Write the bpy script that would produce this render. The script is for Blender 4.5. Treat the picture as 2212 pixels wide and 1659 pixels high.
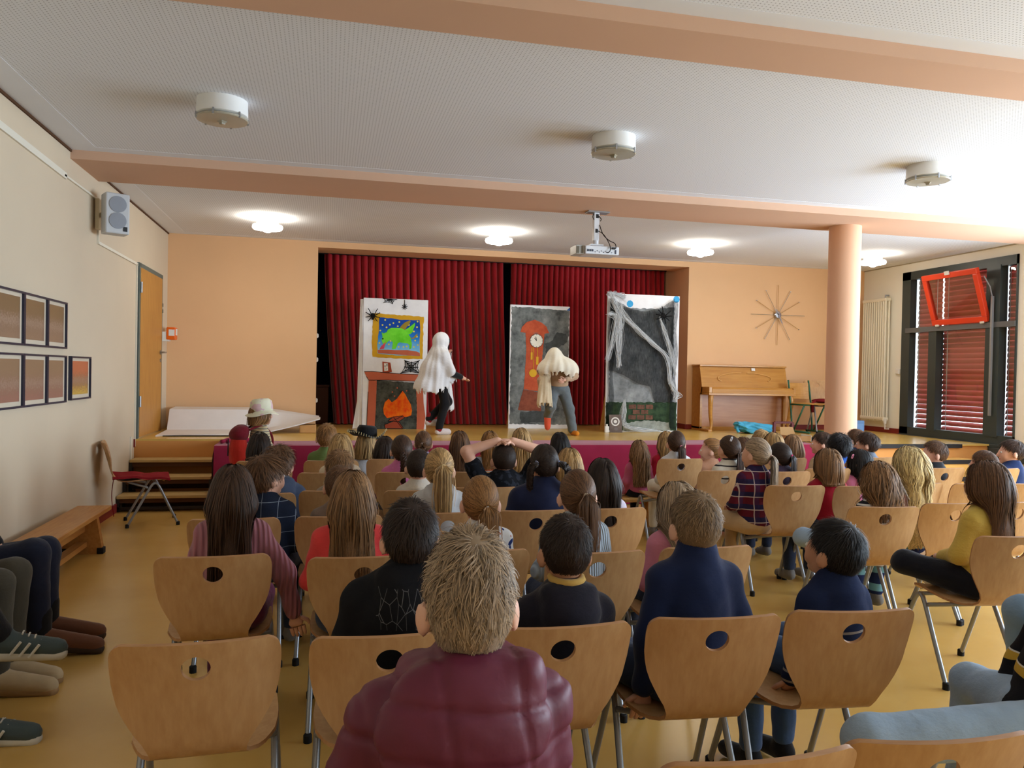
import bpy, bmesh, math, random
import numpy as np
from mathutils import Vector, Matrix

scene = bpy.context.scene
for _o in list(bpy.data.objects):
    bpy.data.objects.remove(_o, do_unlink=True)
COL = scene.collection
PI = math.pi

# ------------------------------------------------------------------ camera
F_PX, YAW, PITCH, ROLL, EYE = 1695.0, 0.22945, -0.013324, 0.019008, 1.48
_f = Vector((math.sin(YAW) * math.cos(PITCH), math.cos(YAW) * math.cos(PITCH), math.sin(PITCH)))
_r = Vector((math.cos(YAW), -math.sin(YAW), 0))
_u = _r.cross(_f)
_r2 = math.cos(ROLL) * _r + math.sin(ROLL) * _u
_u2 = -math.sin(ROLL) * _r + math.cos(ROLL) * _u
cam_data = bpy.data.cameras.new('camera')
cam = bpy.data.objects.new('camera', cam_data)
COL.objects.link(cam)
cam.matrix_world = Matrix(((_r2.x, _u2.x, -_f.x, 0), (_r2.y, _u2.y, -_f.y, 0), (_r2.z, _u2.z, -_f.z, EYE), (0, 0, 0, 1)))
cam_data.sensor_width = 36
cam_data.lens = F_PX / 2212 * 36
cam_data.clip_start = 0.05
scene.camera = cam

# ------------------------------------------------------------------ world, daylight, exposure
world = bpy.data.worlds.new('overcast_sky')
scene.world = world
world.use_nodes = True
_bg = world.node_tree.nodes['Background']
_bg.inputs[0].default_value = (0.80, 0.90, 1.0, 1)
_bg.inputs[1].default_value = 3.0

ROOM_L, ROOM_R, ROOM_B, ROOM_REAR, CEIL, STAGE = -2.08, 8.4, 11.08, -3.0, 3.24, 0.68
DAYLIGHT_WINDOWS = [(5.1, 7.2, 240), (1.2, 4.2, 420), (-2.6, 0.4, 190)]   # y0, y1, watts
for y0, y1, watts in DAYLIGHT_WINDOWS:
    ld = bpy.data.lights.new('daylight', 'AREA')
    ld.shape = 'RECTANGLE'
    ld.size, ld.size_y = 2.1, y1 - y0
    ld.energy = watts
    ld.color = (0.68, 0.84, 1.0)
    lo = bpy.data.objects.new('daylight_window', ld)
    COL.objects.link(lo)
    lo.location = (ROOM_R + 0.10, (y0 + y1) / 2, 1.95)
    lo.rotation_euler = (0, math.radians(108), 0)   # tipped up to brighten the ceiling, as ground-reflected daylight would

vs = scene.view_settings
vs.view_transform = 'Standard'
vs.look = 'None'
vs.exposure = 0.06
vs.gamma = 1.0
vs.use_curve_mapping = False
scene.cycles.use_denoising = True
scene.cycles.use_adaptive_sampling = True
scene.cycles.adaptive_threshold = .05
scene.cycles.max_bounces = 7
scene.cycles.diffuse_bounces = 4
scene.cycles.glossy_bounces = 3
scene.cycles.transmission_bounces = 6
scene.cycles.transparent_max_bounces = 12
scene.cycles.sample_clamp_indirect = 6.0
scene.cycles.caustics_reflective = False
scene.cycles.caustics_refractive = False

# ------------------------------------------------------------------ materials
def lin(c):
    if isinstance(c, str):
        c = tuple(int(c[i:i + 2], 16) / 255 for i in (0, 2, 4))
    else:
        c = tuple(v / 255 for v in c)
    return tuple(v / 12.92 if v <= 0.04045 else ((v + 0.055) / 1.055) ** 2.4 for v in c)

_mats = {}

class NT:
    """small helper round a material's node tree"""
    def __init__(self, m):
        self.t = m.node_tree
        self.b = self.t.nodes['Principled BSDF']
    def n(self, kind, **kw):
        nd = self.t.nodes.new(kind)
        for k, v in kw.items():
            setattr(nd, k, v)
        return nd
    def l(self, a, b):
        self.t.links.new(a, b)
    def coord(self, scale=(1, 1, 1), kind='Object'):
        tc = self.n('ShaderNodeTexCoord')
        mp = self.n('ShaderNodeMapping')
        mp.inputs['Scale'].default_value = scale
        self.l(tc.outputs[kind], mp.inputs['Vector'])
        return mp.outputs['Vector']
    def noise(self, vec, scale=5, detail=4, rough=.55):
        nz = self.n('ShaderNodeTexNoise')
        nz.inputs['Scale'].default_value = scale
        nz.inputs['Detail'].default_value = detail
        nz.inputs['Roughness'].default_value = rough
        self.l(vec, nz.inputs['Vector'])
        return nz.outputs['Fac']
    def ramp(self, fac, stops):
        r = self.n('ShaderNodeValToRGB')
        e = r.color_ramp.elements
        while len(e) < len(stops):
            e.new(0.5)
        for el, (p, c) in zip(e, stops):
            el.position = p
            el.color = (*c, 1)
        self.l(fac, r.inputs['Fac'])
        return r.outputs['Color']
    def math(self, op, a, b=None, c=None):
        m = self.n('ShaderNodeMath', operation=op)
        for i, v in enumerate((a, b, c)):
            if v is None:
                continue
            if isinstance(v, (int, float)):
                m.inputs[i].default_value = v
            else:
                self.l(v, m.inputs[i])
        return m.outputs[0]
    def mix(self, fac, a, b, mode='MIX'):
        m = self.n('ShaderNodeMix', data_type='RGBA', blend_type=mode)
        for sock, v in ((m.inputs[0], fac), (m.inputs[6], a), (m.inputs[7], b)):
            if isinstance(v, (int, float)):
                sock.default_value = v
            elif isinstance(v, tuple):
                sock.default_value = (*v, 1)
            else:
                self.l(v, sock)
        return m.outputs[2]
    def bump(self, height, strength=.3, dist=.01):
        b = self.n('ShaderNodeBump')
        b.inputs['Strength'].default_value = strength
        b.inputs['Distance'].default_value = dist
        self.l(height, b.inputs['Height'])
        self.l(b.outputs['Normal'], self.b.inputs['Normal'])

def new_mat(name, rough=.6, spec=.4, metal=0.0):
    m = bpy.data.materials.new(name)
    m.use_nodes = True
    n = NT(m)
    n.b.inputs['Roughness'].default_value = rough
    n.b.inputs['Metallic'].default_value = metal
    n.b.inputs['Specular IOR Level'].default_value = spec
    return m, n

def paint(name, col, rough=.7, spec=.3, var=.06, scale=4, bump=0.0, bscale=60, metal=0.0, stretch=(1, 1, 1), alpha=None):
    """plain coloured surface with slight mottling"""
    if name in _mats:
        return _mats[name]
    m, n = new_mat(name, rough, spec, metal)
    c = lin(col)
    v = n.coord(stretch)
    f = n.noise(v, scale)
    a = tuple(min(1, x * (1 + var)) for x in c)
    b = tuple(x * (1 - var) for x in c)
    n.l(n.ramp(f, [(.3, b), (.7, a)]), n.b.inputs['Base Color'])
    if bump:
        n.bump(n.noise(v, bscale, 3), bump, .004)
    if alpha is not None:
        n.b.inputs['Alpha'].default_value = alpha
    _mats[name] = m
    return m

def emit(name, col, strength):
    m, n = new_mat(name)
    n.b.inputs['Base Color'].default_value = (*lin(col), 1)
    n.b.inputs['Emission Color'].default_value = (*lin(col), 1)
    n.b.inputs['Emission Strength'].default_value = strength
    return m

def wood(name, c1, c2, axis=2, rough=.4, scale=3.0, spec=.4):
    if name in _mats:
        return _mats[name]
    m, n = new_mat(name, rough, spec)
    s = [14, 14, 14]
    s[axis] = 1.1
    v = n.coord(tuple(s))
    f = n.noise(v, scale, 5, .6)
    f2 = n.noise(n.coord((3, 3, 3)), 1.2, 2)
    col = n.ramp(f, [(.25, lin(c2)), (.75, lin(c1))])
    info = n.n('ShaderNodeObjectInfo')
    k = n.math('ADD', n.math('MULTIPLY', info.outputs['Random'], .12), n.math('MULTIPLY', f2, .18))
    n.l(n.mix(k, col, lin(c2), 'MULTIPLY'), n.b.inputs['Base Color'])
    n.bump(f, .06, .002)
    _mats[name] = m
    return m

def glass_mat(name, col=(1, 1, 1), rough=.0, ior=1.45):
    m = bpy.data.materials.new(name)
    m.use_nodes = True
    t = m.node_tree
    t.nodes.clear()
    out = t.nodes.new('ShaderNodeOutputMaterial')
    mix = t.nodes.new('ShaderNodeMixShader')
    tr = t.nodes.new('ShaderNodeBsdfTransparent')
    gl = t.nodes.new('ShaderNodeBsdfGlossy')
    fr = t.nodes.new('ShaderNodeLayerWeight')
    pw = t.nodes.new('ShaderNodeMath')
    pw.operation = 'POWER'
    pw.inputs[1].default_value = 3.0
    ad = t.nodes.new('ShaderNodeMath')
    ad.operation = 'MULTIPLY_ADD'
    ad.inputs[1].default_value = .7
    ad.inputs[2].default_value = .05
    tr.inputs[0].default_value = (*col, 1)
    gl.inputs['Roughness'].default_value = rough
    fr.inputs['Blend'].default_value = .5
    t.links.new(fr.outputs['Facing'], pw.inputs[0])
    t.links.new(pw.outputs[0], ad.inputs[0])
    t.links.new(ad.outputs[0], mix.inputs[0])
    t.links.new(tr.outputs[0], mix.inputs[1])
    t.links.new(gl.outputs[0], mix.inputs[2])
    t.links.new(mix.outputs[0], out.inputs[0])
    return m

# ------------------------------------------------------------------ mesh helpers
class MB:
    def __init__(self):
        self.v, self.f = [], []
    def add(self, verts, faces):
        o = len(self.v)
        self.v += [tuple(p) for p in verts]
        self.f += [tuple(i + o for i in fc) for fc in faces]
        return self
    def box(self, x0, x1, y0, y1, z0, z1, bev=0.0):
        if bev <= 0:
            vs_ = [(x0, y0, z0), (x1, y0, z0), (x1, y1, z0), (x0, y1, z0), (x0, y0, z1), (x1, y0, z1), (x1, y1, z1), (x0, y1, z1)]
            return self.add(vs_, [(0, 3, 2, 1), (4, 5, 6, 7), (0, 1, 5, 4), (1, 2, 6, 5), (2, 3, 7, 6), (3, 0, 4, 7)])
        b = bmesh.new()
        bmesh.ops.create_cube(b, size=1)
        for v in b.verts:
            v.co = Vector(((x0 + x1) / 2 + v.co.x * (x1 - x0), (y0 + y1) / 2 + v.co.y * (y1 - y0), (z0 + z1) / 2 + v.co.z * (z1 - z0)))
        bmesh.ops.bevel(b, geom=b.edges[:], offset=bev, segments=2, affect='EDGES', profile=.5)
        b.verts.index_update()
        self.add([v.co[:] for v in b.verts], [[v.index for v in f.verts] for f in b.faces])
        b.free()
        return self
    def tube(self, pts, r, seg=8, cap=True):
        """tube along pts; r a number or one per point"""
        pts = [Vector(p) for p in pts]
        n = len(pts)
        rs = [r] * n if isinstance(r, (int, float)) else list(r)
        t0 = (pts[1] - pts[0]).normalized()
        up = Vector((0, 0, 1)) if abs(t0.z) < .9 else Vector((1, 0, 0))
        a = t0.cross(up).normalized()
        vs_, fs = [], []
        for i, p in enumerate(pts):
            t = (pts[min(i + 1, n - 1)] - pts[max(i - 1, 0)])
            t = t.normalized() if t.length > 1e-9 else t0
            a = (a - t * a.dot(t))
            a = a.normalized() if a.length > 1e-6 else t.orthogonal().normalized()
            b = t.cross(a)
            for k in range(seg):
                g = 2 * PI * k / seg
                vs_.append(p + (a * math.cos(g) + b * math.sin(g)) * rs[i])
        for i in range(n - 1):
            for k in range(seg):
                k2 = (k + 1) % seg
                fs.append((i * seg + k, i * seg + k2, (i + 1) * seg + k2, (i + 1) * seg + k))
        if cap:
            fs.append(tuple(reversed(range(seg))))
            fs.append(tuple(range((n - 1) * seg, n * seg)))
        return self.add(vs_, fs)
    def lathe(self, prof, c=(0, 0, 0), seg=24, axis='z'):
        """prof: list of (r, h)"""
        vs_, fs = [], []
        n = len(prof)
        for r, h in prof:
            for k in range(seg):
                g = 2 * PI * k / seg
                x, y = r * math.cos(g), r * math.sin(g)
                q = {'z': (x, y, h), 'y': (x, h, y), 'x': (h, x, y)}[axis]
                vs_.append((c[0] + q[0], c[1] + q[1], c[2] + q[2]))
        for i in range(n - 1):
            for k in range(seg):
                k2 = (k + 1) % seg
                fs.append((i * seg + k, i * seg + k2, (i + 1) * seg + k2, (i + 1) * seg + k))
        if prof[0][0] > 1e-6:
            fs.append(tuple(reversed(range(seg))))
        if prof[-1][0] > 1e-6:
            fs.append(tuple(range((n - 1) * seg, n * seg)))
        return self.add(vs_, fs)
    def ell(self, c, r, seg=16, rings=10):
        prof = [(math.sin(PI * i / rings), -math.cos(PI * i / rings)) for i in range(rings + 1)]
        o = len(self.v)
        self.lathe(prof, (0, 0, 0), seg)
        for i in range(o, len(self.v)):
            x, y, z = self.v[i]
            self.v[i] = (c[0] + x * r[0], c[1] + y * r[1], c[2] + z * r[2])
        return self
    def prism(self, pts2, h0, h1, plane='xz'):
        """extrude 2D polygon; plane xz extrudes along y, xy along z, yz along x"""
        def q(a, b, h):
            return {'xz': (a, h, b), 'xy': (a, b, h), 'yz': (h, a, b)}[plane]
        n = len(pts2)
        vs_ = [q(a, b, h0) for a, b in pts2] + [q(a, b, h1) for a, b in pts2]
        fs = [tuple(range(n)), tuple(reversed(range(n, 2 * n)))]
        fs += [(i, i + n, (i + 1) % n + n, (i + 1) % n) for i in range(n)]
        return self.add(vs_, fs)
    def move(self, d, rz=0.0, start=0):
        c, s = math.cos(rz), math.sin(rz)
        for i in range(start, len(self.v)):
            x, y, z = self.v[i]
            self.v[i] = (x * c - y * s + d[0], x * s + y * c + d[1], z + d[2])
        return self
    def build(self, name, mat, parent=None, smooth=False, loc=None, rot=None, fix=True):
        me = bpy.data.meshes.new(name)
        me.from_pydata(self.v, [], self.f)
        if fix:
            b = bmesh.new()
            b.from_mesh(me)
            bmesh.ops.recalc_face_normals(b, faces=b.faces[:])
            b.to_mesh(me)
            b.free()
        if smooth:
            me.polygons.foreach_set('use_smooth', [True] * len(me.polygons))
            if smooth == 'auto':
                me.set_sharp_from_angle(angle=math.radians(38))
        me.materials.append(mat)
        me.update()
        return link(name, me, parent, loc, rot)

def link(name, data, parent=None, loc=None, rot=None):
    o = bpy.data.objects.new(name, data)
    COL.objects.link(o)
    if parent is not None:
        o.parent = parent
    if loc is not None:
        o.location = loc
    if rot is not None:
        o.rotation_euler = rot
    return o

def tag(o, label=None, cat=None, group=None, kind=None):
    for k, v in (('label', label), ('category', cat), ('group', group), ('kind', kind)):
        if v:
            o[k] = v
    return o

def thing(name, label, cat, loc=(0, 0, 0), rz=0.0, group=None):
    o = link(name, None, None, loc, (0, 0, rz))
    o.empty_display_size = .1
    return tag(o, label, cat, group)

def struct(o):
    o['kind'] = 'structure'
    return o

def copy_tree(o, parent=None):
    c = o.copy()
    COL.objects.link(c)
    c.parent = parent
    for ch in list(o.children):
        copy_tree(ch, c)
    return c

def smooth_path(pts, n=6, closed=False):
    """Catmull-Rom through the points"""
    P = [Vector(p) for p in pts]
    out = []
    m = len(P)
    rng = range(m) if closed else range(m - 1)
    for i in rng:
        if closed:
            p0, p1, p2, p3 = P[(i - 1) % m], P[i], P[(i + 1) % m], P[(i + 2) % m]
        else:
            p0, p1, p2, p3 = P[max(i - 1, 0)], P[i], P[i + 1], P[min(i + 2, m - 1)]
        for k in range(n):
            t = k / n
            out.append(.5 * ((2 * p1) + (p2 - p0) * t + (2 * p0 - 5 * p1 + 4 * p2 - p3) * t * t + (3 * p1 - p0 - 3 * p2 + p3) * t ** 3))
    if not closed:
        out.append(P[-1])
    return out

WHITE = paint('white_paint', (232, 230, 226), .55, .4, .02)
BLACK = paint('black_plastic', (22, 22, 24), .5, .4, .1)
STEEL = paint('silver_steel', (168, 170, 174), .35, .5, .05, metal=.75)
GREY_METAL = paint('grey_metal', (150, 152, 155), .4, .5, .05, metal=.3)
BEECH = wood('beech_plywood', (210, 170, 122), (190, 146, 98), 2, .36)
BEECH_EDGE = wood('beech_edge', (196, 150, 104), (160, 112, 70), 0, .5)
# ------------------------------------------------------------------ room shell
def floor_mat(name, c1, c2, rough):
    m, n = new_mat(name, rough, .5)
    v = n.coord()
    f = n.noise(v, 1.3, 5, .6)
    col = n.ramp(f, [(.25, lin(c2)), (.75, lin(c1))])
    n.l(col, n.b.inputs['Base Color'])


    _mats[name] = m
    return m

LINO = floor_mat('yellow_linoleum', (216, 174, 98), (202, 156, 78), .27)
LINO_STAGE = floor_mat('stage_linoleum', (224, 188, 104), (208, 168, 84), .25)

def wall_mat(name, col, var=.035, dirt=0.0):
    m, n = new_mat(name, .85, .2)
    v = n.coord()
    f = n.noise(v, .8, 4)
    c = lin(col)
    cc = n.ramp(f, [(.3, tuple(x * (1 - var) for x in c)), (.7, tuple(min(1, x * (1 + var)) for x in c))])
    n.l(cc, n.b.inputs['Base Color'])
    n.bump(n.noise(v, 220, 2), .12, .002)
    _mats[name] = m
    return m

W_LEFT = wall_mat('wall_cream', (212, 195, 170))
W_BACK = wall_mat('wall_apricot', (230, 186, 142))
W_RIGHT = wall_mat('wall_offwhite', (242, 238, 226))
BEAM = wall_mat('beam_apricot', (216, 178, 152))
SKIRT = paint('skirting_oxblood', (128, 40, 36), .45, .4, .06)

def ceiling_mat():
    m, n = new_mat('perforated_ceiling', .9, .15)
    v = n.coord((1, 1, 1))
    sep = n.n('ShaderNodeSeparateXYZ')
    n.l(v, sep.inputs[0])
    sp = .022
    def cell(o):
        return n.math('SUBTRACT', n.math('FRACT', n.math('DIVIDE', o, sp)), .5)
    fx, fy = cell(sep.outputs[0]), cell(sep.outputs[1])
    d = n.math('SQRT', n.math('ADD', n.math('MULTIPLY', fx, fx), n.math('MULTIPLY', fy, fy)))
    hole = n.math('LESS_THAN', d, .18)
    n.l(n.mix(hole, lin((234, 238, 246)), lin((176, 180, 188))), n.b.inputs['Base Color'])
    return m

CEILM = ceiling_mat()
PLAIN_CEIL = paint('ceiling_border', (234, 238, 246), .9, .15, .01)

struct(MB().box(ROOM_L - .3, ROOM_R + .3, ROOM_REAR, 9.40, -.1, 0).build('floor', LINO))

def quadmesh(name, verts, faces, mat, parent=None):
    return MB().add(verts, faces).build(name, mat, parent, fix=False)

# ceiling bays (between the beams), with a plain border strip against each beam
def ceiling_bay(y0, y1, idx, z=CEIL):
    o = struct(MB().box(ROOM_L, ROOM_R, y0, y1, z, z + .02).build('ceiling', CEILM))
    for a, b in ((y0, y0 + .13), (y1 - .13, y1)):
        MB().box(ROOM_L, ROOM_R, a, b, z - .0015, z).build('plain_border', PLAIN_CEIL, o)
    MB().box(ROOM_L + .0, ROOM_L + .22, y0 + .13, y1 - .13, z - .0015, z).build('plain_border', PLAIN_CEIL, o)
    MB().box(ROOM_R - .22, ROOM_R, y0 + .13, y1 - .13, z - .0015, z).build('plain_border', PLAIN_CEIL, o)
    return o
ceiling_bay(ROOM_REAR, 3.55, 0)
ceiling_bay(3.90, 7.08, 1)
ceiling_bay(7.88, ROOM_B, 2)
# roof above so no sky leaks in
struct(MB().box(ROOM_L - .3, ROOM_R + .3, ROOM_REAR - .2, 13.0, CEIL + .02, CEIL + .3).build('ceiling', PLAIN_CEIL))
for i, (y0, y1) in enumerate(((3.55, 3.90), (7.08, 7.88))):
    struct(MB().box(ROOM_L, ROOM_R, y0, y1, 3.165, CEIL + .02).build('trim_%d' % (i + 1), BEAM))
# shadow gap between wall and ceiling
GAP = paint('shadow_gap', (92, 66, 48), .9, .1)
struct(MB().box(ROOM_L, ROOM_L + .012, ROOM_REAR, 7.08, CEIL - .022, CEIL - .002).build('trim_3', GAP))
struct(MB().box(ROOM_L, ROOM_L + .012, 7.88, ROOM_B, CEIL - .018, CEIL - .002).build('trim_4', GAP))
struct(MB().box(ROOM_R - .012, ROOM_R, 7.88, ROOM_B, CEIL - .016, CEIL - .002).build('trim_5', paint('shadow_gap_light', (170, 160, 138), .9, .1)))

# left wall with the door opening (door stands on the stage)
D0, D1, DTOP = 9.42, 10.60, STAGE + 1.93
wl = MB()
wl.box(ROOM_L - .25, ROOM_L, ROOM_REAR, D0, 0, CEIL)
wl.box(ROOM_L - .25, ROOM_L, D1, ROOM_B + .2, 0, CEIL)
wl.box(ROOM_L - .25, ROOM_L, D0, D1, DTOP, CEIL)
wl.box(ROOM_L - .25, ROOM_L, D0, D1, 0, STAGE)
struct(wl.build('wall_left', W_LEFT))
struct(MB().box(ROOM_L - .25, ROOM_R + .3, ROOM_REAR - .2, ROOM_REAR, 0, CEIL).build('wall_rear', W_LEFT))

# back wall with the curtain niche
NX0, NX1, NTOP, NY = -.17, 5.33, 3.155, 12.15
wb = MB()
wb.box(ROOM_L - .25, NX0, ROOM_B, ROOM_B + .2, 0, CEIL)
wb.box(NX1, ROOM_R + .25, ROOM_B, ROOM_B + .2, 0, CEIL)
wb.box(NX0, NX1, ROOM_B, ROOM_B + .5, NTOP, CEIL)
wb.box(NX1, NX1 + .2, ROOM_B + .2, NY, 0, CEIL)
struct(wb.build('wall_back', W_BACK))
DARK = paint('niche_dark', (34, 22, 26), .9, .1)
NAVY = paint('niche_backcloth', (24, 24, 40), .95, .05)
struct(MB().box(NX0 - 1.2, NX1 + .4, NY + .3, NY + .4, 0, CEIL).build('wall_niche', NAVY))
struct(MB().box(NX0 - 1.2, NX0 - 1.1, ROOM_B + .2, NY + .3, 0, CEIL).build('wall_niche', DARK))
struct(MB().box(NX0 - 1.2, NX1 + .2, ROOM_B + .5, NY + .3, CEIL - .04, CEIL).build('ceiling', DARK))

# right wall with windows
W0, W1, WZ0, WZ1 = 8.15, 10.18, .70, 3.10
wr = MB()
segs = sorted([(W0, W1, WZ0, WZ1)] + [(a, b, .9, 3.0) for a, b, _ in DAYLIGHT_WINDOWS])
yy = ROOM_REAR
for a, b, z0, z1 in segs:
    wr.box(ROOM_R, ROOM_R + .22, yy, a, 0, CEIL)
    wr.box(ROOM_R, ROOM_R + .22, a, b, 0, z0)
    wr.box(ROOM_R, ROOM_R + .22, a, b, z1, CEIL)
    yy = b
wr.box(ROOM_R, ROOM_R + .22, yy, ROOM_B + .2, 0, CEIL)
struct(wr.build('wall_right', W_RIGHT))

# stage body, its floor, and the built-in steps on the right
FASCIA = wall_mat('stage_front_ochre', (212, 150, 86))
ST_Y = 8.50
struct(MB().box(-1.08, 6.35, ST_Y, 9.36, 0, STAGE - .02).box(ROOM_L, ROOM_R, 9.36, NY + .3, 0, STAGE - .02)
       .box(6.35, ROOM_R, ST_Y + .02, 9.36, 0, STAGE - .02).build('stage_base', FASCIA))
st = MB().box(-1.08, ROOM_R, ST_Y - .01, 9.36, STAGE - .02, STAGE).box(ROOM_L, ROOM_R, 9.36, NY + .3, STAGE - .02, STAGE)
struct(st.build('stage_floor', LINO_STAGE))
# oxblood skirting on the stage
sk = MB().box(NX1 + .0, ROOM_R, ROOM_B - .015, ROOM_B, STAGE, STAGE + .075)
sk.box(NX1 - .015, NX1, ROOM_B, 11.9, STAGE, STAGE + .075)
struct(sk.build('baseboard_back', SKIRT))
struct(MB().box(ROOM_R - .015, ROOM_R, W1, ROOM_B, STAGE, STAGE + .075).build('baseboard_right', SKIRT))
struct(MB().box(ROOM_L, ROOM_L + .015, ROOM_REAR, 8.6, 0, .09).box(ROOM_L, ROOM_L + .015, 9.33, 9.42, STAGE - .09, STAGE).build('baseboard_left', SKIRT))

YSTEP = paint('step_yellow', (226, 176, 96), .45, .4, .05)
NOSE = paint('step_nosing', (34, 32, 34), .6, .3, .05)
rs = thing('stage_steps', 'yellow built-in stage steps with black edge strips below the window', 'steps', (0, 0, 0))
for i, (z1, y0) in enumerate(((STAGE - .001, 8.49), (.51, 8.19), (.34, 7.89), (.17, 7.59))):
    if i:
        MB().box(6.0, 7.92, y0, ST_Y + .02, z1 - .168, z1).build('step', YSTEP, rs)
    MB().box(6.0, 7.93, y0 - .012, y0 + .03, z1 - .045, z1 + .004).build('nosing', NOSE, rs)

# round column at the stage front
col = MB().lathe([(.168, 0), (.168, 3.17)], (5.52, 7.62, 0), 40)
struct(tag(col.build('column', wall_mat('column_salmon', (230, 184, 152)), smooth='auto'), 'round salmon pink column at the right front of the stage', 'column'))

# ------------------------------------------------------------------ door
DG = paint('door_frame_green', (92, 104, 100), .5, .4, .04)
OAK = wood('door_veneer', (206, 152, 74), (180, 124, 52), 2, .4)
dr = struct(link('door_1', None, None, (0, 0, 0)))
fr = MB().box(ROOM_L - .2, ROOM_L + .03, D0 - .035, D0 + .02, STAGE, DTOP + .02)
fr.box(ROOM_L - .2, ROOM_L + .03, D1 - .02, D1 + .03, STAGE, DTOP + .02).box(ROOM_L - .2, ROOM_L + .03, D0, D1, DTOP - .03, DTOP + .02)
fr.build('door_frame', DG, dr)
leaf = MB().box(ROOM_L - .01, ROOM_L + .035, D0 + .02, D1 - .02, STAGE + .01, DTOP - .03, .004).build('door_leaf', OAK, dr)
hd = MB().tube([(ROOM_L + .035, D1 - .1, STAGE + .98), (ROOM_L + .10, D1 - .1, STAGE + .98), (ROOM_L + .10, D1 - .23, STAGE + .98)], .011)
hd.lathe([(.028, .035), (.028, .045)], (ROOM_L, D1 - .1, STAGE + .98), 16, 'x')
hd.lathe([(.022, .035), (.022, .043)], (ROOM_L, D1 - .1, STAGE + .88), 16, 'x')
hd.build('door_handle', STEEL, leaf, smooth='auto')
for z in (STAGE + .35, STAGE + 1.62):
    MB().lathe([(.014, 0), (.014, .12)], (ROOM_L + .04, D0 + .012, z), 10).build('hinge', STEEL, leaf, smooth='auto')

# ------------------------------------------------------------------ window with red vent sash
WG = paint('window_frame_green', (52, 62, 62), .45, .5, .05)
RED = paint('sash_red', (222, 66, 34), .4, .5, .04)
w1 = struct(link('window_1', None, None, (0, 0, 0)))
X0, X1 = ROOM_R - .02, ROOM_R + .09
TR = 2.23
fr = MB()
fr.box(X0, X1, W0, W1, WZ1 - .12, WZ1).box(X0, X1, W0, W1, WZ0 - .02, WZ0 + .10)
fr.box(X0, X1, W1 - .17, W1, WZ0, WZ1)
fr.box(X0, X1, W0, W0 + .02, WZ0, WZ1)
fr.build('window_frame', WG, w1)
for a, b in ((9.47, 9.62), (8.40, 8.62)):
    z1 = TR if a > 9 else WZ1 - .1
    MB().box(X0 - .01, X1, a, b, WZ0 + .08, z1).build('mullion', WG, w1)
MB().box(X0 - .02, X1, W0 + .01, W1 - .1, TR - .035, TR + .035).build('transom', paint('transom_grey', (96, 98, 100), .45, .5, .04), w1)
PANE = glass_mat('window_glass', (.93, .96, .96))
for a, b, z0, z1 in ((9.60, 10.02, WZ0 + .1, TR - .03), (8.60, 9.48, WZ0 + .1, TR - .03), (8.16, 8.41, WZ0 + .1, TR - .03), (9.60, 10.02, TR + .03, WZ1 - .11), (8.16, 8.41, TR + .03, WZ1 - .11)):
    MB().box(ROOM_R + .05, ROOM_R + .056, a, b, z0, z1).build('pane', PANE, w1)
MB().box(ROOM_R - .05, ROOM_R, W0 - .08, W1 + .01, WZ0 - .06, WZ0 - .015, .006).build('window_sill', WG, w1)
MB().box(ROOM_R - .06, ROOM_R, 7.75, 8.5, .48, WZ0 - .06, .006).build('sill_panel', WG, w1)
MB().box(ROOM_R - .07, ROOM_R - .06, 8.02, 8.22, .54, .61, .002).build('vent_plate', paint('vent_plate_grey', (170, 168, 150), .5), w1)
# red sash: hinged at the transom, tipped into the room
sash = link('vent_sash', None, w1, (ROOM_R - .03, 0, TR + .05), (0, math.radians(-17), 0))
sy0, sy1, sh, sw = 8.56, 9.52, .72, .075
sf = MB().box(-.03, .03, sy0, sy1, 0, sw, .006).box(-.03, .03, sy0, sy1, sh - sw, sh, .006)
sf.box(-.03, .03, sy0, sy0 + sw, sw, sh - sw, .006).box(-.03, .03, sy1 - sw, sy1, sw, sh - sw, .006)
sf.build('sash_frame', RED, sash)
MB().box(-.004, .004, sy0 + sw, sy1 - sw, sw, sh - sw).build('sash_glass', glass_mat('sash_glass', (.86, .84, .80)), sash)
MB().box(-.05, -.03, 9.0, 9.07, sh - .03, sh + .02).box(-.045, -.03, sy0 + .05, sy0 + .11, -.012, .012).box(-.045, -.03, sy1 - .13, sy1 - .07, -.012, .012).build('sash_latch', WHITE, sash)
rod = MB().box(ROOM_R - .075, ROOM_R - .045, 8.475, 8.50, 1.05, 2.6)
rod.tube([(ROOM_R - .06, 8.49, 2.58), (ROOM_R - .09, 8.50, 2.72), (ROOM_R - .16, 8.53, 2.86)], .008)
rod.build('opener_rod', GREY_METAL, w1)
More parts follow.
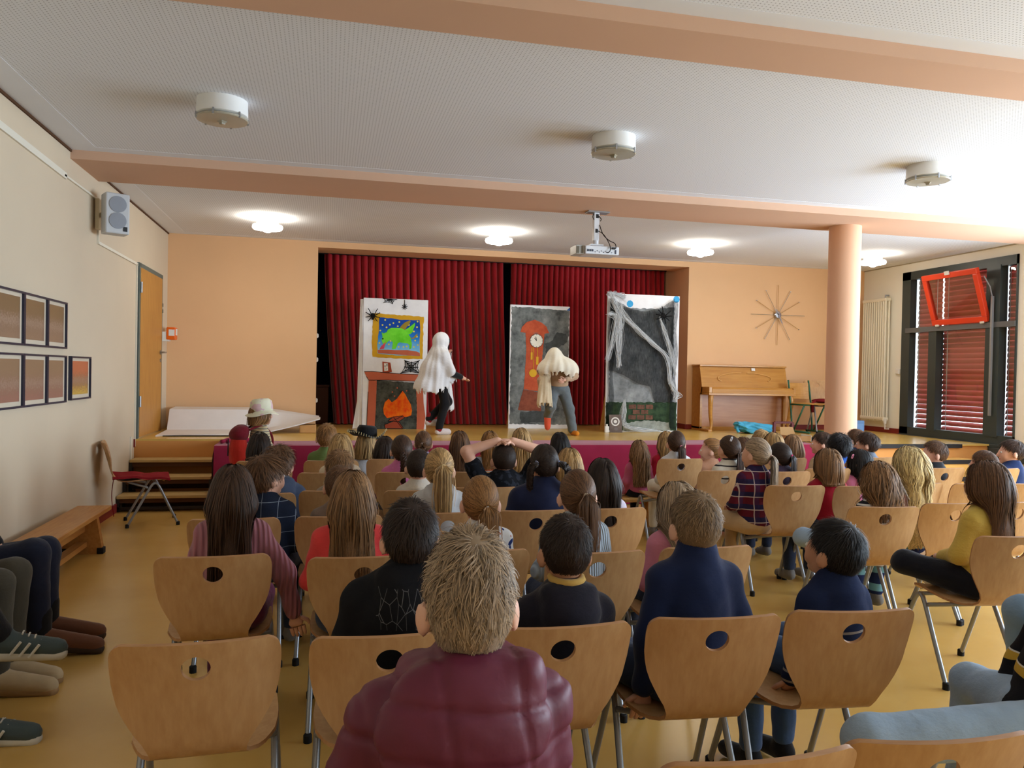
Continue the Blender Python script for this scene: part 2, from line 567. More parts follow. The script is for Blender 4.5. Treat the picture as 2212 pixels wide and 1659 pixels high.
# external red-brown blinds behind each bay
SLAT = paint('blind_slat_maroon', (186, 84, 74), .45, .4, .05)
CORD = paint('blind_cord', (225, 225, 230), .6)
slat_cache = {}
for bi, (a, b, nm) in enumerate(((9.60, 10.10, 'narrow maroon slatted blind outside the left window bay'), (8.50, 9.60, 'wide maroon slatted blind outside the middle window bay'), (7.95, 8.50, 'maroon slatted blind outside the right-hand window bay'))):
    bl = thing('venetian_blind', nm, 'blind', (ROOM_R + .20, (a + b) / 2, 0))
    bl['group'] = 'outside window blinds'
    L = (b - a) / 2 - .015
    pr = [(-.04 + .08 * i / 6, .010 * math.sin(PI * i / 6)) for i in range(7)]
    vs_ = [(x, y, z) for y in (-L, L) for x, z in pr]
    me = MB().add(vs_, [(i, i + 1, i + 8, i + 7) for i in range(6)])
    me = me.build('slat', SLAT, bl, smooth=True)
    z0, k, first = WZ0 + .04, 0, True
    while z0 + k * .074 < WZ1 - .02:
        zz = z0 + k * .074
        o = me if k == 0 else link('slat', me.data, bl)
        o.location = (0, 0, zz)
        low = max(0.0, 1 - (zz - WZ0) / .85)
        o.rotation_euler = (0, math.radians(-80 + 36 * low), 0)
        k += 1
    for cy in ((-L + .12, L - .12) if L > .3 else (-L + .06, L - .06)):
        MB().box(-.046, -.042, cy - .004, cy + .004, WZ0, WZ1).build('cord', CORD, bl)
# daylight windows further along the right wall (beside and behind the viewer)
for i, (a, b, _) in enumerate(DAYLIGHT_WINDOWS):
    w = struct(link('window_%d' % (i + 2), None, None, (0, 0, 0)))
    fr = MB().box(X0, X1, a, b, 2.92, 3.0).box(X0, X1, a, b, .9, .98).box(X0, X1, a, a + .08, .98, 2.92).box(X0, X1, b - .08, b, .98, 2.92)
    fr.box(X0, X1, (a + b) / 2 - .04, (a + b) / 2 + .04, .98, 2.92)
    fr.build('window_frame', WG, w)
# ------------------------------------------------------------------ ceiling lamps
LAMP_WHITE = paint('lamp_enamel', (238, 238, 236), .4, .5, .01)
FROST = paint('lamp_frosted_glass', (196, 190, 172), .25, .6, .02, alpha=.75)
CONE = paint('lamp_cone_glass', (150, 146, 130), .15, .7, .1)
LIT = emit('lamp_lit_glass', (255, 246, 228), 30.0)

def ceiling_lamp(x, y, lit, label, group):
    t = thing('ceiling_lamp', label, 'lamp', (x, y, CEIL), 0, group)
    if lit:
        MB().lathe([(.12, 0), (.12, -.085), (.115, -.09)], (0, 0, 0), 32).build('housing', LAMP_WHITE, t, smooth='auto')
        MB().lathe([(.125, -.09), (.165, -.095), (.172, -.12), (.16, -.14), (.06, -.155), (.03, -.175), (0, -.18)], (0, 0, 0), 32).build('glass', LIT, t, smooth='auto')
    else:
        MB().lathe([(.16, 0), (.163, -.10), (.155, -.105), (.10, -.105)], (0, 0, 0), 36).build('housing', LAMP_WHITE, t, smooth='auto')
        MB().lathe([(.164, -.118), (.166, -.124), (.160, -.13), (0.05, -.134), (0, -.134)], (0, 0, 0), 36).build('glass', FROST, t, smooth='auto')
        MB().lathe([(.062, -.106), (.05, -.12), (.02, -.145), (.018, -.155), (0, -.157)], (0, 0, 0), 4).build('cone', CONE, t)
        for k in range(6):
            a = k * PI / 3 + .3
            MB().box(-.006, .006, -.004, .004, -.135, -.095).build('clip', STEEL, t, loc=(.163 * math.cos(a), .163 * math.sin(a), 0))
    return t
for x, nm in ((-.71, 'left-hand'), (2.02, 'middle'), (4.74, 'right-hand')):
    ceiling_lamp(x, 5.5, False, 'unlit white drum ceiling lamp, %s of the three in the middle ceiling bay' % nm, 'unlit ceiling lamps')
for x, nm in ((-.72, 'lit round ceiling lamp over the stage steps, leftmost of the lit four'), (2.03, 'lit round ceiling lamp left of the projector'), (4.75, 'lit round ceiling lamp above the stage between projector and column'), (7.37, 'lit round ceiling lamp half hidden by the column')):
    ceiling_lamp(x, 9.55, True, nm, 'lit ceiling lamps')

# ------------------------------------------------------------------ projector on the beam
PJW = paint('projector_white', (222, 226, 232), .4, .5, .01)
pj = thing('projector', 'white projector hanging from the beam on a short post', 'projector', (2.66, 7.72, 3.165))
MB().box(-.10, .13, -.06, .06, -.014, 0, .003).build('ceiling_plate', GREY_METAL, pj)
post = MB().box(-.028, .028, -.028, .028, -.30, -.01, .004)
post.lathe([(.03, -.345), (.03, -.29)], (0, 0, 0), 14)
post.box(-.08, .06, -.08, .08, -.36, -.345)
post.build('mount_post', PJW, pj)
MB().box(-.008, .02, -.031, -.027, -.07, -.03).box(-.012, .012, -.031, -.027, -.22, -.18).build('cable_port', BLACK, pj)
bd = MB().box(-.15, .21, -.13, .12, -.455, -.37, .008).build('body', PJW, pj)
pn = MB()
for k in range(3):
    pn.box(-.132 + k * .024, -.114 + k * .024, -.1335, -.129, -.43, -.408)
for k in range(9):
    pn.box(-.05 + k * .022, -.04 + k * .022, -.1335, -.129, -.437 + .012 * (k % 2), -.43 + .012 * (k % 2))
pn.box(.165, .18, -.1335, -.129, -.445, -.405)
pn.build('port', paint('port_grey', (70, 76, 92), .5), bd)
MB().box(-.24, -.15, -.10, .10, -.455, -.365, .004).build('mirror_hood', paint('projector_hood', (190, 190, 186), .4), pj)
MB().box(-.235, -.205, -.103, -.10, -.45, -.38).box(-.19, -.165, -.103, -.10, -.45, -.375).build('hood_recess', paint('hood_recess', (112, 106, 92), .6), pj)
for i, pts in enumerate((((.01, -.035, -.20), (.06, -.07, -.24), (.10, -.12, -.33), (.11, -.15, -.40), (.09, -.155, -.435), (.07, -.14, -.435)),
                         ((.03, -.03, -.14), (.06, -.06, -.24), (.10, -.13, -.31), (.16, -.14, -.34), (.17, -.145, -.385), (.15, -.14, -.395)),
                         ((-.03, -.02, -.02), (-.045, -.03, -.06), (-.03, -.03, -.09)), ((.02, -.032, -.05), (.045, -.035, -.08), (.035, -.03, -.10)))):
    MB().tube(smooth_path(pts, 6), .0045, 6).build('cable', BLACK, pj, smooth=True)
MB().box(.13, .165, -.15, -.13, -.40, -.38, .003).build('plug', BLACK, pj)

# ------------------------------------------------------------------ wall speaker and cable ducts
sp = thing('wall_speaker', 'pale grey two-cone loudspeaker high on the left wall', 'speaker', (ROOM_L + .02, 7.78, 2.66))
SPK = paint('speaker_grey', (198, 202, 206), .5, .4, .02)
GRILL = paint('speaker_grille', (150, 156, 166), .7, .3, .05, bump=.4, bscale=400)
bkt = MB().box(0, .03, -.06, .03, .05, .32).box(.02, .10, -.03, .02, .16, .20)
bkt.build('bracket', paint('bracket_cream', (214, 200, 168), .5), sp)
cab = MB().box(-.10, .10, -.08, .08, 0, .36, .012).build('cabinet', SPK, sp, loc=(.17, -.08, 0), rot=(0, 0, math.radians(28)))
for z in (.115, .26):
    MB().lathe([(.072, -.0815), (.072, -.086), (.05, -.088), (0, -.087)], (0, 0, z), 28, 'y').build('cone', GRILL, cab, smooth='auto')
MB().box(.045, .08, -.0835, -.080, .025, .065).build('badge', BLACK, cab)
DUCT = paint('duct_white', (228, 222, 206), .5, .3, .02)
for (y0, z0, y1, z1, w, nm, lb) in ((3.0, 3.10, 6.93, 2.99, .028, 'cable_duct', 'white cable duct sloping along the top of the left wall'),):
    pass
cd = thing('cable_duct', 'white plastic cable duct running along the left wall past the speaker to the door', 'duct')
def duct(a, b, w=.02):
    (y0, z0), (y1, z1) = a, b
    L = math.hypot(y1 - y0, z1 - z0)
    o = MB().box(0, .016, 0, L, -w / 2, w / 2).build('duct_run', DUCT, cd, loc=(ROOM_L, y0, z0), rot=(math.atan2(z1 - z0, y1 - y0), 0, 0))
duct((2.0, 3.06), (6.95, 2.99), .05)
duct((6.9, 2.99), (7.86, 2.99), .016)
duct((7.86, 3.0), (7.86, 2.60), .02)
duct((7.86, 2.605), (9.42, 2.605), .026)
duct((9.36, .60), (9.36, 2.61), .02)
duct((9.18, .44), (9.18, .72), .03)

# ------------------------------------------------------------------ framed class photos on the left wall
FRAME = paint('frame_navy', (34, 36, 58), .4, .5, .05)
MOUNT = paint('photo_mount', (214, 200, 178), .6, .3, .02)
def photo_mat(name, top, mid, low, seed, scale=26):
    m, n = new_mat(name, .35, .5)
    tc = n.n('ShaderNodeTexCoord')
    sep = n.n('ShaderNodeSeparateXYZ')
    n.l(tc.outputs['Generated'], sep.inputs[0])
    nz = n.noise(n.coord((1, 1, .5), 'Generated'), scale + seed, 4, .8)
    g = n.math('ADD', sep.outputs[2], n.math('MULTIPLY', n.math('SUBTRACT', nz, .5), 1.3))
    n.l(n.ramp(g, [(.05, lin(low)), (.30, lin(mid)), (.44, lin((172, 146, 126))), (.5, lin(mid)), (.66, lin(top))]), n.b.inputs['Base Color'])
    return m
def photo(y0, y1, z0, z1, label, cols, k):
    t = thing('framed_photo', label, 'picture', (ROOM_L, (y0 + y1) / 2, z0), 0, 'framed class photos on the left wall')
    w, h, b = (y1 - y0) / 2, z1 - z0, .014
    MB().box(0, .028, -w, w, 0, b).box(0, .028, -w, w, h - b, h).box(0, .028, -w, -w + b, b, h - b).box(0, .028, w - b, w, b, h - b).build('frame', FRAME, t)
    MB().box(.004, .012, -w + b, w - b, b, h - b).build('mount', MOUNT, t)
    MB().box(.012, .0145, -w + .05, w - .05, .045, h - .04).build('print', photo_mat('class_photo', *cols, k), t)
ys = [(5.60, 6.06), (6.06, 6.53), (6.53, 6.97)]
for i, (a, b) in enumerate(ys):
    nm = ('leftmost, cut by the picture edge', 'middle of the three', 'right-hand of the three')[i]
    photo(a, b - .004, 1.61, 1.98, 'framed brown group photo, upper row, %s' % nm, ((132, 104, 72), (140, 112, 90), (150, 120, 96)), i * 3)
    photo(a, b - .004, 1.18, 1.555, 'framed group photo with pinkish foreground, lower row, %s' % nm, ((150, 120, 92), (148, 112, 92), (160, 112, 96)), i * 3 + 1)
photo(7.09, 7.63, 1.19, 1.555, 'small framed photo hung apart, with an orange top and yellow bottom', ((196, 108, 72), (150, 104, 70), (206, 168, 72)), 7)

# ------------------------------------------------------------------ first-aid sign and orange dispenser by the door
sg = thing('first_aid_sign', 'small dark green sign with white cross beside the door', 'sign', (ROOM_L, 10.73, 2.23))
MB().box(0, .006, -.07, .07, -.06, .06).build('plate', paint('sign_green', (40, 62, 52), .5), sg)
MB().box(.006, .0075, -.018, .018, -.045, .045).box(.006, .0076, -.05, .05, -.016, .016).build('cross', WHITE, sg)
ds = thing('soap_dispenser', 'orange wall dispenser with white label beside the door', 'dispenser', (ROOM_L + .05, 10.83, 1.83))
MB().box(-.05, .03, -.06, .06, -.02, .10).build('bracket', WHITE, ds)
MB().box(0, .11, -.07, .07, 0, .16, .012).build('case', paint('dispenser_orange', (236, 104, 24), .4), ds)
MB().box(.1105, .112, -.05, .05, .06, .14).box(.03, .10, -.0712, -.07, .05, .13).build('label_sheet', WHITE, ds)

# ------------------------------------------------------------------ starburst clock on the back wall
ck = thing('starburst_clock', 'starburst wall clock with thin metal rays above the piano', 'clock', (6.84, ROOM_B - .02, 2.475))
CHROME = paint('clock_chrome', (196, 200, 206), .2, .6, .03, metal=.9)
BRASS = paint('clock_brass', (206, 160, 96), .3, .5, .05, metal=.8)
MB().lathe([(.055, 0), (.058, -.015), (.045, -.028), (0, -.03)], (0, 0, 0), 28, 'y').build('hub', CHROME, ck, smooth='auto')
for k in range(12):
    a = k * PI / 6
    L = .47 if k % 3 == 0 else .43
    MB().tube([(.05 * math.sin(a), -.008, .05 * math.cos(a)), (L * math.sin(a), -.008, L * math.cos(a))], .0035, 6).build('ray', BRASS if k % 2 == 0 else CHROME, ck)
    if k % 3:
        MB().ell((L * math.sin(a), -.008, L * math.cos(a)), (.009, .009, .009), 8, 6).build('tip', CHROME, ck, smooth=True)
for a, L, w in ((math.radians(153), .15, .011), (math.radians(-25), .10, .009), (math.radians(-38), .13, .005)):
    MB().prism([(-w, 0), (w, 0), (w * .6, L), (-w * .6, L)], -.036, -.033).build('hand', CHROME, ck, rot=(0, a, 0))

# ------------------------------------------------------------------ radiator
RADW = paint('radiator_cream', (236, 230, 212), .4, .5, .01)
rd = thing('radiator', 'tall cream column radiator on the right wall beside the window', 'radiator', (ROOM_R - .09, 10.66, .84))
for k in range(11):
    y = -.25 + k * .05
    MB().tube([(-.03, y, .02), (-.03, y, 1.90)], .0145, 8).tube([(.03, y, .02), (.03, y, 1.90)], .0145, 8).build('tube', RADW, rd, smooth='auto')
for z in (.03, 1.86):
    MB().box(-.05, .05, -.27, .27, z, z + .05, .012).build('header', RADW, rd)
MB().lathe([(.022, 0), (.025, .05), (.018, .07)], (-.01, -.27, -.02), 14).tube([(-.01, -.27, 0), (-.01, -.27, -.10), (.06, -.27, -.10)], .01, 8).build('valve', WHITE, rd, smooth='auto')
MB().tube([(0, -.2, 1.91), (0, -.2, 1.95), (.06, -.2, 1.95)], .012, 8).build('vent', GREY_METAL, rd)
sw = thing('light_switch', 'small white switch on the right wall between radiator and window', 'switch', (ROOM_R, 10.24, 1.62))
MB().box(-.03, 0, -.04, .04, -.04, .04, .006).build('plate', WHITE, sw)
MB().box(-.036, -.03, -.025, .025, -.03, .03, .002).build('rocker', WHITE, sw)

# ------------------------------------------------------------------ piano
PW = wood('piano_walnut', (208, 156, 78), (182, 124, 52), 0, .28, 2.0)
PW2 = wood('piano_front', (200, 148, 106), (178, 120, 80), 0, .35, 2.0)
pn = thing('piano', 'light brown upright piano with curved legs against the back wall', 'piano', (6.13, 10.93, STAGE))
hw = .715
MB().prism([(-.14, .03), (.13, .03), (.13, .98), (-.10, .98), (-.20, .62), (-.20, .55), (-.14, .55)], -hw, -hw + .035, 'yz').build('side_panel', PW, pn)
MB().prism([(-.14, .03), (.13, .03), (.13, .98), (-.10, .98), (-.20, .62), (-.20, .55), (-.14, .55)], hw - .035, hw, 'yz').build('side_panel', PW, pn)
MB().box(-hw - .01, hw + .01, -.13, .14, .965, .99, .005).build('lid', PW, pn)
MB().prism([(-.105, .96), (-.085, .96), (-.175, .63), (-.195, .63)], -hw + .035, hw - .035, 'yz').build('upper_panel', PW, pn)
MB().box(-hw + .035, hw - .035, -.10, .13, .06, .56).build('lower_panel', PW2, pn)
MB().box(-hw, hw, -.14, .13, 0, .06, .004).build('plinth', PW, pn)
kb = MB().box(-hw, hw, -.42, -.12, .54, .57, .004).box(-hw, -hw + .05, -.42, -.16, .57, .66, .006).box(hw - .05, hw, -.42, -.16, .57, .66, .006).build('key_bed', PW, pn)
MB().prism([(-.42, .57), (-.425, .63), (-.38, .655), (-.17, .655), (-.17, .57)], -hw + .05, hw - .05, 'yz').build('fallboard', PW, kb)
for sx in (-1, 1):
    path = smooth_path([(sx * (hw - .06), -.36, .54), (sx * (hw - .05), -.375, .44), (sx * (hw - .065), -.35, .25), (sx * (hw - .085), -.345, .10), (sx * (hw - .06), -.37, .03), (sx * (hw - .055), -.39, 0)], 5)
    n = len(path)
    MB().tube(path, [.042 - .024 * min(1, i / (n * .7)) + (.012 if i > n - 4 else 0) for i in range(n)], 10).build('leg', PW, pn, smooth=True)
    MB().box(sx * (hw - .03) - .03, sx * (hw - .03) + .03, -.42, -.13, 0, .035, .006).build('foot', PW, pn)
MB().prism([(-.116, .95), (-.1165, .95)] and [(-.03, -.02), (.03, -.02), (.03, .02), (-.03, .02)], -.004, 0).build('name_tag', WHITE, pn, loc=(.16, -.124, .93), rot=(math.radians(-15), 0, 0))
tr = MB()
for sgn in (-1, 1):
    tr.tube([(sgn * x, -.106 - (.96 - z) * .27 - .012, z) for x, z in [(p.x, p.z) for p in smooth_path([(.05, 0, .875), (.18, 0, .872), (.34, 0, .845), (.43, 0, .815), (.44, 0, .775), (.40, 0, .75), (.385, 0, .765)], 5)]], .005, 6)
tr.build('inlay', paint('piano_inlay', (222, 170, 100), .3), pn)
MB().tube([(-.03, -.16, .05), (-.03, -.24, .03)], .012, 6).tube([(.05, -.16, .05), (.05, -.24, .03)], .012, 6).build('pedal', BRASS, pn)
# ------------------------------------------------------------------ stage curtains
CURT = None
def curtain_mat():
    m, n = new_mat('curtain_crimson', .85, .15)
    f = n.noise(n.coord((1, 1, .4)), 6, 4)
    n.l(n.ramp(f, [(.3, lin((154, 20, 30))), (.7, lin((180, 32, 40)))]), n.b.inputs['Base Color'])
    n.b.inputs['Sheen Weight'].default_value = .3
    n.bump(n.noise(n.coord((60, 60, 2)), 3, 3), .2, .004)
    return m
CURT = curtain_mat()
def curtain(xa_top, xb_top, xa_bot, xb_bot, folds, seed, label, sweep=None):
    rnd = random.Random(seed)
    nu, nv = folds * 10, 26
    ph = [rnd.uniform(-.5, .5) for _ in range(folds + 2)]
    am = [rnd.uniform(.6, 1.3) for _ in range(folds + 2)]
    V, Fc = [], []
    for j in range(nv + 1):
        t = j / nv
        z = 3.20 - t * (3.20 - STAGE - .012)
        for i in range(nu + 1):
            u = i / nu
            xa = xa_top + (xa_bot - xa_top) * t ** 1.4
            xb = xb_top + (xb_bot - xb_top) * t ** 1.4
            x = xa + (xb - xa) * u
            k = u * folds
            ki = int(k)
            a = am[ki] * (1 - (k - ki)) + am[ki + 1] * (k - ki)
            p = ph[ki] * (1 - (k - ki)) + ph[ki + 1] * (k - ki)
            w = math.sin(2 * PI * k + p * 2.0 * t)
            sharp = abs(w) ** .7 * (1 if w > 0 else -1)
            depth = (.028 + .05 * min(1, t * 1.6)) * a
            y = 11.93 + depth * sharp + .02 * math.sin(3 * u + 5 * t)
            if t > .9:
                y -= (t - .9) * .5 * (.5 + .5 * math.sin(k * 1.7))
            V.append((x + .010 * math.cos(2 * PI * k) * a, y, z))
    for j in range(nv):
        for i in range(nu):
            a = j * (nu + 1) + i
            Fc.append((a, a + 1, a + nu + 2, a + nu + 1))
    t = thing('stage_curtain', label, 'curtain', (0, 0, 0), 0, 'stage curtains')
    o = MB().add(V, Fc).build('drape', CURT, t, smooth=True, fix=False)
    return t
curtain(-.10, 2.60, .07, 2.73, 26, 3, 'wide crimson stage curtain behind the fireplace panel')
curtain(2.73, 5.30, 2.74, 5.30, 30, 5, 'crimson stage curtain behind the grandfather clock panel')
rl = thing('curtain_rail', 'dark curtain rail along the top of the stage niche', 'rail')
MB().box(NX0, NX1, 11.9, 11.96, 3.19, 3.215).build('track', BLACK, rl)
# dark cupboard edge in the left wing of the niche
wg = thing('wing_cupboard', 'dark brown cupboard in the left wing behind the curtain edge', 'cupboard', (-.35, 12.0, STAGE))
MB().box(-.5, .35, -.1, .25, 0, .55, .01).build('body', paint('wing_brown', (74, 40, 26), .6), wg)
MB().box(-.5, .36, -.12, .25, .55, .58, .004).build('top', paint('wing_brown', (74, 40, 26), .6), wg)
# white clips on the niche edge
for i, z in enumerate((1.06, 1.62, 1.95)):
    c = thing('wall_clip', 'small white clip on the left edge of the stage niche, %s of three' % ('lowest', 'middle', 'topmost')[i], 'clip', (NX0, ROOM_B + .06, z))
    MB().box(0, .018, -.012, .012, -.03, .03, .003).build('plate', WHITE, c)
    MB().box(.018, .024, -.006, .006, -.02, .02).build('hook', WHITE, c)

# ------------------------------------------------------------------ magenta cloth draped over the stage front
def cloth_mat():
    m, n = new_mat('felt_magenta', .95, .1)
    f = n.noise(n.coord(), 3, 4)
    n.l(n.ramp(f, [(.3, lin((138, 28, 58))), (.7, lin((152, 36, 68)))]), n.b.inputs['Base Color'])
    n.b.inputs['Sheen Weight'].default_value = .25
    n.bump(n.noise(n.coord(), 300, 2), .2, .003)
    return m
sc = thing('stage_cloth', 'magenta felt cloth draped over the front edge of the stage', 'cloth')
V, Fc = [], []
prof = [(9.05, STAGE + .006), (8.75, STAGE + .008), (8.53, STAGE + .010), (8.485, STAGE + .004), (8.47, STAGE - .03), (8.46, .5), (8.455, .3), (8.45, .12), (8.44, .01)]
rnd = random.Random(4)
NXs = 90
for i in range(NXs + 1):
    x = -1.13 + (5.82 + 1.13) * i / NXs
    w = .012 * math.sin(x * 5.1) + .008 * math.sin(x * 11.3 + 1)
    for j, (y, z) in enumerate(prof):
        yy_ = y - (w * max(0, j - 3) / 5 if j > 3 else 0)
        if j == 0:
            yy_ += .02 * math.sin(x * 3)
        V.append((x + (-.06 * max(0, (j - 4)) / 4 * 0), yy_, z))
nj = len(prof)
for i in range(NXs):
    for j in range(nj - 1):
        Fc.append((i * nj + j, i * nj + j + 1, (i + 1) * nj + j + 1, (i + 1) * nj + j))
MB().add(V, Fc).build('drape', cloth_mat(), sc, smooth='auto', fix=False)
V, Fc = [], []
side = [(9.05, 0.0), (8.9, .0), (8.7, .01), (8.5, .0)]
for j in range(8):
    z = STAGE + .006 - j * .095
    for k, (y, dx) in enumerate(side):
        V.append((-1.13 - .012 * math.sin(k * 2 + j) - .01 * j * .5, y - .01 * j * (k == 3), z))
for j in range(7):
    for k in range(3):
        Fc.append((j * 4 + k, j * 4 + k + 1, j * 4 + k + 5, j * 4 + k + 4))
MB().add(V, Fc).build('side_fold', _mats.get('felt') or sc.children[0].data.materials[0], sc, smooth=True, fix=False)
# bunched piece of the cloth on top of the corner
bp = MB()
for k in range(5):
    bp.tube(smooth_path([(-1.08 + .05 * k, 8.62 + .03 * k, STAGE + .03), (-.98 + .03 * k, 8.72, STAGE + .055), (-.88 + .02 * k, 8.68 + .02 * k, STAGE + .03)], 4), .022, 7)
bp.build('bunched_end', sc.children[0].data.materials[0], sc, smooth=True)

# ------------------------------------------------------------------ portable stairs at the left of the stage
TREAD = wood('stair_tread', (214, 186, 128), (188, 152, 92), 0, .45)
STAIR_DARK = paint('stair_steel_dark', (44, 34, 30), .5, .4, .1)
STAIR_BACK = paint('stair_back_board', (92, 58, 38), .7, .2, .1)
ss = thing('stage_stairs', 'portable wooden stairs with dark steel frame at the left of the stage', 'stairs', (-1.64, 8.60, 0))
hx = .43
for i in range(3):
    z, y = .165 + i * .155, i * .26
    MB().box(-hx, hx, y, y + .29, z - .03, z, .004).build('tread', TREAD, ss)
    MB().box(-hx, hx, y + .03, y + .05, z - .075, z - .03).box(-hx + .02, hx - .02, y + .27, y + .285, z - .16 if i else 0, z - .03).build('riser_board', STAIR_BACK, ss)
    for sx in (-1, 1):
        MB().box(sx * hx - .02, sx * hx + .02, y + .02, y + .06, 0, z - .03).build('post', STAIR_DARK, ss)
        MB().box(sx * hx - .015, sx * hx + .015, y + .06, .74, z - .07, z - .04).build('rail', STAIR_DARK, ss)
MB().box(-hx, hx, .02, .05, .02, .05).build('cross_rail', STAIR_DARK, ss)

# ------------------------------------------------------------------ white bent panel lying at the left of the stage
def white_sheet():
    t = thing('white_backdrop_board', 'long white backdrop board lying against the back wall left of the curtain', 'board', (0, 0, STAGE))
    n = 16
    near, far = [], []
    for i in range(n + 1):
        u = i / n
        x = -1.93 + u * (-.10 + 1.93)
        lift = max(0, (u - .6) / .4)
        near.append((x, 9.70 + .55 * u, .012 + .17 * lift ** 1.2))
        far.append((x - .02, 10.60, .10 + .11 * (1 - lift) + .0))
    V, Fc = [], []
    for i in range(n + 1):
        a, b = Vector(near[i]), Vector(far[i])
        fold = Vector((a.x, 10.35 + .12 * i / n, .03 + .16 * max(0, (i / n - .6) / .4)))
        V += [a[:], fold[:], (b.x, 10.62, b.z + .06), (b.x, 11.0, b.z + .075)]
    m = len(V)
    V += [(x, y, z - .012) for x, y, z in V]
    for i in range(n):
        for j in range(3):
            p = i * 4 + j
            Fc += [(p, p + 1, p + 5, p + 4), (p + m, p + m + 4, p + m + 5, p + m + 1)]
        p = i * 4
        Fc.append((p, p + 4, p + 4 + m, p + m))
        p = i * 4 + 3
        Fc.append((p, p + m, p + 4 + m, p + 4))
    Fc.append((0, m, m + 1, 1)); Fc.append((1, m + 1, m + 2, 2)); Fc.append((2, m + 2, m + 3, 3))
    q = n * 4
    for j in range(3):
        Fc.append((q + j, q + j + 1, q + j + 1 + m, q + j + m))
    MB().add(V, Fc).build('sheet', paint('backdrop_white', (226, 222, 222), .7, .2, .03), t, smooth='auto')
    MB().box(-.35, -.15, 10.2, 10.5, 0, .10, .01).build('prop_block', paint('card_brown', (196, 150, 96), .8), t)
    MB().box(-1.85, -1.1, 9.68, 9.78, 0, .010).build('dark_edge', BLACK, t)
white_sheet()

# ------------------------------------------------------------------ things around the piano
GREEN = paint('chair_green_tube', (30, 92, 66), .4, .5, .08)
PLY = wood('old_ply', (214, 164, 92), (186, 132, 62), 0, .45)
gc = thing('old_school_chair', 'old wooden chair on green metal runners beside the piano', 'chair', (6.98, 10.36, STAGE), math.radians(8))
for sx in (-1, 1):
    MB().tube(smooth_path([(sx * .19, .26, .78), (sx * .19, .20, .45), (sx * .19, .16, .06), (sx * .19, .20, .02)], 5), .013, 8).build('rear_tube', GREEN, gc, smooth=True)
    MB().tube([(sx * .19, .28, .02), (sx * .19, -.22, .02)], .015, 8).build('runner', GREEN, gc, smooth=True)
    MB().tube([(sx * .19, .19, .42), (sx * .19, -.20, .42)], .012, 8).tube([(sx * .19, -.1, .42), (sx * .19, .12, .03)], .012, 8).build('frame_tube', GREEN, gc, smooth=True)
MB().box(-.20, .20, -.22, .18, .43, .442, .004).build('seat', PLY, gc)
V = []
for j in range(2):
    for i in range(9):
        u = i / 8 * 2 - 1
        V.append((u * .195, .235 - .03 * (1 - u * u) * -1 - .01 + .012 * j, 0))
bk = MB()
for i in range(8):
    u0, u1 = i / 4 - 1, (i + 1) / 4 - 1
    y0, y1 = .215 + .035 * (1 - u0 * u0), .215 + .035 * (1 - u1 * u1)
    bk.add([(u0 * .19, y0, .50), (u1 * .19, y1, .50), (u1 * .19, y1 + .012, .50), (u0 * .19, y0 + .012, .50),
            (u0 * .19, y0 + .03, .74), (u1 * .19, y1 + .03, .74), (u1 * .19, y1 + .042, .74), (u0 * .19, y0 + .042, .74)],
           [(0, 1, 2, 3), (4, 7, 6, 5), (0, 4, 5, 1), (2, 6, 7, 3)] + ([(0, 3, 7, 4)] if i == 0 else []) + ([(1, 5, 6, 2)] if i == 7 else []))
bk.build('backrest', PLY, gc)

bg = thing('blue_bag', 'crumpled light blue bag lying in front of the piano', 'bag', (6.02, 10.28, STAGE))
b = bmesh.new()
bmesh.ops.create_icosphere(b, subdivisions=4, radius=1)
rnd = np.random.RandomState(3)
for v in b.verts:
    d = v.co.copy()
    p = Vector((max(-1, min(1, d.x * 1.25)), max(-1, min(1, d.y * 1.2)), max(-1, min(1, d.z * 1.3))))
    w = .05 * math.sin(7 * d.x + 3 * d.z) + .06 * math.sin(9 * d.y - 5 * d.x) + .04 * math.sin(13 * d.z + 8 * d.x)
    v.co = Vector((p.x * .26 * (1 + w), p.y * .14 * (1 + w), max(0, .075 + p.z * .075 * (1 + w * 1.5) - .03 * p.x)))
me = bpy.data.meshes.new('sack')
b.to_mesh(me); b.free()
me.materials.append(paint('bag_blue', (70, 172, 214), .45, .4, .05))
link('sack', me, bg)
MB().tube(smooth_path([(-.24, -.02, .10), (-.29, -.04, .06), (-.27, -.06, .02)], 4), .022, 8).build('knot', me.materials[0], bg, smooth=True)

rf = thing('small_red_stand', 'small dark red wooden stand on the stage beside the blue bag', 'stand', (6.22, 9.85, STAGE))
DR = paint('stand_red', (92, 26, 26), .45)
MB().box(-.14, .14, -.015, .015, .17, .20, .003).build('top_bar', DR, rf)
for sx in (-1, 1):
    MB().box(sx * .14 - .018, sx * .14 + .018, -.018, .018, 0, .19, .003).build('post', DR, rf)
MB().box(-.03, .14, -.08, -.02, 0, .05, .004).build('block', paint('block_wood', (176, 112, 62), .5), rf)
cb = thing('cardboard_box', 'shallow cardboard box with white end on the stage edge', 'box', (5.78, 8.83, STAGE + .012))
CARD = paint('cardboard', (186, 146, 98), .8, .2, .06)
bx = MB().box(-.17, .12, -.11, .11, 0, .006).box(-.17, .12, -.11, -.104, 0, .075).box(-.17, .12, .104, .11, 0, .075).box(-.17, -.164, -.11, .11, 0, .075)
bx.build('tray', CARD, cb)
MB().box(.12, .127, -.11, .11, 0, .085).build('white_end', WHITE, cb)
MB().prism([(-.17, 0), (.05, 0), (.03, .11), (-.15, .11)], 0, .006).build('flap', CARD, cb, loc=(0, .11, .07), rot=(math.radians(-25), 0, 0))
dk = thing('black_case', 'small black case on the stage edge beside the cardboard box', 'case', (6.12, 8.85, STAGE))
MB().box(-.12, .10, -.08, .08, 0, .06, .008).build('shell', BLACK, dk)
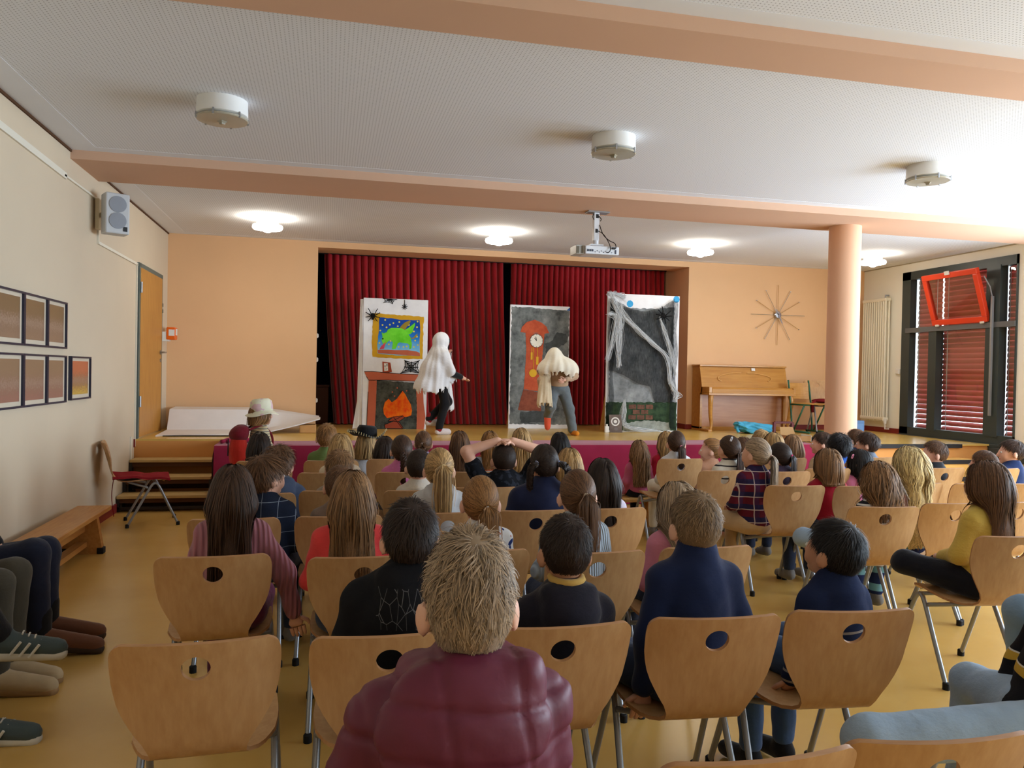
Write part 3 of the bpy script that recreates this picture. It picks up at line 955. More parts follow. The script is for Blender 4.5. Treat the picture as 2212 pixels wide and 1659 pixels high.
MB().tube(smooth_path([(-.04, -.085, .04), (0, -.10, .045), (.04, -.085, .04)], 4), .006, 6).build('handle', BLACK, dk)
bbx = thing('blue_crate', 'blue grey box on the stage edge right of the column', 'box', (6.20, 8.38, .21))
MB().box(-.13, .13, -.1, .1, .30, .78, .008).build('body', paint('crate_blue', (62, 92, 128), .6), bbx)
MB().box(-.11, .11, -.104, -.1, .34, .74, .002).build('front_panel', paint('crate_blue_front', (74, 104, 140), .6), bbx)
# ------------------------------------------------------------------ painted stage panels (outlines in panel coordinates, metres)
A1_gold = [(-0.318, 1.595), (-0.172, 1.586), (0.048, 1.579), (0.208, 1.575), (0.385, 1.566), (0.38, 1.419), (0.381, 1.171), (0.377, 0.975), (0.218, 0.974), (0.046, 0.979), (-0.162, 0.986), (-0.308, 0.995), (-0.32, 1.152), (-0.32, 1.336), (-0.312, 1.471)]
A1_sky = [(-0.226, 1.535), (-0.074, 1.531), (0.049, 1.513), (0.209, 1.515), (0.326, 1.517), (0.335, 1.38), (0.332, 1.169), (0.341, 1.02), (0.045, 1.02), (-0.242, 1.041), (-0.245, 1.203), (-0.229, 1.363)]
A1_ground = [(-0.243, 1.09), (-0.103, 1.096), (-0.005, 1.092), (0.167, 1.097), (0.29, 1.081), (0.334, 1.064), (0.341, 1.018), (0.143, 1.026), (-0.041, 1.036), (-0.236, 1.044)]
A1_dragon = [(-0.192, 1.333), (-0.168, 1.318), (-0.126, 1.335), (-0.108, 1.373), (-0.06, 1.399), (0.014, 1.401), (0.075, 1.397), (0.125, 1.374), (0.162, 1.338), (0.194, 1.289), (0.213, 1.24), (0.224, 1.191), (0.221, 1.135), (0.216, 1.117), (0.191, 1.113), (0.19, 1.165), (0.165, 1.19), (0.116, 1.194), (0.054, 1.201), (0.03, 1.186), (0.018, 1.149), (0.0, 1.111), (-0.048, 1.104), (-0.043, 1.147), (-0.038, 1.196), (-0.069, 1.232), (-0.105, 1.207), (-0.135, 1.169), (-0.165, 1.168), (-0.184, 1.198), (-0.193, 1.229), (-0.179, 1.272)]
A1_wing_green = [(0.125, 1.374), (0.174, 1.406), (0.222, 1.445), (0.265, 1.481), (0.26, 1.434), (0.242, 1.39), (0.23, 1.346), (0.194, 1.314), (0.163, 1.326)]
A1_wing_gold = [(0.051, 1.399), (0.081, 1.44), (0.123, 1.479), (0.19, 1.51), (0.203, 1.494), (0.179, 1.45), (0.149, 1.418), (0.131, 1.38), (0.094, 1.373)]
A1_tail = [(0.194, 1.289), (0.213, 1.265), (0.244, 1.272), (0.268, 1.304), (0.299, 1.33), (0.297, 1.305), (0.269, 1.267), (0.232, 1.253), (0.198, 1.265)]
A1_flame = [(-0.132, 1.206), (-0.158, 1.107), (-0.219, 1.099), (-0.195, 1.143), (-0.165, 1.174)]
A1_card = [(-0.176, 0.932), (-0.066, 0.918), (-0.043, 0.789), (-0.076, 0.783), (-0.076, 0.767), (-0.167, 0.769)]
A1_cardw = [(-0.155, 0.91), (-0.1, 0.908), (-0.095, 0.807), (-0.147, 0.8)]
A1_mantel = [(-0.419, 0.788), (-0.305, 0.791), (-0.183, 0.781), (0.049, 0.766), (0.358, 0.76), (0.347, 0.666), (0.149, 0.669), (-0.096, 0.677), (-0.357, 0.673), (-0.388, 0.722)]
A1_pl = [(-0.357, 0.673), (-0.248, 0.669), (-0.254, 0.294), (-0.267, -0.001), (-0.374, 0.011), (-0.369, 0.293), (-0.361, 0.514)]
A1_pr = [(0.288, 0.665), (0.385, 0.661), (0.402, 0.362), (0.431, 0.175), (0.409, -0.006), (0.309, -0.012), (0.31, 0.299)]
A1_box = [(-0.248, 0.672), (0.288, 0.649), (0.31, 0.299), (0.309, -0.012), (0.038, -0.015), (-0.267, -0.008), (-0.26, 0.294)]
A1_fire = [(-0.082, 0.421), (-0.036, 0.37), (0.03, 0.42), (0.108, 0.53), (0.146, 0.483), (0.178, 0.422), (0.223, 0.348), (0.243, 0.261), (0.232, 0.192), (0.158, 0.167), (0.096, 0.185), (0.01, 0.172), (-0.1, 0.153), (-0.143, 0.209), (-0.153, 0.282), (-0.134, 0.369)]
A1_logs = [(-0.087, 0.11), (-0.014, 0.172), (0.121, 0.186), (0.14, 0.155), (0.06, 0.105), (0.123, 0.024), (0.117, 0.006), (-0.122, 0.011), (-0.132, 0.061), (-0.086, 0.073), (-0.013, 0.104)]
A1_stars = [(-0.147, 1.504), (-0.182, 1.434), (-0.082, 1.441), (-0.034, 1.465), (0.026, 1.423), (0.046, 1.482), (-0.211, 1.357), (0.298, 1.497), (0.291, 1.419), (0.249, 1.357), (0.293, 1.286), (0.269, 1.232), (0.308, 1.171), (0.252, 1.142), (0.153, 1.148), (0.11, 1.139), (0.043, 1.139), (-0.069, 1.216), (-0.092, 1.17), (-0.22, 1.185), (0.179, 1.447), (-0.127, 1.403)]
A1_sparks = [(-0.032, 0.512), (0.034, 0.571), (0.164, 0.533), (-0.001, 0.457)]
A1_web = [(0.126, 0.96), (0.336, 0.961), (0.355, 0.772), (0.074, 0.773), (0.218, 0.856)]
A1_webt = [(-0.182, 1.796), (0.013, 1.792), (-0.047, 1.726), (-0.175, 1.739), (-0.078, 1.792)]
A1_misc = [(0.116, 1.695), (0.114, 1.791), (-0.317, 1.556), (-0.175, 1.245), (-0.456, 1.807), (0.425, 1.787)]
A2_top = [(-0.293, 1.405), (-0.273, 1.479), (-0.199, 1.555), (-0.079, 1.591), (0.02, 1.552), (0.099, 1.491), (0.138, 1.403), (0.057, 1.388), (-0.064, 1.401), (-0.228, 1.396)]
A2_body = [(-0.217, 1.397), (0.068, 1.395), (0.054, 1.193), (0.033, 0.937), (0.019, 0.544), (-0.227, 0.573), (-0.208, 0.953), (-0.202, 1.165)]
A2_base = [(-0.234, 0.572), (0.023, 0.534), (0.04, 0.257), (-0.308, 0.272), (-0.274, 0.424)]
A2_dial = [(-0.051, 1.285), (0.05, 1.288)]
A2_bob = [(-0.096, 0.812), (-0.035, 0.813)]
A2_pts = [(-0.135, 1.114), (-0.107, 1.008), (-0.051, 1.052), (-0.016, 0.936), (-0.121, 1.188), (-0.034, 1.19), (-0.093, 1.189), (-0.086, 0.861), (-0.446, -0.01), (0.454, 1.797)]
A3_gauze_top = [(-0.52, 1.897), (-0.344, 1.818), (-0.211, 1.751), (0.01, 1.718), (0.275, 1.796), (0.457, 1.922)]
A3_gauze_bot = [(-0.476, 0.869), (-0.322, 0.811), (-0.099, 0.69), (0.079, 0.652), (0.155, 0.424), (0.453, 0.427)]
A3_web1 = [(-0.387, 1.796), (-0.318, 1.634), (-0.094, 1.435), (0.109, 1.275), (0.337, 1.073), (0.401, 0.74), (0.461, 0.594)]
A3_web2 = [(-0.532, 1.934), (-0.453, 1.793), (-0.383, 1.591), (-0.399, 1.323), (-0.39, 0.933)]
A3_web3 = [(0.212, 1.632), (0.307, 1.406), (0.391, 1.179), (0.478, 0.825)]
A3_web4 = [(-0.558, 1.667), (-0.471, 1.649), (-0.446, 1.507), (-0.566, 1.011)]
A3_web5 = [(-0.303, 0.44), (-0.321, 0.275), (-0.295, 0.11), (-0.085, 0.038), (0.25, -0.014)]
A3_spider = [(0.267, 1.665)]
A3_paint = [(-0.553, 0.417), (0.544, 0.428), (0.553, 0.029)]
A3_blue = [(-0.213, 1.823), (0.498, 1.913)]
A3_card = [(-0.527, 0.232), (-0.353, 0.233), (-0.315, -0.014), (-0.478, -0.015), (-0.416, 0.136), (-0.529, 0.047)]

def art(parent, name, pts, mat, y, d=.003):
    """flat cut-out piece of paper or paint, proud of the board by d"""
    b = bmesh.new()
    vs_ = [b.verts.new((x, y - d, z)) for x, z in pts]
    f = b.faces.new(vs_)
    r = bmesh.ops.extrude_face_region(b, geom=[f])
    for v in [g for g in r['geom'] if isinstance(g, bmesh.types.BMVert)]:
        v.co.y = y
    bmesh.ops.triangulate(b, faces=[q for q in b.faces if len(q.verts) > 4])
    bmesh.ops.recalc_face_normals(b, faces=b.faces[:])
    me = bpy.data.meshes.new(name)
    b.to_mesh(me); b.free()
    me.materials.append(mat)
    return link(name, me, parent)

def ragged(pts, amp=.006, seed=1, step=.03):
    rnd = random.Random(seed)
    out = []
    n = len(pts)
    for i in range(n):
        a, b = Vector(pts[i]), Vector(pts[(i + 1) % n])
        k = max(1, int((b - a).length / step))
        nrm = Vector((-(b - a).y, (b - a).x))
        nrm = nrm.normalized() if nrm.length > 0 else nrm
        for j in range(k):
            p = a.lerp(b, j / k)
            if j:
                p = p + nrm * rnd.uniform(-amp, amp)
            out.append((p.x, p.y))
    return out

def circle(c, r, n=14):
    return [(c[0] + r * math.cos(2 * PI * k / n), c[1] + r * math.sin(2 * PI * k / n)) for k in range(n)]

def mottled(name, c1, c2, scale=5, rough=.8, c3=None, stretch=(1, 1, 1), bump=.0):
    m, n = new_mat(name, rough, .2)
    f = n.noise(n.coord(stretch), scale, 6, .65)
    st = [(.35, lin(c1)), (.62, lin(c2))] + ([(.75, lin(c3))] if c3 else [])
    n.l(n.ramp(f, st), n.b.inputs['Base Color'])
    if bump:
        n.bump(f, bump, .01)
    return m

SHEET = mottled('panel_sheet', (226, 226, 230), (240, 240, 242), 3, bump=.15)
GOLD = paint('paint_gold', (206, 156, 32), .7, .2, .08)
TERRA = paint('paint_terracotta', (190, 100, 72), .8, .2, .07)
BROWN = paint('paint_redbrown', (158, 70, 46), .8, .2, .1)
INK = paint('paint_black', (18, 20, 20), .7, .2, .05)
BRUSHED = mottled('paint_charcoal', (38, 42, 38), (86, 88, 80), 9)
GREY_BRUSH = mottled('paint_grey', (72, 76, 76), (134, 138, 136), 5.5, c3=(160, 163, 160))
GREY_DARK = mottled('paint_darkgrey', (54, 58, 58), (84, 88, 88), 5)
FIRE = mottled('paint_fire', (232, 60, 14), (244, 122, 20), 12)
DRAGON = mottled('paint_green', (92, 200, 34), (120, 224, 60), 6)
STAR = paint('paint_star', (214, 206, 92), .8)
PINK = paint('paint_pink', (206, 70, 96), .8)
OCHRE = paint('paint_ochre', (150, 128, 40), .8)

def sky_mat():
    m, n = new_mat('paint_night_sky', .8, .2)
    tc = n.n('ShaderNodeTexCoord')
    sep = n.n('ShaderNodeSeparateXYZ')
    n.l(tc.outputs['Generated'], sep.inputs[0])
    g = n.math('ADD', sep.outputs[2], n.math('MULTIPLY', n.math('SUBTRACT', n.noise(n.coord(), 8, 4), .5), .25))
    n.l(n.ramp(g, [(.15, lin((126, 196, 232))), (.45, lin((40, 130, 210))), (.75, lin((22, 70, 160)))]), n.b.inputs['Base Color'])
    return m

def board(name, label, cx, y, w, h, mat, lean=0.0, thick=.025):
    t = thing(name, label, 'stage prop', (cx, y, STAGE))
    t.rotation_euler = (math.radians(-lean), 0, 0)
    MB().box(-w / 2, w / 2, 0, thick, 0, h, .004).build('board', mat, t)
    for sx in (-1, 1):
        MB().prism([(thick, .02), (thick, .9), (thick + .03, .9), (.42, .0), (.38, .0)], sx * (w / 2 - .08) - .015, sx * (w / 2 - .08) + .015, 'yz').build('rear_strut', PLY, t)
    return t

# --- fireplace panel
p1 = board('fireplace_panel', 'tall white stage panel painted with a dragon picture over a burning fireplace', .89, 10.93, .885, 1.80, SHEET)
art(p1, 'picture_frame', ragged(A1_gold), GOLD, 0, .004)
art(p1, 'night_sky', ragged(A1_sky, .004, 2), sky_mat(), -.004)
for s in A1_stars:
    art(p1, 'star', circle(s, .012, 9), STAR, -.007, .001)
art(p1, 'painted_ground', A1_ground, TERRA, -.007, .002)
art(p1, 'gold_wing', A1_wing_gold, OCHRE, -.007, .002)
art(p1, 'dragon_tail', A1_tail, OCHRE, -.007, .002)
art(p1, 'dragon_body', A1_dragon, DRAGON, -.007, .003)
art(p1, 'green_wing', A1_wing_green, DRAGON, -.007, .0035)
art(p1, 'breath_flame', A1_flame, PINK, -.010, .001)
art(p1, 'dragon_eye', circle(A1_misc[3], .011, 10), INK, -.010, .001)
art(p1, 'firebox', ragged(A1_box, .004, 5), BRUSHED, 0, .002)
art(p1, 'mantel', ragged(A1_mantel, .004, 6), TERRA, -.002, .003)
art(p1, 'pillar', A1_pl, TERRA, -.002, .003)
art(p1, 'pillar', A1_pr, TERRA, -.002, .003)
art(p1, 'fire', A1_fire, FIRE, -.002, .003)
art(p1, 'logs', A1_logs, BROWN, -.002, .003)
for s in A1_sparks:
    art(p1, 'spark', circle(s, .012, 5), TERRA, -.002, .001)
art(p1, 'small_picture', A1_card, BROWN, 0, .004)
art(p1, 'small_picture_print', A1_cardw, WHITE, -.004, .001)
def ink_lines(parent, name, segs, y, r=.004, mat=INK):
    m = MB()
    for s in segs:
        m.tube([(a, y, b) for a, b in s], r, 5)
    return m.build(name, mat, parent)
x0, z0 = A1_cardw[0]
ink_lines(p1, 'small_picture_drawing', [[(x0 + .012, z0 - .03), (x0 + .012, z0 - .05), (x0 + .022, z0 - .05), (x0 + .022, z0 - .03)], [(x0 + .035, z0 - .015), (x0 + .035, z0 - .04), (x0 + .05, z0 - .04), (x0 + .05, z0 - .015), (x0 + .035, z0 - .015)], [(x0 + .015, z0 - .065), (x0 + .045, z0 - .075), (x0 + .02, z0 - .095)]], -.005, .003)
ink_lines(p1, 'mantel_outline', [[(a, b + .002) for a, b in A1_mantel[:5]], A1_pl[3:] , [A1_mantel[i] for i in (9, 8, 7, 6, 5)], A1_box[3:6]], -.005, .004)
lg = A1_logs
ink_lines(p1, 'log_outline', [lg[:5] + [lg[0]], lg[4:9], [lg[1], lg[6]], [lg[2], lg[8]]], -.006, .0035)
def web_lines(corners, hub, rings=(.35, .62, .9)):
    segs = [[hub, c] for c in corners]
    mids = []
    n = len(corners)
    for i in range(n):
        a, b = Vector(corners[i]), Vector(corners[(i + 1) % n])
        m = Vector(hub).lerp((a + b) / 2, .8)
        segs.append([hub, (m.x, m.y)])
        mids.append(m)
    h = Vector(hub)
    for r in rings:
        ring = []
        for i in range(n):
            c = h.lerp(Vector(corners[i]), r)
            e = h.lerp(mids[i], r * .9)
            ring += [(c.x, c.y), (e.x, e.y)]
        segs.append(ring + [ring[0]])
    return segs
ink_lines(p1, 'spider_web', web_lines(A1_web[:4], A1_web[4]), -.004, .006)
ink_lines(p1, 'top_spider_web', web_lines(A1_webt[:4], A1_webt[4], (.5, .9)), -.004, .004)
c = A1_misc[0]
ink_lines(p1, 'drawn_star_spider', [[A1_misc[1], c]] + [[c, (c[0] + .04 * math.cos(a), c[1] + .04 * math.sin(a))] for a in [k * PI / 4 + .2 for k in range(8)]], -.004, .005)
# white cloth hanging over the left edge of the panel
V, Fc = [], []
for j in range(15):
    z = 1.78 - j * .127
    for i in range(6):
        u = i / 5
        V.append((-.445 - .04 * u - .03 * (j / 14) * u - .05 * max(0, j - 11) / 3 * u, -.008 + .06 * u + .012 * math.sin(i * 2.2 + j * .9), max(.004, z)))
for j in range(14):
    for i in range(5):
        Fc.append((j * 6 + i, j * 6 + i + 1, j * 6 + i + 7, j * 6 + i + 6))
MB().add(V, Fc).build('hanging_sheet', SHEET, p1, smooth=True, fix=False)

FUR = paint('spider_fur', (16, 16, 18), .9, .2, .3, 40)
def spider(label, x, y, z, s=1.0, rot=0):
    t = thing('toy_spider', label, 'toy spider', (x, y, z), 0, 'toy spiders on the stage panels')
    t.rotation_euler = (0, rot, 0)
    MB().ell((0, -.02 * s, .0), (.036 * s, .026 * s, .042 * s), 12, 8).ell((0, -.022 * s, -.045 * s), (.022 * s, .018 * s, .022 * s), 10, 6).build('body', FUR, t, smooth=True)
    for k in range(8):
        sx = -1 if k % 2 else 1
        a = (-.9 + .6 * (k // 2)) 
        dx, dz = math.cos(a) * sx, math.sin(a)
        MB().tube(smooth_path([(.02 * sx * s, -.02 * s, 0), (.06 * dx * s, -.05 * s, .06 * dz * s), (.12 * dx * s, -.03 * s, .13 * dz * s + .01)], 4), [.007 * s] * 9, 6).build('leg', FUR, t, smooth=True)
    return t
spider('black toy spider stuck on the upper left of the fireplace panel', .89 + A1_misc[2][0], 10.925, STAGE + A1_misc[2][1], .85)

# --- grandfather clock panel
p2 = board('clock_panel', 'tall grey painted stage panel with a red-brown grandfather clock', 2.995, 11.09, .90, 1.80, SHEET)
art(p2, 'grey_background', ragged([(-.435, .07), (.44, .06), (.44, 1.74), (.2, 1.745), (-.1, 1.765), (-.43, 1.77)], .008, 8), GREY_BRUSH, 0, .002)
art(p2, 'dark_patch', ragged([(.1, 1.1), (.30, 1.2), (.42, 1.28), (.40, 1.40), (.26, 1.42), (.2, 1.3), (.08, 1.25)], .012, 9), GREY_DARK, -.002, .001)
art(p2, 'dark_patch', ragged([(-.27, .08), (.1, .1), (.12, .26), (-.27, .25)], .012, 10), GREY_DARK, -.002, .001)
CLK = mottled('paint_clock_red', (176, 74, 46), (198, 94, 60), 8)
CLK2 = mottled('paint_clock_brown', (122, 62, 46), (146, 82, 60), 10)
art(p2, 'clock_hood', ragged(A2_top, .003, 11), CLK, -.002, .004)
art(p2, 'clock_case', ragged(A2_body, .004, 12), CLK, -.002, .003)
art(p2, 'clock_base', ragged(A2_base, .005, 13), CLK2, -.002, .003)
dc = A2_dial[0]
art(p2, 'dial', circle(dc, .098, 24), mottled('paint_dial', (226, 218, 196), (240, 236, 224), 4), -.006, .002)
ink_lines(p2, 'dial_marks', [[(dc[0] + .08 * math.cos(k * PI / 6), dc[1] + .08 * math.sin(k * PI / 6)), (dc[0] + .092 * math.cos(k * PI / 6), dc[1] + .092 * math.sin(k * PI / 6))] for k in range(12)] + [circle(dc, .098, 24) + [circle(dc, .098, 24)[0]]], -.008, .0035)
ink_lines(p2, 'clock_hand', [[dc, (dc[0] - .012, dc[1] + .06)], [dc, (dc[0] - .032, dc[1] + .04)]], -.009, .005)
YEL = paint('paint_yellow', (222, 172, 40), .7)
q = A2_pts
art(p2, 'pendulum_bob', circle(A2_bob[0], .058, 20), YEL, -.006, .003)
ink_lines(p2, 'pendulum_rod', [[q[6], q[7]], [q[4], (q[4][0], q[0][1])], [q[5], (q[5][0], q[2][1])]], -.007, .005, YEL)
for a, b in ((q[0], q[1]), (q[2], q[3])):
    art(p2, 'clock_weight', [(a[0], a[1]), (b[0], a[1]), (b[0], b[1]), (a[0], b[1])], YEL, -.006, .003)
art(p2, 'blue_corner', [(.40, 1.745), (.449, 1.74), (.449, 1.79)], paint('paint_blue', (40, 110, 190), .7), -.002, .001)

# --- haunted panel with gauze and webs
p3 = board('haunted_panel', 'tall white stage panel hung with black gauze and stretched cobwebs', 4.365, 10.5, 1.10, 1.96, SHEET)
GRV = mottled('paint_graveyard', (26, 44, 30), (60, 82, 56), 9, c3=(92, 70, 58))
art(p3, 'grey_backdrop', ragged([(-.50, .42), (.47, .42), (.47, 1.80), (.2, 1.76), (-.2, 1.76), (-.50, 1.82)], .01, 20), mottled('paint_fog', (96, 100, 102), (156, 160, 162), 4, c3=(186, 190, 190)), 0, .001)
art(p3, 'graveyard_strip', ragged([(-.545, .02), (.54, .02), (.54, .43), (-.545, .42)], .008, 21), GRV, -.001, .002)
art(p3, 'ground_strip', ragged([(-.28, .02), (.45, .02), (.42, .14), (.1, .17), (-.28, .12)], .01, 22), mottled('paint_groundfog', (130, 136, 126), (170, 174, 166), 9), -.003, .001)
BRK = mottled('paint_brick', (84, 58, 48), (122, 84, 68), 14)
for r in range(3):
    for k in range(3 - (r % 2)):
        x, z = -.20 + k * .13 + (r % 2) * .06, .18 + r * .075
        art(p3, 'painted_brick', ragged([(x, z), (x + .11, z), (x + .108, z + .06), (x, z + .062)], .004, 30 + r * 5 + k), BRK, -.003, .0012)
for (bx_, bz_), k in zip(A3_blue, (40, 41)):
    art(p3, 'blue_splash', ragged(circle((bx_, bz_), .05, 9), .022, k), paint('paint_sky_blue', (58, 160, 214), .7), 0, .002)
# gauze
m, n = new_mat('black_gauze', .95, .1)
tcv = n.coord((1, 1, 1))
f = n.noise(n.coord((30, 30, 4)), 4, 4)
n.b.inputs['Base Color'].default_value = (*lin((34, 36, 38)), 1)
n.l(n.ramp(f, [(.3, (.35,) * 3), (.7, (.78,) * 3)]), n.b.inputs['Alpha'])
GAUZE = m
def interp(P, x):
    return float(np.interp(x, [p[0] for p in P], [p[1] for p in P]))
V, Fc = [], []
nx, nz = 40, 30
for i in range(nx + 1):
    x = -.52 + (.457 + .52) * i / nx
    zt, zb = interp(A3_gauze_top, x), interp(A3_gauze_bot, x * .95 - .02)
    for j in range(nz + 1):
        t = j / nz
        V.append((x, -.035 - .012 * math.sin(x * 34 + 5 * t) - .008 * math.sin(x * 61 + 2) - .01 * math.sin(t * 9 + x * 6), zt + (zb - zt) * t))
for i in range(nx):
    for j in range(nz):
        a = i * (nz + 1) + j
        Fc.append((a, a + 1, a + nz + 2, a + nz + 1))
MB().add(V, Fc).build('gauze', GAUZE, p3, smooth=True, fix=False)
for xs, zlo in ((-.50, .06), (.455, .05)):
    V, Fc = [], []
    for j in range(25):
        z = 1.88 - (1.88 - zlo) * j / 24
        for i in range(5):
            V.append((xs + (i - 2) * .022 + .01 * math.sin(j * .8), -.05 - .015 * math.sin(i * 2.1 + j * .6), z))
    for j in range(24):
        for i in range(4):
            a = j * 5 + i
            Fc.append((a, a + 1, a + 6, a + 5))
    MB().add(V, Fc).build('gauze_side_strip', GAUZE, p3, smooth=True, fix=False)
WEB = paint('cobweb_white', (226, 230, 234), .9, .1, .03, alpha=.8)
def cobweb(label, path, spread, n, seed, y=-.075):
    t = thing('cobweb', label, 'cobweb', (4.365, 10.5, STAGE), 0, 'stretched cobwebs on the haunted panel')
    rnd = random.Random(seed)
    m = MB()
    for k in range(n):
        off = [(rnd.gauss(0, spread), rnd.gauss(0, .010), rnd.gauss(0, spread * .6)) for _ in path]
        pts = [(p[0] + o[0] * (.5 if i in (0, len(path) - 1) else 1), y + o[1], max(.012, p[1] + o[2])) for i, (p, o) in enumerate(zip(path, off))]
        m.tube(smooth_path(pts, 5), rnd.uniform(.0012, .0035), 4, False)
    # soft body of the web: a thin crumpled strip
    V, Fc = [], []
    P = smooth_path([(p[0], y, max(.02, p[1])) for p in path], 6)
    for i, p in enumerate(P):
        a, b = P[max(i - 1, 0)], P[min(i + 1, len(P) - 1)]
        d = (b - a).normalized()
        nn = Vector((-d.z, 0, d.x))
        w = spread * (.9 + .4 * math.sin(i * 1.3 + seed))
        for s in (-1, -.33, .33, 1):
            V.append(tuple(p + nn * w * s + Vector((0, .012 * math.sin(i * .9 + s * 3), 0))))
    for i in range(len(P) - 1):
        for k in range(3):
            Fc.append((i * 4 + k, i * 4 + k + 1, i * 4 + k + 5, i * 4 + k + 4))
    o = m.build('threads', WEB, t, fix=False)
    o['kind'] = 'stuff'
    MB().add([(v[0], v[1], max(.012, v[2])) for v in V], Fc).build('web_body', paint('cobweb_soft', (224, 228, 232), .95, .1, .05, alpha=.28), t, smooth=True, fix=False)
    return t
cobweb('white cobweb stretched diagonally across the haunted panel', A3_web1, .022, 26, 1)
cobweb('white cobweb hanging down the left of the haunted panel', A3_web2, .035, 34, 2)
cobweb('thin white cobweb hanging under the spider on the haunted panel', A3_web3, .018, 16, 3)
cobweb('ragged white cobweb on the far left edge of the haunted panel', A3_web4, .03, 22, 4)
cobweb('white cobweb trailing down onto the stage floor at the haunted panel', A3_web5, .025, 26, 5, -.10)
cobweb('white cobweb bunched over the top left corner of the haunted panel', [(-.56, 1.95), (-.45, 1.96), (-.36, 1.93), (-.30, 1.90)], .03, 24, 6, -.02)
cobweb('white cobweb clump at the lower right of the haunted panel', [(.40, .72), (.45, .62), (.50, .54), (.47, .48)], .035, 24, 7)
spider('black toy spider hanging on the upper right of the haunted panel', 4.365 + A3_spider[0][0], 10.45, STAGE + A3_spider[0][1], 1.0, .4)
# painted loudspeaker card in front of the haunted panel
sc2 = thing('painted_card', 'small grey-brown card painted with a white ring standing before the haunted panel', 'card', (3.93, 10.36, STAGE))
sc2.rotation_euler = (math.radians(-8), 0, math.radians(-6))
MB().prism([(-.09, 0), (.09, .0), (.075, .255), (-.10, .25)], -.006, 0).build('card', mottled('card_taupe', (96, 84, 80), (124, 110, 104), 8), sc2)
for r, mt, y in ((.062, WHITE, -.0062), (.045, paint('card_grey', (120, 110, 108), .8), -.0072), (.024, WHITE, -.0082)):
    art(sc2, 'ring', circle((-.01, .155), r, 20), mt, y, .001)
art(sc2, 'lower_mark', circle((.0, .05), .025, 12), paint('card_grey', (120, 110, 108), .8), -.0062, .001)
wb_ = thing('white_bottle', 'small white block beside the painted card on the stage', 'block', (3.79, 10.36, STAGE))
MB().box(-.03, .03, -.02, .02, 0, .09, .006).build('body', WHITE, wb_)
MB().box(-.012, .012, -.012, .012, .09, .12, .003).build('cap', WHITE, wb_)
# ------------------------------------------------------------------ plywood shell chairs
SEAT_Z, BACK_Z = .43, .78
_prof = smooth_path([(0, -.315, BACK_Z), (0, -.287, .70), (0, -.258, .60), (0, -.237, .52), (0, -.212, .462), (0, -.165, .428), (0, -.09, .418), (0, .02, .426), (0, .12, .436), (0, .18, .430), (0, .215, .408)], 8)
_len = [0]
for i in range(1, len(_prof)):
    _len.append(_len[-1] + (_prof[i] - _prof[i - 1]).length)
_LT = _len[-1]
def prof_at(s):
    y = np.interp(s, _len, [p.y for p in _prof])
    z = np.interp(s, _len, [p.z for p in _prof])
    return float(y), float(z)
_WS = [0, .005, .012, .021, .033, .06, .12, .17, .215, .26, .30, .345, .385, .43, .50, .58, .64, _LT - .05, _LT - .02, _LT]
_WW = [.178, .190, .198, .204, .207, .209, .206, .198, .182, .158, .134, .118, .128, .160, .192, .200, .198, .190, .172, .135]
def half_w(s):
    return float(np.interp(s, _WS, _WW))

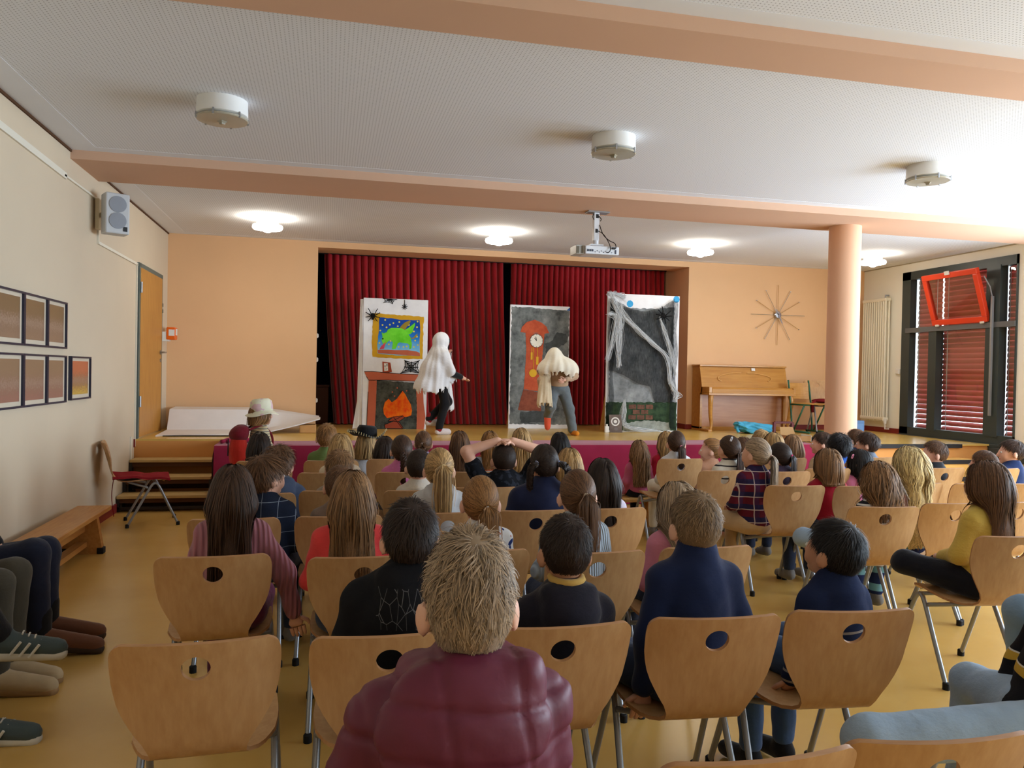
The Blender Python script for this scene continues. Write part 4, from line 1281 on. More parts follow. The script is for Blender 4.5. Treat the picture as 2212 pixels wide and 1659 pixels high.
def chair_shell_mesh():
    hs, hr = .075, .036           # hole centre below the top edge, hole radius
    S = [0, .006, .014, .024, .036] + [hs + .042 * k for k in ()]
    sq = .042
    s_rows = [0, .005, .012, .021, hs - sq] + [hs - sq + 2 * sq * (k + 1) / 4 for k in range(4)]
    s = s_rows[-1]
    while s < _LT - .06:
        s += .03
        s_rows.append(s)
    s_rows += [_LT - .04, _LT - .025, _LT - .012, _LT]
    s_rows = sorted(set(round(x, 5) for x in s_rows if x <= _LT))
    # columns as fractions, with a block |v| <= sq round the hole (in metres at the hole rows)
    vf = sq / .207
    cols = [-1, -.82, -.62, -.42, -vf, -vf / 2, 0, vf / 2, vf, .42, .62, .82, 1]
    i0 = s_rows.index(round(hs - sq, 5))
    i1 = s_rows.index(round(hs + sq, 5))
    j0, j1 = cols.index(-vf), cols.index(vf)
    P2, idx, Fc = [], {}, []
    def vid(i, j):
        if (i, j) not in idx:
            s_, w = s_rows[i], half_w(s_rows[i])
            idx[(i, j)] = len(P2)
            inblock = i0 <= i <= i1 and j0 <= j <= j1
            P2.append((s_, cols[j] * (.207 if inblock else w)))
        return idx[(i, j)]
    for i in range(len(s_rows) - 1):
        for j in range(len(cols) - 1):
            if i0 <= i < i1 and j0 <= j < j1:
                continue
            Fc.append((vid(i, j), vid(i, j + 1), vid(i + 1, j + 1), vid(i + 1, j)))
    loop = [vid(i0, j) for j in range(j0, j1)] + [vid(i, j1) for i in range(i0, i1)] + [vid(i1, j) for j in range(j1, j0, -1)] + [vid(i, j0) for i in range(i1, i0, -1)]
    # finer circle: two points per loop edge
    ring = []
    n = len(loop)
    for k in range(n):
        a, b = P2[loop[k]], P2[loop[(k + 1) % n]]
        ga = math.atan2(a[1], -(a[0] - hs))
        gb = math.atan2(b[1], -(b[0] - hs))
        if gb < ga - PI:
            gb += 2 * PI
        for g in (ga, (ga + gb) / 2):
            P2.append((hs - hr * math.cos(g), hr * math.sin(g)))
            ring.append(len(P2) - 1)
    m = len(ring)
    for k in range(n):
        Fc.append((loop[k], ring[2 * k], ring[2 * k + 1]))
        Fc.append((loop[k], ring[2 * k + 1], ring[(2 * k + 2) % m], loop[(k + 1) % n]))
    def pos(s_, v):
        y, z = prof_at(s_)
        w = max(.05, half_w(s_))
        q = (v / .2) ** 2
        bt = max(0, min(1, (.34 - s_) / .2))          # on the backrest
        y += .030 * q * bt
        st = max(0, min(1, (s_ - .38) / .1))
        z += .010 * q * st - .006 * st * (1 - q)
        return np.array((v, y, z))
    top, bot = [], []
    e = 1e-3
    for s_, v in P2:
        p = pos(s_, v)
        du = pos(min(s_ + e, _LT), v) - pos(max(s_ - e, 0), v)
        dv = pos(s_, v + e) - pos(s_, v - e)
        nn = np.cross(du, dv)
        nn /= np.linalg.norm(nn)
        top.append(p + nn * .0055)
        bot.append(p - nn * .0055)
    N = len(P2)
    faces = [f for f in Fc] + [tuple(reversed([i + N for i in f])) for f in Fc]
    edges = {}
    for f in Fc:
        for a, b in zip(f, f[1:] + f[:1]):
            edges[(a, b)] = edges.get((a, b), 0) + 1
    rim = []
    for (a, b) in edges:
        if (b, a) not in edges:
            rim.append(len(faces))
            faces.append((b, a, a + N, b + N))
    me = bpy.data.meshes.new('seat_shell')
    me.from_pydata([tuple(p) for p in top + bot], [], faces)
    me.materials.append(BEECH)
    me.materials.append(BEECH_EDGE)
    mi = [0] * len(faces)
    for r in rim:
        mi[r] = 1
    me.polygons.foreach_set('material_index', mi)
    me.polygons.foreach_set('use_smooth', [True] * len(faces))
    me.set_sharp_from_angle(angle=math.radians(50))
    b = bmesh.new()
    b.from_mesh(me)
    bmesh.ops.recalc_face_normals(b, faces=b.faces[:])
    b.to_mesh(me)
    b.free()
    me.update()
    return me

SHELL = chair_shell_mesh()
CHAIR_STEEL = paint('chair_steel_grey', (150, 154, 160), .35, .5, .04, metal=.55)
RUBBER = paint('rubber_black', (20, 20, 22), .7, .3)
def _leg(sx, front):
    ap = (sx * .185, .13, .395)
    foot = (sx * .20, .33, .012) if front else (sx * .20, -.10, .012)
    mid = (sx * .187, .165 if front else .095, .37)
    return MB().tube(smooth_path([(sx * .185, .13, .40), mid, tuple(.5 * (mid[k] + foot[k]) for k in range(3)), foot], 5), .0115, 10)
_leg_me = {}
def make_chair(label, loc, rz=0.0, group='plywood audience chairs', detail=True):
    t = thing('plywood_chair', label, 'chair', loc, rz, group)
    link('seat_shell', SHELL, t)
    for sx in (-1, 1):
        for fr_ in (True, False):
            k = (sx, fr_)
            if k not in _leg_me:
                o = _leg(sx, fr_).build('leg', CHAIR_STEEL, t, smooth=True)
                y = .33 if fr_ else -.10
                c_ = MB().lathe([(.017, 0), (.017, .03), (.0125, .035)], (sx * .20, y, 0), 10).build('foot_cap', RUBBER, o, smooth='auto')
                _leg_me[k] = (o.data, c_.data)
            else:
                o = link('leg', _leg_me[k][0], t)
                link('foot_cap', _leg_me[k][1], o)
    if 'bar' not in _leg_me:
        o = MB().tube([(-.185, .13, .40), (.185, .13, .40)], .0105, 8).build('crossbar', CHAIR_STEEL, t, smooth=True)
        o2 = MB().tube(smooth_path([(-.187, .07, .36), (-.10, -.08, .405), (.10, -.08, .405), (.187, .07, .36)], 5), .0105, 8).build('rear_crossbar', CHAIR_STEEL, t, smooth=True)
        _leg_me['bar'] = (o.data, o2.data)
    else:
        link('crossbar', _leg_me['bar'][0], t)
        link('rear_crossbar', _leg_me['bar'][1], t)
    return t

# (x, y of the backrest's top edge), turn in degrees, label
CHAIRS = [
    ((-.32, 2.11), 2, 'empty plywood chair nearest the camera at bottom left'),
    ((.17, 2.08), 0, 'plywood chair behind the boy in the black printed hoodie'),
    ((.65, 2.07), 0, 'plywood chair behind the boy with dark hair and yellow collar'),
    ((1.12, 2.07), -4, 'plywood chair behind the boy in the navy stand-collar jacket'),
    ((1.57, 2.06), -6, 'plywood chair behind the black-haired boy with striped sleeves'),
    ((.26, 1.13), 0, 'plywood chair of the boy in the burgundy quilted jacket'),
    ((.80, 1.28), 0, 'plywood chair barely showing at the bottom edge right of the burgundy jacket'),
    ((1.19, 1.28), -5, 'plywood chair at the bottom right corner before the pale jeans'),
    ((-.41, 3.07), 1, 'plywood chair of the girl in the pink ribbed sweater'),
    ((.14, 2.98), 0, 'plywood chair of the long-haired girl in coral red'),
    ((.59, 3.01), 0, 'plywood chair of the girl in the white floral top'),
    ((1.05, 2.92), 0, 'plywood chair of the ponytail girl in pale grey ribbing'),
    ((1.54, 2.94), 0, 'plywood chair of the fair-haired child in pink behind the navy jacket'),
    ((-.42, 3.82), 0, 'plywood chair of the boy in the navy checked top'),
    ((.06, 3.83), 0, 'plywood chair of the child with cropped brown hair left of centre'),
    ((.59, 3.86), 0, 'plywood chair of the blonde ponytail girl in the grey hoodie'),
    ((1.05, 3.87), 0, 'plywood chair of the child in navy with two plaits'),
    ((1.46, 3.88), 0, 'plywood chair of the dark long-haired girl in white'),
    ((-.38, 4.58), 0, 'plywood chair of the curly boy in the blue-grey hoodie'),
    ((.05, 4.65), 0, 'plywood chair of the light brown haired child behind the coral girl'),
    ((.53, 4.61), 0, 'plywood chair of the dark cropped boy with pale collar'),
    ((.95, 4.68), 0, 'plywood chair of the boy with hands on his head'),
    ((1.45, 4.65), 0, 'plywood chair of the fair-haired child right of the plaits'),
    ((.01, 5.47), 0, 'plywood chair of the long straight blonde girl on the left'),
    ((.53, 5.46), 0, 'plywood chair with a hole showing pink, of the girl with one plait'),
    ((1.06, 5.43), 0, 'plywood chair in front of the boy with raised arms'),
    ((-.47, 6.20), 0, 'plywood chair of the dark-haired girl by the bucket-hat child'),
    ((.03, 6.20), 0, 'plywood chair of the boy in the green shirt'),
    ((.51, 6.28), 0, 'plywood chair between the black hat and the plait girl'),
    ((3.09, 2.94), -6, 'plywood chair of the girl in the yellow sweater'),
    ((3.02, 3.74), -8, 'plywood chair of the tousled girl with striped sleeves'),
    ((3.54, 3.80), -4, 'plywood chair of the girl with long wavy pale blonde hair'),
    ((3.00, 4.56), -6, 'plywood chair of the girl in the plaid shirt'),
    ((3.47, 4.50), -2, 'plywood chair of the bob-haired girl in dark red'),
    ((3.95, 4.57), 0, 'plywood chair right of the bob-haired girl, row behind the pale blonde'),
    ((4.40, 4.53), 0, 'plywood chair of the boy with very short hair at the right'),
    ((4.81, 4.49), 0, 'plywood chair cut by the right picture edge, middle row'),
    ((3.98, 3.80), 0, 'plywood chair cut by the right picture edge behind the yellow sweater'),
    ((2.92, 5.36), 0, 'plywood chair of the girl with a hair clip and striped top'),
    ((3.38, 5.26), 0, 'plywood chair of the dark ponytail child with a pink scrunchie'),
    ((3.84, 5.41), 0, 'plywood chair of the dark-haired girl in pink'),
    ((4.88, 5.37), 0, 'plywood chair with a hole showing blue, of the boy with faded sides'),
    ((5.35, 5.30), 0, 'plywood chair of the boy in navy at the right edge'),
    ((2.94, 6.16), 0, 'plywood chair of the dark ponytail girl in white sitting by the front bench'),
    ((3.60, 6.20), 0, 'plywood chair of the child in profile in the front right group'),
    ((3.95, 6.16), 0, 'plywood chair of the blonde bob child in red'),
    ((4.40, 6.16), 0, 'plywood chair of the boy before the column'),
    ((4.85, 6.16), 0, 'plywood chair of the boy in grey right of the column'),
]
for (x, y), dg, lb in CHAIRS:
    a = math.radians(dg)
    make_chair(lb, (x - .315 * math.sin(a), y + .315 * math.cos(a), 0), a)
# chair against the left wall with a red cloth on its seat
lc = make_chair('plywood chair side-on at the left wall with a red cloth on its seat', (-1.73, 7.98, 0), math.radians(-75), 'plywood chairs beside the audience')
rc = thing('red_cloth', 'folded dark red cloth lying on the chair at the left wall', 'cloth', (-1.73, 7.98, .445), math.radians(-75))
V, Fc = [], []
for i in range(13):
    for j in range(13):
        u, v = i / 12 * 2 - 1, j / 12 * 2 - 1
        V.append((u * .20, .02 + v * .24, .018 + .012 * math.sin(3 * u + 2 * v) + .006 * math.sin(7 * v - 3 * u) - .03 * max(0, v - .7)))
for i in range(12):
    for j in range(12):
        a = i * 13 + j
        Fc.append((a, a + 13, a + 14, a + 1))
m = len(V)
V += [(x, y, z - .02) for x, y, z in V]
Fc += [tuple(reversed([k + m for k in f])) for f in Fc]
Fc += [(i * 13, i * 13 + m, (i + 1) * 13 + m, (i + 1) * 13) for i in range(12)] + [(i * 13 + 12, (i + 1) * 13 + 12, (i + 1) * 13 + 12 + m, i * 13 + 12 + m) for i in range(12)]
Fc += [(j, j + 1, j + 1 + m, j + m) for j in range(12)] + [(156 + j, 156 + j + m, 157 + j + m, 157 + j) for j in range(12)]
MB().add(V, Fc).build('cloth_pad', paint('cloth_red', (142, 34, 42), .9, .1, .1, 8), rc, smooth='auto')
MB().tube(smooth_path([(-.19, -.20, .0), (-.21, -.22, -.2), (-.20, -.20, -.40)], 5), .004, 5).build('tie_string', paint('cloth_red', (142, 34, 42), .9), rc)
# white-framed shell chair beside the column on the stage
wc = make_chair('pale plywood chair on white legs half hidden by the column', (7.30, 10.50, STAGE), math.radians(165), 'plywood chairs beside the audience')
rj = thing('red_bundle', 'dark red garment lying on the white-legged chair by the column', 'garment', (7.30, 10.50, STAGE + .445), math.radians(165))
MB().ell((0, 0, .03), (.17, .16, .035), 14, 8).ell((-.1, .08, .05), (.08, .09, .03), 12, 8).build('folded_body', paint('garment_red', (112, 28, 34), .9, .1, .15, 9), rj, smooth=True)
MB().tube(smooth_path([(.15, .1, .04), (.21, .15, -.02), (.21, .16, -.14)], 5), .022, 8).build('sleeve', paint('garment_red', (112, 28, 34), .9), rj, smooth=True)

# ------------------------------------------------------------------ long wooden benches
BENCH = wood('bench_pine', (206, 152, 84), (180, 120, 58), 1, .4)
BENCH2 = wood('bench_front_pine', (220, 176, 110), (196, 148, 80), 0, .4)
def long_bench(label, loc, rz, L, mat, w=.26, h=.33):
    t = thing('long_bench', label, 'bench', loc, rz, 'long gym benches')
    MB().box(-w / 2, w / 2, 0, L, h - .035, h, .006).build('seat_board', mat, t)
    MB().box(-.02, .02, .25, L - .25, h - .15, h - .035).build('under_beam', mat, t)
    for y in ((.30, L - .30) if L < 4 else (.30, L / 2, L - .30)):
        MB().prism([(-w / 2 - .02, 0), (w / 2 + .02, 0), (w / 2 - .03, h - .035), (-w / 2 + .03, h - .035)], y - .03, y + .03).build('support', mat, t)
        for sx in (-1, 1):
            MB().box(sx * (w / 2) - .025, sx * (w / 2) + .025, y - .035, y + .035, 0, .05, .006).build('rubber_foot', RUBBER, t)
    MB().box(-.035, .035, .2, L - .2, .06, .10).build('balance_beam', mat, t)
    return t
long_bench('long pine bench along the left wall', (-1.86, 3.3, 0), 0, 3.75, BENCH)
long_bench('long pine bench in front of the right-hand chairs', (4.9, 7.0, 0), math.radians(90), 2.2, BENCH2)
long_bench('long pine bench in front of the left-hand chairs', (2.35, 6.95, 0), math.radians(90), 2.4, BENCH2)
# ------------------------------------------------------------------ people: smooth bodies grown from a distance field
def rotz(a):
    c, s = math.cos(a), math.sin(a)
    return np.array([[c, -s, 0], [s, c, 0], [0, 0, 1.]])
def rotx(a):
    c, s = math.cos(a), math.sin(a)
    return np.array([[1., 0, 0], [0, c, -s], [0, s, c]])
def roty(a):
    c, s = math.cos(a), math.sin(a)
    return np.array([[c, 0, s], [0, 1., 0], [-s, 0, c]])

def cone(a, b, ra, rb=None):
    return ('c', np.array(a, float), np.array(b, float), ra, ra if rb is None else rb)
def ell(c, r, R=None):
    return ('e', np.array(c, float), np.array(r, float), np.eye(3) if R is None else R)
def chain(pts, rs):
    return [cone(pts[i], pts[i + 1], rs[i], rs[i + 1]) for i in range(len(pts) - 1)]

def prim_eval(p, P):
    if p[0] == 'c':
        _, a, b, ra, rb = p
        ab = b - a
        L = max(float(ab @ ab), 1e-9)
        t = np.clip((P - a) @ ab / L, 0, 1)
        return np.linalg.norm(P - a - t[..., None] * ab, axis=-1) - (ra + (rb - ra) * t)
    _, c, r, R = p
    q = (P - c) @ R
    k0 = np.linalg.norm(q / r, axis=-1)
    k1 = np.linalg.norm(q / (r * r), axis=-1) + 1e-9
    return k0 * (k0 - 1) / k1

def prim_box(p, pad):
    if p[0] == 'c':
        _, a, b, ra, rb = p
        r = max(ra, rb) + pad
        return np.minimum(a, b) - r, np.maximum(a, b) + r
    _, c, r, R = p
    e = np.abs(R) @ r + pad
    return c - e, c + e

def smin(a, b, k):
    h = np.clip(.5 + .5 * (b - a) / k, 0, 1)
    return b + (a - b) * h - k * h * (1 - h)

def field(prims, P, k=.03):
    d = None
    for p in prims:
        e = prim_eval(p, P)
        d = e if d is None else smin(d, e, k)
    return d

def nets(prims, h, k=.03):
    """surface nets of the smooth union of prims"""
    lo = np.min([prim_box(p, 0)[0] for p in prims], axis=0) - 3 * h - k * .3
    hi = np.max([prim_box(p, 0)[1] for p in prims], axis=0) + 3 * h + k * .3
    n = np.ceil((hi - lo) / h).astype(int) + 1
    D = np.full(n, .5, np.float32)
    ax = [lo[i] + h * np.arange(n[i]) for i in range(3)]
    for p in prims:
        a, b = prim_box(p, k + 2 * h)
        i0 = np.maximum(np.floor((a - lo) / h).astype(int), 0)
        i1 = np.minimum(np.ceil((b - lo) / h).astype(int) + 1, n)
        sl = tuple(slice(i0[i], i1[i]) for i in range(3))
        G = np.stack(np.meshgrid(ax[0][sl[0]], ax[1][sl[1]], ax[2][sl[2]], indexing='ij'), -1)
        D[sl] = smin(D[sl], prim_eval(p, G).astype(np.float32), k)
    S = D < 0
    c = np.zeros(n - 1, np.int8)
    for dx in (0, 1):
        for dy in (0, 1):
            for dz in (0, 1):
                c += S[dx:n[0] - 1 + dx, dy:n[1] - 1 + dy, dz:n[2] - 1 + dz]
    act = (c > 0) & (c < 8)
    idx = np.full(n - 1, -1, np.int64)
    I = np.argwhere(act)
    idx[act] = np.arange(len(I))
    acc = np.zeros((len(I), 3))
    cnt = np.zeros(len(I))
    corner = [(x, y, z) for x in (0, 1) for y in (0, 1) for z in (0, 1)]
    for a in corner:
        for b in corner:
            if sum(b) - sum(a) == 1 and sum(abs(b[i] - a[i]) for i in range(3)) == 1:
                da = D[I[:, 0] + a[0], I[:, 1] + a[1], I[:, 2] + a[2]]
                db = D[I[:, 0] + b[0], I[:, 1] + b[1], I[:, 2] + b[2]]
                cr = (da < 0) != (db < 0)
                t = np.where(cr, da / np.where(cr, da - db, 1), 0)
                for i in range(3):
                    acc[:, i] += np.where(cr, a[i] + t * (b[i] - a[i]), 0)
                cnt += cr
    V = lo + h * (I + acc / cnt[:, None])
    faces = []
    for axis in range(3):
        u, v = (axis + 1) % 3, (axis + 2) % 3
        s0 = [slice(None)] * 3
        s1 = [slice(None)] * 3
        s0[axis] = slice(0, -1)
        s1[axis] = slice(1, None)
        A, B = S[tuple(s0)], S[tuple(s1)]
        E = np.argwhere(A != B)
        if not len(E):
            continue
        flip = A[E[:, 0], E[:, 1], E[:, 2]]
        def g(du, dv):
            q = E.copy()
            q[:, u] += du
            q[:, v] += dv
            return idx[q[:, 0], q[:, 1], q[:, 2]]
        Q = np.stack([g(-1, -1), g(0, -1), g(0, 0), g(-1, 0)], 1)
        Q[~flip] = Q[~flip][:, ::-1]
        faces.append(Q)
    return V, np.concatenate(faces)

def np_mesh(name, V, Fq, mat, parent, smooth=True):
    me = bpy.data.meshes.new(name)
    me.vertices.add(len(V))
    me.vertices.foreach_set('co', np.asarray(V, np.float32).ravel())
    k = Fq.shape[1]
    me.loops.add(Fq.size)
    me.loops.foreach_set('vertex_index', Fq.astype(np.int32).ravel())
    me.polygons.add(len(Fq))
    me.polygons.foreach_set('loop_start', np.arange(0, Fq.size, k, dtype=np.int32))
    me.polygons.foreach_set('loop_total', np.full(len(Fq), k, np.int32))
    if smooth:
        me.polygons.foreach_set('use_smooth', np.ones(len(Fq), bool))
    me.materials.append(mat)
    me.update(calc_edges=True)
    me.validate()
    return link(name, me, parent)

def vnoise(P, f, seed=0):
    """cheap smooth noise in [-1, 1]"""
    a = P * f + seed * 1.7
    return (np.sin(a[:, 0] + 1.3 * np.sin(a[:, 1] * .9 + seed)) * np.sin(a[:, 1] * 1.1 + 1.1 * np.sin(a[:, 2] * .8)) + np.sin(a[:, 2] * 1.2 + 1.2 * np.sin(a[:, 0] * .7 + seed))) * .5

def vnormals(V, Fq):
    n = np.zeros_like(V)
    fn = np.cross(V[Fq[:, 2]] - V[Fq[:, 0]], V[Fq[:, 3]] - V[Fq[:, 1]])
    for i in range(4):
        np.add.at(n, Fq[:, i], fn)
    return n / (np.linalg.norm(n, axis=1, keepdims=True) + 1e-12)

def grow(name, prims, mat, parent, h, k=.03, disp=None, wrinkle=0.0, seed=0):
    V, Fq = nets(prims, h, k)
    if disp is not None or wrinkle:
        N = vnormals(V, Fq)
        d = np.zeros(len(V))
        if wrinkle:
            d += wrinkle * (vnoise(V * np.array([1, 1, 1.9]), 24, seed) + .6 * vnoise(V * np.array([1.5, 1, 1.]), 47, seed + 3))
        if disp is not None:
            d += disp(V, N)
        V = V + N * d[:, None]
    return np_mesh(name, V, Fq, mat, parent)

# ------------------------------------------------------------------ fabrics, skin, hair colours
def fabric(name, col, bump=.25, rough=.9, var=.08, sheen=.15):
    key = 'fab_' + name
    if key in _mats:
        return _mats[key]
    m, n = new_mat(key, rough, .15)
    c = lin(col)
    v = n.coord()
    f = n.noise(v, 9, 4)
    n.l(n.ramp(f, [(.3, tuple(x * (1 - var) for x in c)), (.7, tuple(min(1, x * (1 + var)) for x in c))]), n.b.inputs['Base Color'])
    n.b.inputs['Sheen Weight'].default_value = sheen
    n.bump(n.noise(n.coord((1, 1, 1.6)), 26, 4, .6), bump, .012)
    _mats[key] = m
    return m

def band_fabric(name, c0, c1, period, duty=.5, axis=2, wob=.0, extra=None, rough=.9, bumpy=False, zmax=None):
    key = 'fab_' + name
    if key in _mats:
        return _mats[key]
    m, n = new_mat(key, rough, .15)
    v = n.coord()
    sep = n.n('ShaderNodeSeparateXYZ')
    n.l(v, sep.inputs[0])
    o = sep.outputs[axis]
    if wob:
        o = n.math('ADD', o, n.math('MULTIPLY', n.noise(v, 6, 2), wob))
    fr_ = n.math('FRACT', n.math('DIVIDE', o, period))
    st = n.math('LESS_THAN', fr_, duty)
    if zmax is not None:
        st = n.math('MULTIPLY', st, n.math('LESS_THAN', sep.outputs[2], zmax))
    col = n.mix(st, lin(c0), lin(c1))
    if extra:
        for ax2, per, dt, c2, fac in extra:
            s2 = n.math('LESS_THAN', n.math('FRACT', n.math('DIVIDE', sep.outputs[ax2], per)), dt)
            col = n.mix(n.math('MULTIPLY', s2, fac), col, lin(c2))
    n.l(col, n.b.inputs['Base Color'])
    if bumpy:
        w = n.math('SINE', n.math('MULTIPLY', o, 2 * PI / period))
        n.bump(w, .5, .006)
    else:
        n.bump(n.noise(n.coord((1, 1, 1.6)), 26, 4, .6), .2, .012)
    _mats[key] = m
    return m

def rib_fabric(name, col, period=.012):
    c = lin(col)
    key = 'fab_' + name
    m, n = new_mat(key, .95, .1)
    v = n.coord()
    sep = n.n('ShaderNodeSeparateXYZ')
    n.l(v, sep.inputs[0])
    w = n.math('SINE', n.math('MULTIPLY', n.math('ADD', sep.outputs[0], n.math('MULTIPLY', sep.outputs[1], .35)), 2 * PI / period))
    n.l(n.ramp(n.math('MULTIPLY_ADD', w, .5, .5), [(.0, tuple(x * .8 for x in c)), (.8, c)]), n.b.inputs['Base Color'])
    n.bump(w, .7, .006)
    n.b.inputs['Sheen Weight'].default_value = .2
    return m

def spot_fabric(name, base, spots, scale=22):
    key = 'fab_' + name
    m, n = new_mat(key, .9, .15)
    col = lin(base)
    cur = None
    for i, (c, thr) in enumerate(spots):
        f = n.noise(n.coord((1 + .1 * i, 1, 1 + .07 * i)), scale * (1 + .25 * i), 2, .5)
        k = n.math('GREATER_THAN', f, thr)
        cur = n.mix(k, cur if cur is not None else col, lin(c))
    n.l(cur, n.b.inputs['Base Color'])
    n.bump(n.noise(n.coord(), 26, 4), .2, .012)
    return m

def skin_mat(name, col):
    if name in _mats:
        return _mats[name]
    m, n = new_mat(name, .5, .35)
    c = lin(col)
    f = n.noise(n.coord(), 14, 3)
    n.l(n.ramp(f, [(.3, (c[0] * .95, c[1] * .88, c[2] * .85)), (.7, c)]), n.b.inputs['Base Color'])
    n.b.inputs['Subsurface Weight'].default_value = .08
    n.b.inputs['Subsurface Radius'].default_value = (.012, .005, .003)
    _mats[name] = m
    return m
SKIN = skin_mat('skin_light', (226, 178, 154))
SKIN2 = skin_mat('skin_tan', (198, 148, 118))
EYE_W = paint('eye_white', (232, 228, 224), .3, .5)
EYE_D = paint('eye_dark', (40, 28, 22), .2, .6)
LIP = paint('lip', (186, 100, 92), .5, .4)

def hair_mat(name, col, var=.65):
    key = 'hair_' + name
    if key in _mats:
        return _mats[key]
    m, n = new_mat(key, .52, .28)
    c = lin(col)
    at_ = n.n('ShaderNodeAttribute', attribute_name='hv')
    lo_, hi_ = tuple(x * (1 - var) for x in c), tuple(min(1, x * (1 + var * .9)) for x in c)
    n.l(n.ramp(at_.outputs['Fac'], [(.05, lo_), (.5, c), (1, hi_)]), n.b.inputs['Base Color'])
    n.b.inputs['Anisotropic'].default_value = .5
    _mats[key] = m
    return m
HAIR = dict(black=(26, 22, 22), dark=(46, 34, 28), darkbrown=(68, 47, 34), brown=(96, 67, 45), lightbrown=(130, 96, 64), sandy=(154, 132, 108), ash=(128, 104, 78), blonde=(170, 136, 90), paleblonde=(216, 188, 134), goldbrown=(138, 98, 58))

# ------------------------------------------------------------------ hair
HEAD_R = np.array([.0725, .094, .095])
def hair_mask(d, nape=-.80):
    lim = np.interp(d[:, 2], [-.80, -.6, -.3, .05, .3, .55, .95], [-.42, -.32, -.12, .10, .50, .70, 1.1])
    return (d[:, 1] < lim) & (d[:, 2] > nape)

def fib(n, seed):
    r = np.random.RandomState(seed)
    i = np.arange(n) + .5
    z = 1 - 2 * i / n
    a = PI * (1 + 5 ** .5) * i
    q = np.sqrt(1 - z * z)
    d = np.stack([q * np.cos(a), q * np.sin(a), z], 1) + r.normal(0, .35 / math.sqrt(n) * 2, (n, 3))
    return d / np.linalg.norm(d, axis=1, keepdims=True), r

def unit(v):
    return v / (np.linalg.norm(v, axis=-1, keepdims=True) + 1e-9)

def ribbons(paths, out, width, taper=.35):
    """paths (N,K,3), outward normals (N,K,3) -> verts, quads"""
    N, K, _ = paths.shape
    T = np.gradient(paths, axis=1)
    side = unit(np.cross(T, out))
    w = np.linspace(1, taper, K)[None, :, None] * (width if np.isscalar(width) else width[:, None, None]) * .5
    A, B = paths - side * w, paths + side * w
    V = np.stack([A, B], 2).reshape(-1, 3)
    base = (np.arange(N)[:, None] * K + np.arange(K - 1)[None, :]).reshape(-1) * 2
    Q = np.stack([base, base + 1, base + 3, base + 2], 1)
    return V, Q

